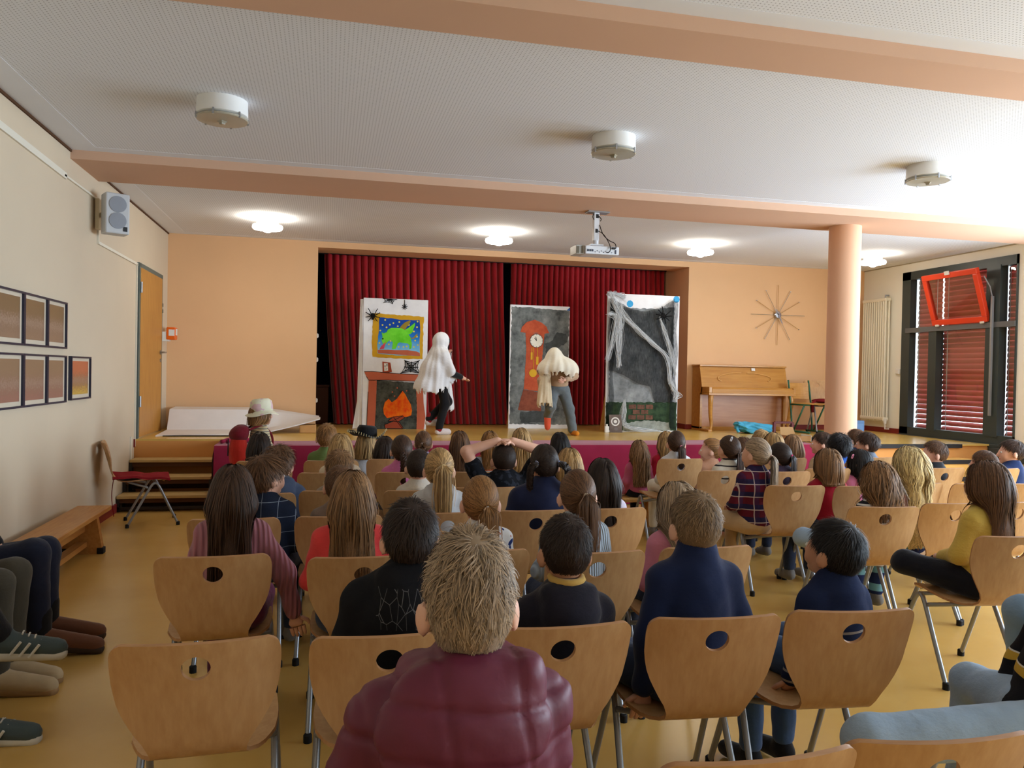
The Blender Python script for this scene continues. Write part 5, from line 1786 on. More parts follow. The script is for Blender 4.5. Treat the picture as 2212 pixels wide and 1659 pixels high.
def make_hair(parent, spec, Hc, Rh, hs, coll, far):
    """coll: prims of head-free body the hair must not enter (person space)"""
    style = spec.get('style', 'short')
    dens = {0: 1.0, 1: .5, 2: .24}[far]
    wid = {0: .0026, 1: .0040, 2: .0060}[far] * spec.get('w', 1)
    seed = spec.get('seed', 1)
    vol = spec.get('vol', 1.0)
    mat = hair_mat(spec['col'], HAIR[spec['col']])
    R = HEAD_R * hs
    Vs, Qs, Hv = [], [], []
    tot = 0
    def push(V, Q, hv):
        nonlocal tot
        Vs.append(V); Qs.append(Q + tot); Hv.append(hv)
        tot += len(V)
    Hc = Hc + Rh @ (np.array([0, -.006, .010]) * hs)
    def world(d, r):
        return Hc + (d * R * r) @ Rh.T
    def chairback(p):
        lim = -.145 - np.maximum(0, p[:, 2] - .775) * 1.5
        p[:, 1] = np.maximum(p[:, 1], lim)
        return p
    # opaque cap under the strands
    nu, nv = 40, 24
    th = np.linspace(0, PI, nv + 1)
    ph = np.linspace(0, 2 * PI, nu + 1)[:-1]
    D = np.stack([np.sin(th)[:, None] * np.cos(ph), np.sin(th)[:, None] * np.sin(ph), np.cos(th)[:, None] * np.ones(nu)], -1).reshape(-1, 3)
    cap_t = {'buzz': 1.035, 'short': 1.07}.get(style, 1.05) * (1 + .03 * (vol - 1))
    nape = spec.get('nape', -.66 if style in ('short', 'buzz') else -.80)
    ok = hair_mask(D, nape)
    q = []
    for i in range(nv):
        for j in range(nu):
            f = (i * nu + j, i * nu + (j + 1) % nu, (i + 1) * nu + (j + 1) % nu, (i + 1) * nu + j)
            if all(ok[list(f)]):
                q.append(f)
    push(world(D, cap_t), np.array(q)[:, ::-1], np.full(len(D), .45))
    def strands(paths, hv=None, width=wid, taper=.35, rnd=None):
        o = unit((paths - Hc) * np.array([1, 1, .5]))
        V, Q = ribbons(paths, o, width, taper)
        K = paths.shape[1]
        hv = rnd.uniform(.12, .95, len(paths)) if hv is None else hv
        push(V, Q, np.repeat(hv, K * 2))
    def collide(p, extra=.004):
        # keep out of the head and of the body
        for _ in range(2):
            loc = (p - Hc) @ Rh / (R * 1.07)
            l = np.linalg.norm(loc, axis=1, keepdims=True)
            loc = np.where(l < 1, loc / (l + 1e-9), loc)
            p = Hc + (loc * R * 1.07) @ Rh.T
            d = field(coll, p, .03)
            bad = d < extra
            if bad.any():
                pb = p[bad]
                g = np.zeros_like(pb)
                for a in range(3):
                    e = np.zeros(3); e[a] = .004
                    g[:, a] = field(coll, pb + e, .03) - field(coll, pb - e, .03)
                p[bad] = pb + unit(g) * (extra - d[bad])[:, None]
        return chairback(p) if spec.get('seated', True) else p
    crown = unit(np.array([.06, -.42, .9]))
    if style in ('short', 'buzz'):
        n = int((5200 if style == 'short' else 3600) * dens * spec.get('n', 1))
        d, r = fib(n * 2, seed)
        d = d[hair_mask(d, nape)]
        L = spec.get('len', .042 if style == 'short' else .010) * (1.0 if far == 0 else 1.12)
        K = 6
        cd = d @ crown
        away = unit(d * cd[:, None] - crown)
        swirl = np.cross(d, crown)
        fwd = np.array([spec.get('part', .3), .8, 0])
        topw = np.clip((d[:, 2] - .35) * 1.6, 0, 1)[:, None] * np.clip((d[:, 1] + .45) * 1.2, 0, 1)[:, None]
        flow = unit(away + .35 * swirl * np.exp(-((1 - cd) / .25) ** 2)[:, None] + topw * fwd * .8)
        # clumping: neighbouring strands share a direction
        cl = np.floor(d * 9).astype(int)
        hsh = np.sin(cl @ np.array([12.9898, 78.233, 37.719])) * 43758.5453
        ang = (hsh - np.floor(hsh) - .5) * spec.get('mess', .9)
        flow = unit(flow * np.cos(ang)[:, None] + np.cross(d, flow) * np.sin(ang)[:, None] + r.normal(0, .12, flow.shape))
        Ls = L * r.uniform(.6, 1.15, len(d)) * np.interp(d[:, 2], [-.75, -.2, .5], [spec.get('fade', .35), .6, 1.0])
        lv = ((spec.get('lift', .32) + (.10 if far else 0)) * np.interp(d[:, 2], [-.6, -.1, .4], [.12, .5, 1.0]))[:, None]
        p = world(d, 1.03)
        P = [p]
        dirw = (flow * R) @ Rh.T
        dirw = unit(dirw)
        nrm = unit((d / R) @ Rh.T)
        for k in range(1, K):
            t = k / (K - 1)
            step = unit(dirw * (1 - .1 * t) + nrm * lv * (1.1 - 1.5 * t) + np.array([0, 0, -.25 * t]))
            p = p + step * (Ls / (K - 1))[:, None]
            loc = (p - Hc) @ Rh / R
            l = np.linalg.norm(loc, axis=1, keepdims=True)
            mn = (1.03 + .045 * vol * math.sin(PI * t * .7) * np.interp(d[:, 2], [-.6, .2], [.3, 1.0]))[:, None]
            p = np.where(l < mn, Hc + (loc / l * mn * R) @ Rh.T, p)
            P.append(p)
        strands(np.stack(P, 1), rnd=r)
    elif style in ('long', 'bob'):
        n = int(3600 * dens * spec.get('n', 1))
        d, r = fib(n * 2, seed)
        d = d[hair_mask(d, nape)]
        zend = spec['zend']
        K = 18
        part = spec.get('part', 0.0)
        sx = np.sign(d[:, 0] - part + r.normal(0, .05, len(d)))
        bias = np.stack([sx * .5, -.6 * np.ones(len(d)), np.zeros(len(d))], 1)
        p = world(d, 1.05)
        layer = r.uniform(0, 1, len(d))
        P = [p]
        tot_len = (p[:, 2] - zend - r.uniform(0, spec.get('rag', .05), len(d)) + .10)
        ds = tot_len / (K - 1)
        waver = r.normal(0, 1, (len(d), 3)) * spec.get('mess', .10)
        wf = spec.get('wave', 0.0)
        ph0 = r.uniform(0, 6.28, len(d)) * .3 + np.floor(d[:, 0] * 6) * 1.1
        for k in range(1, K):
            t = k / (K - 1)
            over = np.clip(d[:, 2], 0, 1)[:, None]
            dirp = np.array([0, 0, -1.]) + (bias @ Rh.T) * over * math.exp(-t * 5) * 1.6 + waver * (.4 + t)
            chin = np.clip((Hc[2] - .03 * hs - p[:, 2]) / .05, 0, 1)
            wx = (.060 + .022 * vol) * hs
            dirp[:, 0] -= chin * np.clip((p[:, 0] - Hc[0]) / wx, -2, 2) * np.clip(np.abs(p[:, 0] - Hc[0]) / wx - .75, 0, 1.2) * 1.4
            dirp[:, 1] -= chin * np.clip((p[:, 1] + .085 - 0 * Hc[1]) / .05, -.3, 1) * .9 * spec.get('back', 1)
            dirp = unit(dirp)
            if wf:
                dirp = unit(dirp + wf * np.stack([np.cos(ph0 + t * 26), .3 * np.sin(ph0 + t * 26), np.zeros(len(d))], 1))
            p = p + dirp * ds[:, None]
            p = collide(p.copy(), .004 + .016 * layer.mean())
            loc = (p - Hc) @ Rh / R
            l = np.linalg.norm(loc, axis=1)
            mn = 1.06 + .09 * vol * layer
            inn = (l < mn) & (loc[:, 2] > -.9)
            if inn.any():
                q_ = loc[inn] / l[inn, None] * mn[inn, None]
                p[inn] = Hc + (q_ * R) @ Rh.T
            if style == 'bob':
                p[:, 2] = np.maximum(p[:, 2], zend - .01 * layer)
            P.append(p)
        strands(np.stack(P, 1), rnd=r, taper=spec.get('taper', .7), width=wid * 1.25)
    elif style in ('pony', 'bun', 'braid', 'plaits'):
        n = int(3000 * dens * spec.get('n', 1))
        d, r = fib(n * 2, seed)
        d = d[hair_mask(d, nape)]
        if style == 'plaits':
            ties = [unit(np.array([-.78, -.62, spec.get('th', .0)])), unit(np.array([.78, -.62, spec.get('th', .0)]))]
        else:
            ties = [unit(np.array([spec.get('tx', 0.0), -1, spec.get('th', -.05)]))]
        pick = (d[:, 0] > 0).astype(int) if len(ties) == 2 else np.zeros(len(d), int)
        T = np.array(ties)[pick]
        K = 9
        P = []
        layer = r.uniform(0, 1, len(d))
        for k in range(K):
            t = k / (K - 1)
            om = np.arccos(np.clip((d * T).sum(1), -1, 1))
            so = np.sin(om) + 1e-6
            dd = (np.sin((1 - t) * om) / so)[:, None] * d + (np.sin(t * om) / so)[:, None] * T
            dd = unit(dd + r.normal(0, .012, dd.shape))
            P.append(world(dd, (1.05 + .05 * vol * layer * math.sin(PI * min(1, t + .25)) + .06 * t ** 3)[:, None]))
        strands(np.stack(P, 1), rnd=r, taper=.8)
        L = spec.get('tail', .22)
        for tie in ties:
            T0 = Hc + (tie * R * 1.12) @ Rh.T
            o = unit(tie * np.array([1, 1, .3])) @ Rh.T
            if style == 'bun':
                m_ = int(420 * dens) + 60
                g = r.uniform(0, 2 * PI, m_)
                c2 = T0 + o * .022
                u = unit(np.cross(o, np.array([0, 0, 1.])))
                w_ = np.cross(u, o)
                Pb = []
                for k in range(8):
                    a = g + k * .5
                    rr = .030 * hs
                    ringv = u * np.cos(a)[:, None] + w_ * np.sin(a)[:, None]
                    tilt = (.018 * np.cos(g * 3 + k * .9))[:, None]
                    Pb.append(c2 + ringv * rr * (.75 + .25 * np.cos(g * 5)[:, None]) + o * tilt)
                strands(np.stack(Pb, 1), rnd=r, width=wid * 2.2, taper=1)
                continue
            if style in ('braid', 'plaits'):
                m_ = 3
                Kb = 30
                path = []
                p = T0[None].copy() + o * .012
                for k in range(Kb):
                    path.append(p[0].copy())
                    p = p + (np.array([0, 0, -1.]) * L / Kb + o * (.010 * math.exp(-k / 4)))
                    p = collide(p.copy(), .018)
                path = np.array(path)
                nst = int(160 * dens) + 40
                for s in range(3):
                    kk = np.arange(Kb)
                    phs = kk * 1.05 + s * 2 * PI / 3
                    u = unit(np.cross(o, np.array([0, 0, 1.])))
                    th_ = np.linspace(1, .6, Kb) * hs
                    c2 = path + u * (np.sin(phs) * .013 * th_)[:, None] + o * (np.cos(phs * 2) * .006 * th_)[:, None]
                    for _ in range(1):
                        off = r.normal(0, .0055 * hs, (nst // 3 + 8, 1, 3))
                        strands(c2[None] + off, rnd=r, width=wid * 1.4, taper=.9)
                continue
            m_ = int(1300 * dens) + 80
            off = r.normal(0, 1, (m_, 3))
            off -= (off @ o)[:, None] * o * .6
            p = T0 + off * .005
            ds = L * r.uniform(.75, 1.1, m_) / 13
            Pt = [p]
            spread = spec.get('spread', .022)
            tw = off * spread
            for k in range(1, 14):
                t = k / 13
                fat = math.sin(PI * min(1, t * 1.25 + .12)) * .16
                p = p + unit(np.array([0, 0, -1.]) + o * (1.6 * math.exp(-k / 1.4)) + r.normal(0, .03, (m_, 3)) + tw / (L + .05) * (2.2 if k < 4 else -.25 if k > 9 else .2)) * ds[:, None]
                p = collide(p.copy(), .006)
                Pt.append(p)
            strands(np.stack(Pt, 1), rnd=r, taper=.5, width=wid * 1.2)
    V = np.concatenate(Vs)
    Q = np.concatenate(Qs)
    o = np_mesh('hair', V, Q, mat, parent)
    at_ = o.data.attributes.new('hv', 'FLOAT', 'POINT')
    at_.data.foreach_set('value', np.concatenate(Hv).astype(np.float32))
    if style in ('pony', 'bun', 'braid', 'plaits') and spec.get('tie'):
        for i, tie in enumerate(ties):
            T0 = Hc + (tie * R * 1.14) @ Rh.T
            od = unit(tie * np.array([1, 1, .3])) @ Rh.T
            u = unit(np.cross(od, np.array([0, 0, 1.])))
            w_ = np.cross(u, od)
            rr = (.011 if style != 'bun' else .024) * hs
            pts = [tuple(T0 + (u * math.cos(a) + w_ * math.sin(a)) * rr) for a in np.linspace(0, 2 * PI, 13)]
            MB().tube(pts, .0055 * hs, 6, False).build('hair_tie', paint('tie_%s' % str(spec['tie']), spec['tie'], .8), parent, smooth=True)
    return o

# ------------------------------------------------------------------ a seated child (or adult)
def finger_tubes(mb, palm, axis, up, s, curl=.6, sx=1):
    """five tapered fingers rooted in the palm"""
    axis, up = unit(np.array(axis, float)), unit(np.array(up, float))
    side = unit(np.cross(axis, up)) * sx
    up = unit(np.cross(side * sx, axis))
    for i, (o, L) in enumerate(((-.024, .036), (-.008, .042), (.008, .040), (.023, .031))):
        b = palm + side * o * s + axis * .030 * s
        p1 = b + (axis * math.cos(curl * .5) - up * math.sin(curl * .5)) * L * .45 * s
        p2 = p1 + (axis * math.cos(curl) - up * math.sin(curl)) * L * .33 * s
        p3 = p2 + (axis * math.cos(curl * 1.6) - up * math.sin(curl * 1.6)) * L * .25 * s
        mb.tube([b - axis * .012 * s, b, p1, p2, p3], [.0085 * s, .0085 * s, .0078 * s, .0068 * s, .0045 * s], 7)
    b = palm - side * .026 * s - axis * .012 * s
    p1 = b + unit(-side * .8 + axis * .7 - up * .2) * .026 * s
    p2 = p1 + unit(-side * .2 + axis * 1.0 - up * .4) * .022 * s
    mb.tube([b + side * .01 * s, b, p1, p2], [.0095 * s, .0095 * s, .0085 * s, .006 * s], 7)

PEOPLE = []
def person(label, x, y, zt, col_top, hair, yaw=0, hyaw=0, hpitch=0, hroll=0, far=1, seat=.43, s=1.0, hs=1.0, skin=None, sleeves='long', arms='lap', legs='sit',
           pants=None, shoes=None, hood=None, collar=None, lean=.0, fat=1.0, group='children in the audience', disp=None, wrinkle=None, custom_arms=None, custom_legs=None, standing=False, extra_top=None, neck_col=None, hands=True, hem=None, hx=0.0, neck=0.0):
    """x, y: under the head; zt: height of the top of the hair; yaw 0 faces the stage, positive turns left"""
    skin = skin or SKIN
    if not standing and group == 'children in the audience':
        # sit clear of the backrest of one's own chair (moved along the line of sight so the seat stays the same)
        own = [c for c in CHAIRS if abs(c[0][0] + 0.06 * (y - c[0][1]) - x) < .26 and .05 < y - c[0][1] < .42]
        if own:
            yb = min(own, key=lambda c: abs(c[0][0] - x))[0][1] + (.26 if far else .25)
            if yb > y:
                kx = yb / y
                x, zt, y = x * kx, EYE - (EYE - zt) * kx, yb
    yw = math.radians(yaw)
    t = thing('person', label, 'person', (x, y, 0), yw, group)
    h = {0: .0085, 1: .0125, 2: .016}[far]
    top = col_top
    pants = pants or fabric('jeans_navy', (44, 54, 78))
    shoes = shoes or fabric('shoe_grey', (120, 116, 112))
    Hc = np.array([hx, lean, zt - .108 * hs])
    zn = zt - .205 * hs - neck                     # base of the neck
    zs = zn - .022 * s                      # shoulder line
    hipz = seat + .07 * s
    hipy = 0.0
    sw = .100 * s * fat
    Rh = rotz(math.radians(hyaw)) @ rotx(math.radians(hpitch)) @ roty(math.radians(hroll))
    def H(p):
        return Hc + Rh @ (np.array(p, float) * hs)
    tl = zs - hipz
    chest = np.array([hx * .6, lean * .75 - .005, zs - .33 * tl])
    belly = np.array([hx * .2, lean * .3, hipz + .25 * tl])
    # arms
    sh = [np.array([hx * .8 + sx * sw, lean * .85, zs - .052 * s]) for sx in (-1, 1)]
    A = []
    for i, sx in enumerate((-1, 1)):
        if custom_arms and custom_arms[i] is not None:
            e, w_ = custom_arms[i]
            A.append((sh[i], np.array(e, float), np.array(w_, float)))
        elif arms == 'lap':
            A.append((sh[i], np.array([sx * (sw + .045 * s), lean * .4 + .03, zs - .215 * s]), np.array([sx * .06 * s, lean + .17 * s, hipz + .085 * s])))
        elif arms == 'side':
            A.append((sh[i], np.array([sx * (sw + .05 * s), lean * .4 - .01, zs - .21 * s]), np.array([sx * (sw + .055 * s), .03, seat + .04])))
        elif arms == 'up':
            A.append((sh[i], np.array([hx + sx * .225 * s, lean - .015, zt - .055]), np.array([hx + sx * .045 * s, lean - .03, zt + .012])))
    # legs
    LG = []
    for i, sx in enumerate((-1, 1)):
        hp = np.array([sx * .062 * s, hipy + .01, hipz - .005])
        if custom_legs and custom_legs[i] is not None:
            kn, an, toe = [np.array(q_, float) for q_ in custom_legs[i]]
        elif standing:
            kn, an = np.array([sx * .07 * s, hipy + .02, hipz * .52]), np.array([sx * .075 * s, hipy - .01, .065])
            toe = an + np.array([0, .13 * s, -.03])
        else:
            kn = np.array([sx * .085 * s, .30 * s, seat + .055 * s])
            an = np.array([sx * .08 * s, .30 * s, .07])
            if seat > .5 or legs == 'back':
                an = np.array([sx * .075 * s, .18 * s, .09])
            toe = an + np.array([0, .14 * s, -.035])
        LG.append((hp, kn, an, toe))
    # --- body (skin)
    B = [cone([hx * .8, lean * .8 - .008, zn - .05 * s], Hc + np.array([0, -.012, -.05]) * hs, .043 * s * fat ** .5, .041 * hs),
         ell(Hc + Rh @ (np.array([0, -.006, .010]) * hs), HEAD_R * hs * .955, Rh),
         ell(H((0, .024, -.048)), np.array([.054, .060, .056]) * hs, Rh),
         ell(H((0, .070, -.078)), np.array([.026, .022, .020]) * hs, Rh),
         ell(H((0, .055, -.012)), np.array([.058, .040, .045]) * hs, Rh),
         ell(H((0, .098, -.030)), np.array([.011, .016, .012]) * hs, Rh),
         cone(H((0, .090, .004)), H((0, .102, -.026)), .006 * hs, .009 * hs)]
    for sx in (-1, 1):
        B.append(ell(H((sx * .077, -.008, -.022)), np.array([.009, .021, .030]) * hs, Rh @ rotz(-sx * .45)))
        B.append(ell(H((sx * .034, .066, -.040)), np.array([.022, .020, .022]) * hs, Rh))
    B += [ell(chest, np.array([.098 * fat, .076 * fat, .13]) * s), ell(belly, np.array([.095 * fat, .080 * fat, .13]) * s)]
    B += [cone(sh[0], sh[1], .032 * s)]
    fing = MB()
    for i, sx in enumerate((-1, 1)):
        a, e, w_ = A[i]
        B += chain([a, e, w_], [.040 * s, .033 * s, .024 * s])
        dirn = unit(w_ - e)
        if arms == 'up' and not custom_arms:
            dirn = unit(np.array([-sx * 1.0, 0, -.08]))
            upv = np.array([0, 0, 1.])
        else:
            upv = np.array([0, 0, 1.]) if abs(dirn[2]) < .8 else np.array([0, -1., 0])
        palm = w_ + dirn * .035 * s
        side = unit(np.cross(dirn, upv))
        B.append(cone(palm - side * .013 * s, palm + side * .013 * s, .017 * s))
        if hands:
            finger_tubes(fing, palm, dirn, upv, s, .5, sx)
    for hp, kn, an, toe in LG:
        B += chain([hp, kn, an], [.062 * s, .044 * s, .030 * s])
        B.append(cone(an, toe - np.array([0, 0, .0]), .028 * s, .020 * s))
    V, Fq = nets(B, h * .9, .016)
    # fingers join the body mesh
    if hands and fing.v:
        fv = np.array(fing.v)
        quads = np.array([f for f in fing.f if len(f) == 4]) + len(V)
        V = np.concatenate([V, fv])
        Fq = np.concatenate([Fq, quads])
    np_mesh('body', V, Fq, skin, t)
    for sx in (-1, 1):
        e_ = MB().ell((0, 0, 0), tuple(np.array([.0115, .008, .0085]) * hs), 10, 7)
        p = H((sx * .031, .0855, -.002))
        eo = e_.build('eye', EYE_W, t, smooth=True, loc=p)
        eo.rotation_euler = Matrix(Rh.tolist()).to_euler()
        MB().ell((0, .0062 * hs, 0), tuple(np.array([.0055, .003, .0058]) * hs), 8, 6).build('iris', EYE_D, eo, smooth=True)
    mo = MB().ell((0, 0, 0), tuple(np.array([.019, .006, .0055]) * hs), 10, 6).build('mouth', LIP, t, smooth=True, loc=H((0, .087, -.060)))
    mo.rotation_euler = Matrix(Rh.tolist()).to_euler()
    # --- clothes
    wr = (.0022 if far else .003) if wrinkle is None else wrinkle
    tz = np.array([hx * .8, lean * .8 - .012, zs - .006 * s])
    Tp = [ell(chest, np.array([.118 * fat, .094 * fat, .150]) * s), ell(belly, np.array([.118 * fat, .100 * fat, .15]) * s),
          cone(tz, sh[0] + np.array([0, 0, .004]) * s, .050 * s, .044 * s), cone(tz, sh[1] + np.array([0, 0, .004]) * s, .050 * s, .044 * s),
          ell([0, hipy, hipz + .01], np.array([.122 * fat, .105 * fat, .075]) * s),
          cone([hx * .8, lean * .8 - .01, zs - .01], [hx * .8, lean * .8 - .008, zs + .022 * s], .075 * s, .052 * s)]
    for a, e, w_ in A:
        if sleeves == 'long':
            Tp += chain([a, e, e + (w_ - e) * .93], [.048 * s, .042 * s, .034 * s])
        else:
            Tp += chain([a, a + (e - a) * .62], [.050 * s, .050 * s])
    if hood:
        Tp += [ell([hx * .8, lean * .8 - .078 * s, zs - .022 * s], np.array([.088, .046, .075]) * s, rotx(-.35)), cone([-.06 * s, lean * .8 - .05 * s, zs + .018], [.06 * s, lean * .8 - .05 * s, zs + .018], .026 * s)]
    if extra_top:
        Tp += extra_top(dict(zs=zs, zn=zn, s=s, lean=lean, hipz=hipz, hx=hx))
    if collar:
        Tp += [cone([hx * .8, lean * .8 - .008, zn - .03], [hx * .85, lean * .85 - .010, zn + collar], .062 * s, .056 * s)]
    grow('top', Tp, top, t, h, .03, disp, wr, seed=len(PEOPLE))
    if neck_col:
        pts = [(hx * .8 + .047 * s * math.cos(a), lean * .8 - .022 + .050 * s * math.sin(a), zn + .036 + .004 * math.sin(a)) for a in np.linspace(0, 2 * PI, 17)]
        MB().tube(pts, .012 * s, 7, False).build('collar', neck_col, t, smooth=True)
    Pn = [ell([0, hipy, hipz - .005], np.array([.122 * fat, .105 * fat, .078]) * s)]
    for hp, kn, an, toe in LG:
        Pn += chain([hp, kn, kn + (an - kn) * .88], [.074 * s, .056 * s, .043 * s])
    grow('trousers', Pn, pants, t, h * 1.1, .028, None, wr, seed=len(PEOPLE) + 7)
    for hp, kn, an, toe in LG:
        d = unit(toe - an)
        S_ = [cone(an + np.array([0, 0, -.012]), toe - d * .01, .036 * s, .028 * s), cone(an + np.array([0, 0, -.02]) - d * .02, toe, .034 * s, .026 * s), cone(an + np.array([0, 0, .02]), an, .034 * s, .036 * s)]
        grow('shoe', S_, shoes, t, h, .015)
    if hair:
        hr = dict(hair)
        hr.setdefault('seed', len(PEOPLE) * 7 + 3)
        make_hair(t, hr, Hc, Rh, hs, Tp, far)
    PEOPLE.append(t)
    t['far'] = far
    return t
# ------------------------------------------------------------------ the audience, nearest first
BURG = paint('jacket_burgundy', (98, 34, 56), .5, .35, .12, 5, .25, 30)
def quilt(V, N):
    z = V[:, 2] + .015 * np.sin(V[:, 0] * 9)
    d = np.abs(((z / .085) % 1) - .5) * .085
    fx = np.abs(((V[:, 0] + .03 * np.sin(V[:, 2] * 8)) / .13) % 1 - .5) * .13
    return -.006 * np.exp(-((.0425 - d) / .007) ** 2) - .004 * np.exp(-((.065 - fx) / .007) ** 2) * (V[:, 2] > .72) + .002 * vnoise(V, 40, 2) + .0015 * vnoise(V, 85, 5)
def burg_hood(c):
    z, s, l = c['zs'], c['s'], c['lean']
    return [ell([0.01, l - .105, z - .045], [.150, .058, .115], rotx(-.22)), cone([-.05, l - .070, z + .008], [.115, l - .078, z + .030], .030), cone([.115, l - .078, z + .030], [.150, l - .06, z - .16], .030, .02), cone([-.05, l - .070, z + .008], [-.055, l + .03, z + .012], .026), cone([.115, l - .078, z + .030], [.105, l + .03, z + .020], .026), ell([0, 0, .55], [.16, .12, .10])]
HEAD_R *= np.array([.92, .98, 1.14])
person('boy with tousled fair hair in a burgundy quilted jacket, nearest the camera', .215, 1.38, 1.182, BURG, dict(style='short', col='sandy', len=.048, lift=.62, mess=2.0, vol=.9, fade=.22, n=1.6, nape=-.62),
       yaw=2, hyaw=-3, hpitch=-3, far=0, s=1.22, hs=1.06, seat=.44, disp=quilt, wrinkle=.0, extra_top=burg_hood, fat=1.18, hx=.035, neck=.0, arms='lap', pants=fabric('jeans_mid', (70, 88, 116)))
HEAD_R /= np.array([.92, .98, 1.14])

def print_mat():
    m, n = new_mat('fab_black_print', .9, .15)
    v = n.coord()
    sep = n.n('ShaderNodeSeparateXYZ')
    n.l(v, sep.inputs[0])
    vo = n.n('ShaderNodeTexVoronoi', feature='DISTANCE_TO_EDGE')
    vo.inputs['Scale'].default_value = 30
    n.l(n.coord((1.3, .2, .55)), vo.inputs['Vector'])
    line = n.math('LESS_THAN', vo.outputs['Distance'], .014)
    zone = n.math('MULTIPLY', n.math('GREATER_THAN', sep.outputs[2], .755), n.math('LESS_THAN', sep.outputs[2], .87))
    back = n.math('LESS_THAN', sep.outputs[1], -.06)
    xz = n.math('LESS_THAN', n.math('ABSOLUTE', n.math('ADD', sep.outputs[0], .02)), .085)
    k = n.math('MULTIPLY', n.math('MULTIPLY', line, zone), n.math('MULTIPLY', back, xz))
    n.l(n.mix(n.math('MULTIPLY', k, .45), lin((24, 24, 28)), lin((150, 150, 152))), n.b.inputs['Base Color'])
    n.bump(n.noise(n.coord((1, 1, 1.6)), 26, 4, .6), .25, .012)
    return m
person('boy with short dark hair in a black hoodie with a faint line print', .24, 2.32, 1.10, print_mat(), dict(style='short', col='dark', len=.05, lift=.4, mess=1.1, fade=.4),
       far=0, s=1.12, hood=True, fat=1.25, hpitch=3, yaw=2)
person('boy with short dark hair in a dark hooded jacket with yellow collar', .72, 2.32, 1.045, fabric('dark_violet', (30, 28, 40)), dict(style='short', col='dark', len=.034, lift=.55, mess=1.4, fade=.3),
       far=0, s=1.02, neck=.02, hood=True, fat=1.08, neck_col=fabric('collar_yellow', (196, 158, 84)), skin=SKIN2, arms='lap')
person('boy with cropped sandy hair in a navy stand-collar jacket', 1.17, 2.32, 1.105, fabric('navy_soft', (26, 38, 74), .15), dict(style='short', col='ash', len=.034, lift=.6, mess=1.6, fade=.2),
       far=0, s=1.08, collar=.028, hyaw=-2, fat=1.0, arms='side', lean=.03, custom_legs=[((-.24, .24, .52), (.05, .26, .48), (.15, .26, .47)), ((.22, .26, .52), (-.05, .20, .48), (-.16, .22, .47))])
person('black-haired boy in a navy knit sweater with cream striped sleeves', 1.70, 2.36, 1.0, band_fabric('navy_cream_stripe', (30, 40, 72), (150, 142, 136), .036, .24, 2, .02, zmax=.66),
       dict(style='short', col='black', len=.045, lift=.28, mess=.6, fade=.5), far=0, s=1.0, collar=.03, yaw=12, hyaw=8, hpitch=8, skin=SKIN2, arms='side', pants=fabric('denim_blue', (62, 86, 124)), shoes=fabric('shoe_black', (28, 28, 32)))
# third row
person('girl with long dark brown hair in a dusty pink ribbed sweater', -.36, 3.24, 1.10, rib_fabric('pink_rib', (172, 112, 124), .022), dict(style='long', col='darkbrown', zend=.66, mess=.08, rag=.07, vol=1.0),
       far=0, s=1.02, fat=.95, custom_arms=[None, ((.20, .0, .66), (.245, .02, .47))], pants=fabric('maroon_print', (92, 30, 62)), shoes=fabric('shoe_mint', (120, 200, 150)))
person('girl with long light brown hair in a coral red top', .10, 3.22, 1.075, fabric('coral', (222, 70, 70)), dict(style='long', col='lightbrown', zend=.68, mess=.09, rag=.12, vol=1.0), far=0, s=1.0, hyaw=-4, fat=1.1)
person('girl with a low light brown ponytail in a white top with blue flowers', .63, 3.24, 1.045, spot_fabric('floral', (226, 226, 228), [((38, 56, 116), .62), ((196, 120, 116), .70)], 20), dict(style='pony', col='goldbrown', th=-.35, tx=.35, tail=.20, tie=(214, 216, 220), spread=.03), far=0, s=.95, hyaw=-8, hpitch=-4)
person('girl with a high brown ponytail in a pale grey-blue ribbed sweater', 1.05, 3.22, 1.07, rib_fabric('greyblue_rib', (176, 188, 200), .014), dict(style='pony', col='brown', th=.0, tx=.2, tail=.26, tie=(196, 178, 156), spread=.03), far=0, s=.98, hyaw=-6, hood=False)
person('child with fair hair and a pink top half hidden by the navy jacket', 1.56, 3.25, 1.0, fabric('rose_pink', (204, 128, 150)), dict(style='long', col='sandy', zend=.58, mess=.1, vol=1.3), far=1, s=1.0, lean=.05, yaw=10)
# fourth row
person('boy with side-swept brown hair in a navy top with thin white checks', -.30, 4.08, 1.05, band_fabric('navy_grid', (26, 32, 48), (120, 128, 140), .075, .035, 2, 0, [(0, .075, .035, (120, 128, 140), 1)]),
       dict(style='short', col='brown', len=.06, lift=.2, mess=.5, fade=.35, part=1.2, vol=1.2), far=1, s=1.0, hyaw=-38, yaw=-8)
person('child with cropped brown hair in a taupe top left of centre', .06, 4.08, .995, fabric('taupe', (128, 108, 96)), dict(style='short', col='brown', len=.025, fade=.4), far=1, s=.92, hs=.95)
person('girl with a blonde high ponytail in a light grey hoodie', .57, 4.08, 1.08, fabric('lightgrey', (190, 190, 192)), dict(style='pony', col='blonde', th=.12, tx=.25, tail=.24, tie=(200, 170, 120), spread=.034, vol=1.3), far=1, s=.95, hood=True, hyaw=-8)
person('child with dark hair in two plaits and a navy top', 1.14, 4.06, 1.10, fabric('navy_plain', (30, 36, 66), .12), dict(style='plaits', col='dark', th=-.10, tail=.14, tie=(140, 150, 190)), far=1, s=1.12, fat=1.22, sleeves='short', lean=.02, skin=SKIN2, hpitch=-10)
person('girl with long dark hair in a white lavender crumpled top', 1.48, 4.10, 1.02, fabric('lavender_white', (206, 198, 216), .4), dict(style='long', col='dark', zend=.66, mess=.07), far=1, s=.92)
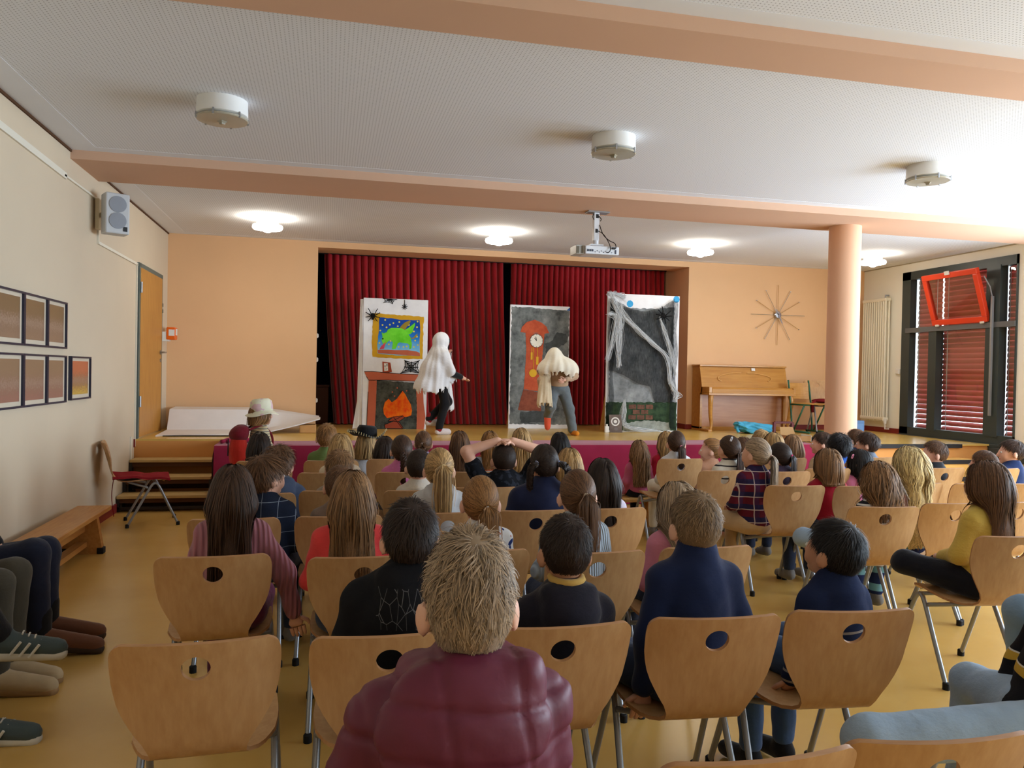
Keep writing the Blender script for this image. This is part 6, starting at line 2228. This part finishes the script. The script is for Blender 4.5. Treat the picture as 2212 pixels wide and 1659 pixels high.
# fifth row
person('boy with curly brown hair in a blue-grey hoodie', -.28, 4.86, 1.02, fabric('bluegrey', (66, 76, 98)), dict(style='short', col='brown', len=.06, lift=.5, mess=2.2, vol=1.5, fade=.6), far=1, s=1.05, hood=True, hyaw=-18)
person('child with short light brown hair behind the coral girl', .07, 4.86, .995, fabric('beige', (168, 150, 130)), dict(style='short', col='lightbrown', len=.05, fade=.6, vol=1.2), far=1, s=.95)
person('boy with dark cropped hair and pale collar behind the blonde ponytail', .55, 4.86, 1.0, fabric('offwhite', (210, 200, 186)), dict(style='short', col='dark', len=.02, fade=.35), far=1, s=.92)
person('boy with both hands clasped on his head in a black patterned T-shirt', 1.09, 4.86, 1.04, spot_fabric('black_camo', (22, 24, 30), [((44, 48, 58), .56)], 30), dict(style='short', col='dark', len=.018, fade=.3), far=0, s=1.10, fat=1.15, sleeves='short', arms='up')
person('fair-haired child partly hidden right of the plaits', 1.53, 4.88, 1.0, fabric('white_plain', (222, 222, 224)), dict(style='long', col='blonde', zend=.70, mess=.06), far=1, s=.9)
# second row from the front
person('girl with very long straight blonde hair left of centre', .09, 5.68, 1.03, fabric('cream_plain', (214, 196, 170)), dict(style='long', col='blonde', zend=.62, mess=.05), far=1, s=.95)
person('girl with one dark plait in a bright pink top', .52, 5.68, 1.02, fabric('hot_pink', (214, 120, 170)), dict(style='braid', col='darkbrown', th=-.25, tail=.20, tie=(60, 40, 40)), far=1, s=.95)
person('girl with long dark hair beside the child in the bucket hat', -.52, 6.42, .98, fabric('plum', (84, 48, 72)), dict(style='long', col='dark', zend=.62, vol=1.3), far=2, s=.95)
person('boy with light brown hair in a green shirt', -.01, 6.44, 1.05, fabric('moss_green', (104, 124, 70)), dict(style='short', col='goldbrown', len=.04, fade=.5), far=2, s=.95)
person('dark-haired child partly hidden behind the girl with one plait', .45, 6.42, .95, fabric('charcoal', (60, 60, 68)), dict(style='long', col='dark', zend=.68), far=2, s=.88)
# front bench, left
SB = .33
hat_child = person('child in a white shirt under a black fringed hat', .33, 7.0, .955, fabric('shirt_white', (206, 208, 216), .35), dict(style='bob', col='blonde', zend=.72), far=2, s=1.0, seat=SB, sleeves='long', yaw=-10)
person('child with a small bun and blue hair tie on the front bench', .83, 7.0, .95, fabric('lilac_stripe', (150, 140, 170)), dict(style='bun', col='brown', th=-.25, tx=-.2, tie=(70, 110, 190)), far=2, s=.92, seat=SB)
person('child with long brown hair on the front bench left of the raised arms', 1.16, 7.0, .95, fabric('brown_top', (140, 104, 90)), dict(style='long', col='brown', zend=.60), far=2, s=.95, seat=SB)
person('fair child in a light blue and orange shirt behind the raised arms', 1.44, 7.0, .95, band_fabric('blue_orange', (176, 190, 208), (206, 120, 90), .12, .3), dict(style='long', col='goldbrown', zend=.70), far=2, s=.95, seat=SB)
person('girl with long honey blonde hair behind the raised right arm', 1.73, 7.0, .98, fabric('pale_pink', (214, 180, 180)), dict(style='long', col='blonde', zend=.60), far=2, s=.95, seat=SB)
person('child with long black hair on the front bench right of the raised arms', 2.10, 7.0, .94, fabric('black_top', (40, 36, 42)), dict(style='long', col='black', zend=.58), far=2, s=.95, seat=SB)
person('small girl in a pink two-tone top on the right front bench', 2.89, 7.0, .865, fabric('rose_mauve', (186, 92, 122)), dict(style='long', col='lightbrown', zend=.52, mess=.12, wave=.25, vol=1.2), far=1, s=.86, hs=.95, seat=SB, arms='side', hyaw=-6, hpitch=-4, pants=fabric('black_legging', (26, 26, 32)))
person('girl with pale blonde hair in a red jacket on the right front bench', 3.17, 7.0, .95, fabric('red_jacket', (196, 36, 62)), dict(style='long', col='blonde', zend=.62), far=2, s=.92, seat=SB)
# right-hand block
person('girl with a dark ponytail and pink tie in a white T-shirt', 3.00, 6.42, 1.0, fabric('tee_white', (216, 216, 218)), dict(style='pony', col='darkbrown', th=-.35, tx=.3, tail=.18, tie=(232, 140, 160)), far=1, s=.95, pants=fabric('cream_trousers', (226, 218, 200)), hyaw=-12)
person('girl with a low dark ponytail, hair clip and white striped top', 3.10, 5.66, 1.02, band_fabric('white_black_stripe', (220, 214, 200), (52, 46, 46), .05, .22, 2, .03), dict(style='pony', col='darkbrown', th=-.40, tx=.25, tail=.20, tie=(60, 50, 50), vol=1.2), far=1, s=.98, yaw=8, arms='side')
person('small child with brown hair seen in profile beyond the striped top', 3.36, 6.46, .93, fabric('peach', (210, 160, 130)), dict(style='bun', col='goldbrown', th=.1), far=2, s=.88, yaw=20, hyaw=40)
person('child showing its face in profile behind the plaid shirt girl', 3.66, 6.44, .94, fabric('grey_top', (120, 110, 110)), dict(style='long', col='brown', zend=.70), far=2, s=.9, yaw=15, hyaw=50)
PLAID = band_fabric('plaid', (96, 26, 40), (40, 34, 66), .085, .45, 2, 0, [(0, .08, .42, (52, 40, 78), .6), (2, .085, .07, (214, 196, 190), .75), (0, .08, .07, (214, 196, 190), .65)])
person('girl with a fair ponytail in a dark red and blue plaid shirt', 2.83, 4.80, 1.075, PLAID, dict(style='pony', col='sandy', th=-.25, tx=.3, tail=.26, tie=(190, 150, 140), spread=.03, vol=1.2), far=1, s=1.0, yaw=14, hyaw=10, arms='lap', pants=fabric('khaki', (190, 160, 122)))
person('fair-haired child at the far right of the front bench', 4.18, 7.0, .97, fabric('sky', (150, 170, 190)), dict(style='short', col='blonde', len=.05, fade=.6), far=2, s=.92, seat=SB)
person('blonde bob-haired child in an orange-red top', 3.96, 6.42, .985, fabric('orange_red', (206, 62, 40)), dict(style='bob', col='blonde', zend=.78), far=2, s=.92)
person('child with a dark ponytail and pink scrunchie in a plum hoodie', 3.46, 5.52, .975, fabric('plum_hood', (62, 50, 70)), dict(style='pony', col='dark', th=-.15, tx=.35, tail=.18, tie=(232, 70, 130)), far=1, s=.92, hood=True, hyaw=14, hpitch=-8)
person('child with long brown hair at the front right beside the cardboard box', 4.53, 7.0, .92, fabric('mauve', (150, 120, 140)), dict(style='long', col='lightbrown', zend=.56), far=2, s=.9, seat=SB)
person('boy resting his chin on his hand before the column', 4.48, 6.44, .99, fabric('olive', (120, 110, 90)), dict(style='short', col='darkbrown', len=.035, fade=.5), far=2, s=.95, yaw=25, hyaw=30)
person('boy with thick black curly hair in a blue top', 4.28, 5.92, 1.01, fabric('royal_blue', (40, 96, 190)), dict(style='short', col='black', len=.07, lift=.55, mess=2.0, vol=1.8, fade=.8), far=1, s=.98, hyaw=-8)
person('girl with a smooth brown bob in a dark red top', 3.37, 4.78, 1.0, fabric('crimson_top', (150, 20, 40)), dict(style='bob', col='lightbrown', zend=.765, vol=1.2, mess=.03, taper=.9), far=1, s=1.02, hyaw=6)
person('dark-haired girl with a pink hair clip in a pink top', 4.16, 5.50, .92, fabric('candy_pink', (206, 120, 160)), dict(style='long', col='black', zend=.72, vol=1.1), far=1, s=.92, yaw=10, hyaw=28, skin=SKIN2)
person('boy with straight dark brown hair in a grey T-shirt right of the column', 4.93, 6.40, .99, fabric('slate_grey', (104, 112, 126)), dict(style='short', col='darkbrown', len=.05, fade=.5), far=1, s=.98, yaw=10, hyaw=32)
person('boy half hidden behind the boy in the grey T-shirt', 5.22, 6.95, .98, fabric('navy_b', (40, 50, 84)), dict(style='short', col='brown', len=.05, fade=.5), far=2, s=.95, seat=SB, hyaw=20)
person('girl with tousled light brown hair and black and white striped sleeves', 3.17, 4.02, .995, band_fabric('bw_stripe', (38, 38, 42), (206, 204, 200), .026, .4, 2, .01), dict(style='long', col='lightbrown', zend=.74, mess=.2, vol=1.7, wave=.2), far=1, s=.98, yaw=12, hyaw=5, pants=fabric('pale_denim', (150, 172, 196)), custom_legs=[((-.30, .27, .52), (-.02, .34, .40), (.08, .36, .36)), None])
person('girl with very long wavy pale blonde hair and a blue and white skirt', 3.45, 4.10, 1.08, band_fabric('rose_grey', (200, 150, 150), (160, 150, 140), .2, .5), dict(style='long', col='paleblonde', zend=.54, wave=.4, vol=1.2, mess=.06), far=1, s=1.0, yaw=8, pants=band_fabric('skirt_band', (36, 48, 92), (120, 176, 196), .12, .4))
person('boy with faded sides and curly top in profile, black T-shirt', 4.98, 5.62, .98, fabric('black_tee', (36, 38, 44)), dict(style='short', col='brown', len=.03, lift=.5, mess=1.6, fade=.1), far=1, s=.98, yaw=12, hyaw=48, sleeves='short')
person('child with very short buzzed hair at the right', 4.66, 4.78, .985, fabric('anthracite', (50, 52, 60)), dict(style='buzz', col='brown', len=.012), far=1, s=1.0, hs=1.03, yaw=5)
person('boy with dark hair in profile and a navy T-shirt at the right edge', 5.66, 5.52, 1.0, fabric('marine', (34, 52, 96)), dict(style='short', col='darkbrown', len=.035, fade=.3), far=1, s=1.02, yaw=15, hyaw=45, sleeves='short')
person('girl with shoulder-length brown hair in a mustard yellow sweater', 3.16, 3.22, 1.09, fabric('mustard', (206, 176, 86), .35), dict(style='long', col='brown', zend=.77, vol=1.4, mess=.07, taper=.9), far=0, s=1.04, yaw=14, hyaw=0, arms='lap', pants=fabric('black_trousers', (24, 26, 36)), shoes=fabric('shoe_white', (206, 200, 196)),
       custom_legs=[((-.24, .26, .56), (.06, .24, .50), (.16, .20, .49)), ((.24, .26, .54), (-.06, .20, .49), (-.17, .18, .49))])
# ------------------------------------------------------------------ hats
HATB = fabric('hat_black', (20, 20, 22), .3)
def hat(label, c, prof, brim_r, mat, tilt=(0, 0), rz=0, wavy=.0, cat='hat', oval=1.18):
    t = thing(label[0], label[1], cat, c, rz)
    t.rotation_euler = (tilt[0], tilt[1], rz)
    b = MB().lathe(prof, (0, 0, 0), 32)
    b.v = [(x, y * oval, z) for x, y, z in b.v]
    b.build('crown', mat, t, smooth=True)
    V, Fc = [], []
    n, rings = 48, 6
    for j in range(rings + 1):
        r = prof[0][0] * .97 + (brim_r - prof[0][0]) * j / rings
        for i in range(n):
            a = 2 * PI * i / n
            dz = wavy * math.sin(3 * a + 1) * (j / rings) ** 1.5 + (.055 if wavy > .012 else -.0) * abs(math.cos(a)) ** 3 * (j / rings) ** 2 - (.035 if wavy <= .012 else 0) * j / rings
            V.append((r * math.cos(a), r * math.sin(a) * oval, dz))
    for j in range(rings):
        for i in range(n):
            Fc.append((j * n + i, j * n + (i + 1) % n, (j + 1) * n + (i + 1) % n, (j + 1) * n + i))
    m = len(V)
    V += [(x, y, z - .005) for x, y, z in V]
    Fc += [tuple(reversed([k + m for k in f])) for f in Fc]
    Fc += [(rings * n + i, rings * n + (i + 1) % n, rings * n + (i + 1) % n + m, rings * n + i + m) for i in range(n)]
    br = MB().add(V, Fc).build('brim', mat, t, smooth='auto')
    return t, br, V
ht, br, HV = hat(('fringed_hat', 'black cowboy hat with pale fringe on the child in white'), (.33, 6.99, .905), [(.088, 0), (.090, .03), (.086, .07), (.070, .095), (.045, .088), (0, .075)], .165, HATB, (math.radians(-6), math.radians(4)), math.radians(-10), .02)
fr = MB()
for i in range(0, 48):
    x, y, z = HV[6 * 48 + i]
    rr = random.Random(i)
    for k in range(2):
        fr.tube([(x * .985, y * .985, z + .004), (x * (1.0 + .05 * rr.random()), y * 1.02, z + .010), (x * (.98 + .1 * rr.random()), y * (1 + .08 * rr.random()), z - .014 * rr.random())], .0018, 4)
o = fr.build('fringe', paint('fringe_straw', (196, 178, 130), .9), ht)
o['kind'] = 'stuff'
MB().lathe([(.0905, .008), (.0915, .028)], (0, 0, 0), 32).build('hat_band', paint('hat_band', (60, 50, 40), .6), ht)

# ------------------------------------------------------------------ child in the bucket hat with a red backpack, standing before the stage
STRIPE = band_fabric('cream_grey_stripe', (206, 190, 152), (112, 108, 108), .024, .30, 2, .004)
person('child in a bucket hat and striped top with a red backpack before the stage', -.63, 7.85, 1.155, STRIPE, dict(style='bob', col='goldbrown', zend=.95, seated=False), yaw=-68, hyaw=-8, far=1, seat=.50, s=.98, standing=True, pants=fabric('dark_trousers', (52, 44, 52)), arms='side',
       custom_arms=[((-.155, .02, .74), (-.13, .10, .58)), ((.155, .03, .74), (.12, .12, .62))])
ht2, br2, _v = hat(('bucket_hat', 'cream and pink bucket hat on the child with the backpack'), (-.62, 7.85, 1.075), [(.090, 0), (.091, .05), (.084, .095), (.060, .118), (0, .122)], .135, spot_fabric('hat_batik', (226, 222, 196), [((220, 186, 190), .58), ((170, 174, 150), .72)], 9), (math.radians(4), math.radians(-4)), math.radians(-68), .010)
bp = thing('backpack', 'red backpack worn by the child in the bucket hat', 'backpack', (-.63, 7.85, .56), math.radians(-68))
BPR = fabric('backpack_red', (186, 44, 32), .3)
BPD = fabric('backpack_maroon', (112, 24, 36), .3)
grow('pack_body', [ell([0, -.205, .14], [.115, .085, .17]), ell([0, -.19, .05], [.10, .075, .09])], BPR, bp, .012, .03, None, .003)
grow('pack_lid', [ell([0, -.20, .30], [.112, .088, .075]), ell([0, -.17, .34], [.08, .06, .05])], BPD, bp, .012, .03, None, .003)
for sx in (-1, 1):
    MB().tube(smooth_path([(sx * .06, -.13, .34), (sx * .075, -.02, .375), (sx * .085, .07, .31), (sx * .095, .085, .20), (sx * .115, 0, .11), (sx * .10, -.14, .06)], 6), .011, 8).build('strap', BPD, bp, smooth=True)
MB().tube([(0, -.30, .10), (0, -.298, .26)], .006, 6).build('zip', BLACK, bp)

# ------------------------------------------------------------------ the two ghosts on the stage
GH = fabric('ghost_sheet', (228, 228, 230), .35, .9, .03, .3)
BLK = fabric('ghost_black_legs', (26, 26, 30))
SOCK = fabric('sock_red', (140, 30, 34))
SLIP = fabric('slipper_white', (216, 206, 208))
def sheet_over(name, parent, prims, mat, zcut, jag, seed, h=.014, k=.05, folds=9, amp=.012):
    """cloth thrown over a figure: the grown surface, open below a ragged hem"""
    V, Fq = nets(prims, h, k)
    N = vnormals(V, Fq)
    ang = np.arctan2(V[:, 1] - V[:, 1].mean(), V[:, 0] - V[:, 0].mean())
    low = np.clip((V[:, 2].max() - V[:, 2]) / (V[:, 2].max() - V[:, 2].min()), 0, 1)
    V = V + N * (amp * low * np.sin(ang * folds + 3 * V[:, 2] + seed) + .6 * amp * low * np.sin(ang * (folds * 2 + 1) - 5 * V[:, 2]))[:, None]
    hem = zcut(ang) + jag * np.abs(((ang * 2.1 + .6 * np.sin(ang * 5) + seed) % 1) - .5) * 2
    keep = (V[:, 2] > hem)[Fq].all(1)
    o = np_mesh(name, V, Fq[keep], mat, parent)
    sm = o.modifiers.new('thickness', 'SOLIDIFY')
    sm.thickness = .004
    return o
g1 = thing('person', 'child dressed as a ghost in a white sheet walking right before the fireplace panel', 'person', (1.38, 10.05, STAGE), math.radians(-72), 'costumed actors on the stage')
HZ = 1.20
Hc1, R1 = np.array([0, .03, HZ]), rotx(-.08)
body = [ell(Hc1, HEAD_R * 1.02), ell(Hc1 + [0, .03, -.05], [.054, .06, .056]), ell(Hc1 + [0, .098, -.03], [.011, .016, .012]), cone([0, .0, 1.05], [0, .02, 1.14], .045),
        ell([0, 0, .93], [.13, .09, .17]), ell([0, -.01, .74], [.12, .09, .13])]
arm_r = [np.array([.14, .0, 1.0]), np.array([.19, .06, .80]), np.array([.13, .27, .735])]
arm_l = [np.array([-.14, .0, 1.0]), np.array([-.17, .10, .84]), np.array([-.07, .14, 1.0])]
for a in (arm_r, arm_l):
    body += chain(a, [.042, .034, .026])
    d = unit(a[2] - a[1])
    body.append(cone(a[2] + d * .02, a[2] + d * .05, .022))
leg1 = [np.array([.06, .0, .68]), np.array([.07, .06, .40]), np.array([.07, -.02, .09])]
leg2 = [np.array([-.06, .0, .68]), np.array([-.06, .16, .42]), np.array([-.06, -.10, .20])]
for l in (leg1, leg2):
    body += chain(l, [.065, .048, .034])
fm = MB()
for a, sx in ((arm_r, 1), (arm_l, -1)):
    d = unit(a[2] - a[1])
    finger_tubes(fm, a[2] + d * .045, d, (0, 0, 1.), 1.1, .25, sx)
V, Fq = nets(body, .012, .02)
q_ = np.array([f for f in fm.f if len(f) == 4]) + len(V)
np_mesh('body', np.concatenate([V, np.array(fm.v)]), np.concatenate([Fq, q_]), SKIN, g1)
grow('trousers', chain(leg1, [.075, .06, .048]) + chain(leg2, [.075, .06, .048]) + [ell([0, 0, .70], [.12, .10, .08])], BLK, g1, .013, .03, None, .002)
grow('sleeve', chain([arm_r[1], arm_r[1] + (arm_r[2] - arm_r[1]) * .85], [.044, .038]), BLK, g1, .012)
for l, dz in ((leg1, 0), (leg2, 0)):
    a = l[2]
    grow('sock', [cone(a + [0, 0, .04], a + [0, 0, -.03], .040, .042)], SOCK, g1, .010)
    grow('slipper', [cone(a + [0, -.02, -.055], a + [0, .14, -.06], .036, .030), cone(a + [0, .05, -.05], a + [0, .12, -.05], .04, .035)], SLIP, g1, .010)
sheet = [ell(Hc1 + [0, -.005, .01], HEAD_R * 1.16), cone([0, 0, 1.12], [0, .01, 1.18], .085, .09), ell([0, -.01, .98], [.185, .14, .16]), ell([0, -.06, .78], [.21, .19, .24]), ell([0, -.10, .58], [.21, .23, .22]),
         cone([.14, 0, 1.0], [.20, .06, .82], .07, .07), cone([-.14, 0, 1.0], [-.18, .10, .84], .07, .075), cone([.05, .06, .9], [.02, .16, .62], .09, .09)]
sheet_over('ghost_sheet', g1, sheet, GH, lambda a: .50 + .16 * np.clip(np.sin(a), 0, 1), .085, 2, folds=8)
sheet_over('hanging_sheet_tail', g1, [cone([-.16, .16, .80], [-.15, .20, .34], .07, .09), cone([-.17, .10, .95], [-.16, .16, .80], .06, .07)], GH, lambda a: .27 + 0 * a, .04, 5, folds=5)
for sx in (-1, 1):
    MB().ell((sx * .036, .118, HZ + .005), (.024, .012, .034), 12, 8).build('mask_eye', INK, g1, smooth=True)
MB().ell((0, .125, HZ - .065), (.026, .010, .036), 12, 8).build('mask_mouth', INK, g1, smooth=True)
mc = thing('microphone', 'small microphone held up by the walking ghost', 'microphone', (1.38, 10.05, STAGE), math.radians(-72))
MB().tube([(-.05, .19, .97), (-.045, .185, 1.06)], [.010, .013], 8).build('handle', GREY_METAL, mc, smooth=True)
MB().ell((-.044, .184, 1.075), (.02, .02, .022), 12, 8).build('head', BLACK, mc, smooth=True)

g2 = thing('person', 'child bending forward under a cream cloth, one foot raised, before the clock panel', 'person', (2.96, 9.98, STAGE), math.radians(168), 'costumed actors on the stage')
PGREY = fabric('trousers_grey', (104, 112, 116), .4)
CREAM = fabric('cloth_cream', (232, 224, 204), .3, .9, .03, .3)
HC2 = np.array([.07, .17, 1.02])
lgA = [np.array([-.07, -.02, .60]), np.array([-.15, .0, .34]), np.array([-.20, .0, .08])]
lgB = [np.array([.07, .0, .60]), np.array([.10, .12, .38]), np.array([.13, -.06, .24])]
aA = [np.array([.12, .10, .88]), np.array([.24, .18, .72]), np.array([.23, .16, .55])]
aB = [np.array([-.12, .08, .88]), np.array([-.20, .18, .78]), np.array([-.08, .28, .74])]
body = [ell(HC2, HEAD_R), ell(HC2 + [0, .03, -.05], [.054, .06, .056]), cone([.02, .06, .88], [.05, .12, .96], .045), ell([.0, .05, .78], [.13, .10, .16]), ell([0, 0, .66], [.12, .095, .10])]
body += chain(lgA, [.068, .05, .036]) + chain(lgB, [.068, .05, .036]) + chain(aA, [.042, .034, .026]) + chain(aB, [.042, .034, .026])
fm = MB()
for a, sx in ((aA, 1), (aB, -1)):
    d = unit(a[2] - a[1])
    body.append(cone(a[2] + d * .02, a[2] + d * .05, .022))
    finger_tubes(fm, a[2] + d * .045, d, (0, 1., .2), 1.1, .5, sx)
V, Fq = nets(body, .012, .02)
np_mesh('body', np.concatenate([V, np.array(fm.v)]), np.concatenate([Fq, np.array([f for f in fm.f if len(f) == 4]) + len(V)]), SKIN, g2)
grow('trousers', chain(lgA, [.085, .068, .062]) + chain(lgB, [.085, .068, .056]) + [ell([0, 0, .62], [.13, .11, .09])], PGREY, g2, .013, .03, None, .003)
grow('top', [ell([.0, .05, .80], [.145, .115, .16]), ell([0, .01, .68], [.135, .11, .08])] + chain(aA, [.055, .045, .036]) + chain(aB, [.055, .045, .036]), fabric('top_beige', (186, 156, 128)), g2, .013, .03, None, .003)
for l, nm in ((lgA, 'planted'), (lgB, 'raised')):
    a = l[2]
    if nm == 'planted':
        pr_ = [cone(a + [0, -.02, -.045], a + [-.05, .12, -.05], .036, .032)]
    else:
        pr_ = [cone(a + [0, .02, -.03], a + [0, .05, -.15], .040, .034), cone(a + [0, .03, -.03], a + [0, .06, -.12], .040, .036)]
    grow('shoe', pr_, fabric('shoe_orange' if nm == 'planted' else 'shoe_coral', (226, 140, 40) if nm == 'planted' else (226, 92, 62)), g2, .010)
veil = [ell(HC2 + [0, 0, .02], HEAD_R * 1.2), cone(HC2 + [0, 0, -.03], [.02, .10, .86], .12, .19), ell([.02, .12, .86], [.27, .24, .18])]
sheet_over('cloth_veil', g2, veil, CREAM, lambda a: .74 - .07 * np.clip(-np.cos(a), 0, 1), .10, 1, folds=7, amp=.02)
sheet_over('hanging_cloth', g2, [cone([.19, .17, .80], [.22, .20, .42], .07, .075), cone([.19, .17, .80], [.12, .22, .36], .05, .04)], fabric('cloth_beige', (214, 196, 164)), lambda a: .33 + 0 * a, .10, 3, folds=5, amp=.012)

# ------------------------------------------------------------------ adults on the bench along the left wall
DJ = fabric('jeans_dark', (34, 38, 56), .3)
BOOT = fabric('boot_brown', (112, 70, 48), .2, .6)
ELASTIC = fabric('boot_elastic', (30, 28, 28), .3)
def adult(label, y, col_top, pants, shoes, legs, hair, zt=1.24, far=1, shirt_arms=None, x=-1.88):
    return person(label, x, y, zt, col_top, hair, yaw=-90, far=far, seat=.335, s=1.30, hs=1.12, pants=pants, shoes=shoes, custom_legs=legs, group='adults on the bench by the left wall', custom_arms=shirt_arms)
# local +y points into the room (+X); local x = -(world y - y0)
a1 = adult('adult in dark jeans and brown ankle boots on the left bench', 4.46, fabric('black_blouse', (30, 30, 34)), DJ, BOOT,
           [((-.10, .44, .50), (-.10, .45, .13), (-.13, .70, .055)), ((.09, .45, .53), (.075, .47, .12), (.06, .74, .045))], dict(style='long', col='brown', zend=.95))
for an in ((-.10, .45, .13), (.075, .47, .12)):
    grow('boot_gusset', [cone((an[0], an[1] + .01, an[2] + .10), (an[0], an[1] + .012, an[2] - .01), .052, .048)], ELASTIC, a1, .010)
a2 = adult('adult in beige shoes between the other two on the left bench', 3.98, fabric('grey_cardigan', (96, 96, 100)), fabric('olive_trousers', (70, 64, 52)), fabric('shoe_beige', (184, 160, 124), .1, .6),
           [((-.10, .46, .50), (-.06, .46, .09), (-.04, .66, .035)), ((.10, .46, .50), (.08, .46, .09), (.09, .68, .035))], dict(style='short', col='dark', len=.04))
SNK = fabric('sneaker_grey', (72, 84, 86), .15, .7)
a3 = adult('adult in black trousers and striped sneakers, legs crossed, on the left bench', 3.50, fabric('black_jumper', (28, 28, 32)), fabric('black_cropped', (26, 26, 30), .3), SNK,
           [((.02, .48, .60), (-.06, .60, .36), (-.10, .80, .30)), ((.10, .46, .50), (.09, .52, .09), (.10, .77, .035))], dict(style='bob', col='blonde', zend=1.0))
SOLE = paint('sole_white', (208, 204, 194), .6)
def trim_shoe(p, an, toe, stripes=0, sole=SOLE, laces=False):
    an, toe = np.array(an), np.array(toe)
    d = unit((toe - an) * np.array([1, 1, .6]))
    side = unit(np.cross(d, np.array([0, 0, 1.])))
    dn = unit(np.cross(d, side)) * 1.0
    if dn[2] > 0:
        dn = -dn
    a, b = an + dn * .058 - d * .035, toe + dn * .022 + d * .010
    grow('sole', [cone(a - side * .012, b - side * .010, .030, .026), cone(a + side * .012, b + side * .010, .030, .026)], sole, p, .010, .012)
    for k in range(stripes):
        c = an + (toe - an) * (.30 + .16 * k) + dn * .004
        pts = [c + side * sg * .050 + dn * zz - d * zz * .5 for sg in (1,) for zz in (-.02, .012, .035)]
        MB().tube([tuple(q) for q in pts], .006, 6).build('stripe', SOLE, p)
        pts = [c - side * .050 + dn * zz - d * zz * .5 for zz in (-.02, .012, .035)]
        MB().tube([tuple(q) for q in pts], .006, 6).build('stripe', SOLE, p)
    for k in range(4 if laces else 0):
        c = an + (toe - an) * (.34 + .11 * k) - dn * (.040 - .004 * k)
        MB().tube([tuple(c - side * .022), tuple(c - dn * .006), tuple(c + side * .022)], .0035, 6).build('lace', SOLE, p)
DSOLE = paint('sole_dark', (60, 44, 34), .7)
for an, toe in (((-.06, .60, .36), (-.10, .80, .30)), ((.09, .52, .09), (.10, .77, .035))):
    trim_shoe(a3, an, toe, 3, SOLE, True)
for an, toe in (((-.06, .46, .09), (-.04, .66, .035)), ((.08, .46, .09), (.09, .68, .035))):
    trim_shoe(a2, an, toe, 0, paint('sole_tan', (150, 116, 76), .7))
for an, toe in (((-.10, .45, .13), (-.13, .70, .055)), ((.075, .47, .12), (.06, .74, .045))):
    trim_shoe(a1, an, toe, 0, DSOLE)
# ------------------------------------------------------------------ people at the right picture edge
JERSEY = band_fabric('jersey_black_gold', (24, 24, 28), (196, 158, 60), .16, .16, 2, .05, [(2, .16, .03, (220, 216, 204), .9)])
PALE = fabric('jeans_pale', (150, 172, 196), .35, .85)
person('child in a black and gold striped jersey and pale jeans sitting sideways at bottom right', 2.07, 1.86, 1.06, JERSEY, dict(style='short', col='brown', len=.04), yaw=88, far=0, s=1.12, pants=PALE, arms='side', lean=-.14, group='people at the right edge',
       custom_legs=[((-.03, .62, .50), (-.02, .63, .09), (-.02, .78, .05)), ((.34, -.04, .47), (.36, -.02, .09), (.40, .10, .05))])
make_chair('plywood chair under the child in the black and gold jersey', (2.07, 1.88, 0), math.radians(85))
person('adult in washed blue jeans of whom only a knee shows at the right edge', 3.26, 2.50, 1.30, fabric('grey_jumper', (110, 112, 118)), dict(style='short', col='brown', len=.05), yaw=85, far=1, s=1.3, hs=1.12, pants=fabric('jeans_washed', (120, 146, 172), .35), group='people at the right edge',
       custom_legs=[((-.06, .50, .53), (-.06, .48, .10), (-.06, .66, .05)), ((.12, .46, .53), (.12, .44, .10), (.12, .62, .05))])
make_chair('plywood chair under the adult at the right edge', (3.26, 2.46, 0), math.radians(85))
# hair clips
for nm, lb, p, c in (('hair_clip', 'silver hair clip on the girl with the low dark ponytail', (3.075, 5.58, 1.0), (220, 220, 224)), ('hair_clip', 'pink hair clip on the dark-haired girl in pink', (4.08, 5.47, .87), (230, 150, 180))):
    t = thing(nm, lb, 'hair clip', p)
    MB().tube(smooth_path([(-.012, 0, -.015), (-.004, -.006, .015), (.006, -.006, .012), (-.004, 0, -.018)], 4), .003, 6).build('wire', paint('clip_%d' % c[1], c, .3), t)
    MB().ell((0, -.004, .012), (.005, .004, .005), 8, 6).build('bead', paint('clip_%d' % c[1], c, .3), t)
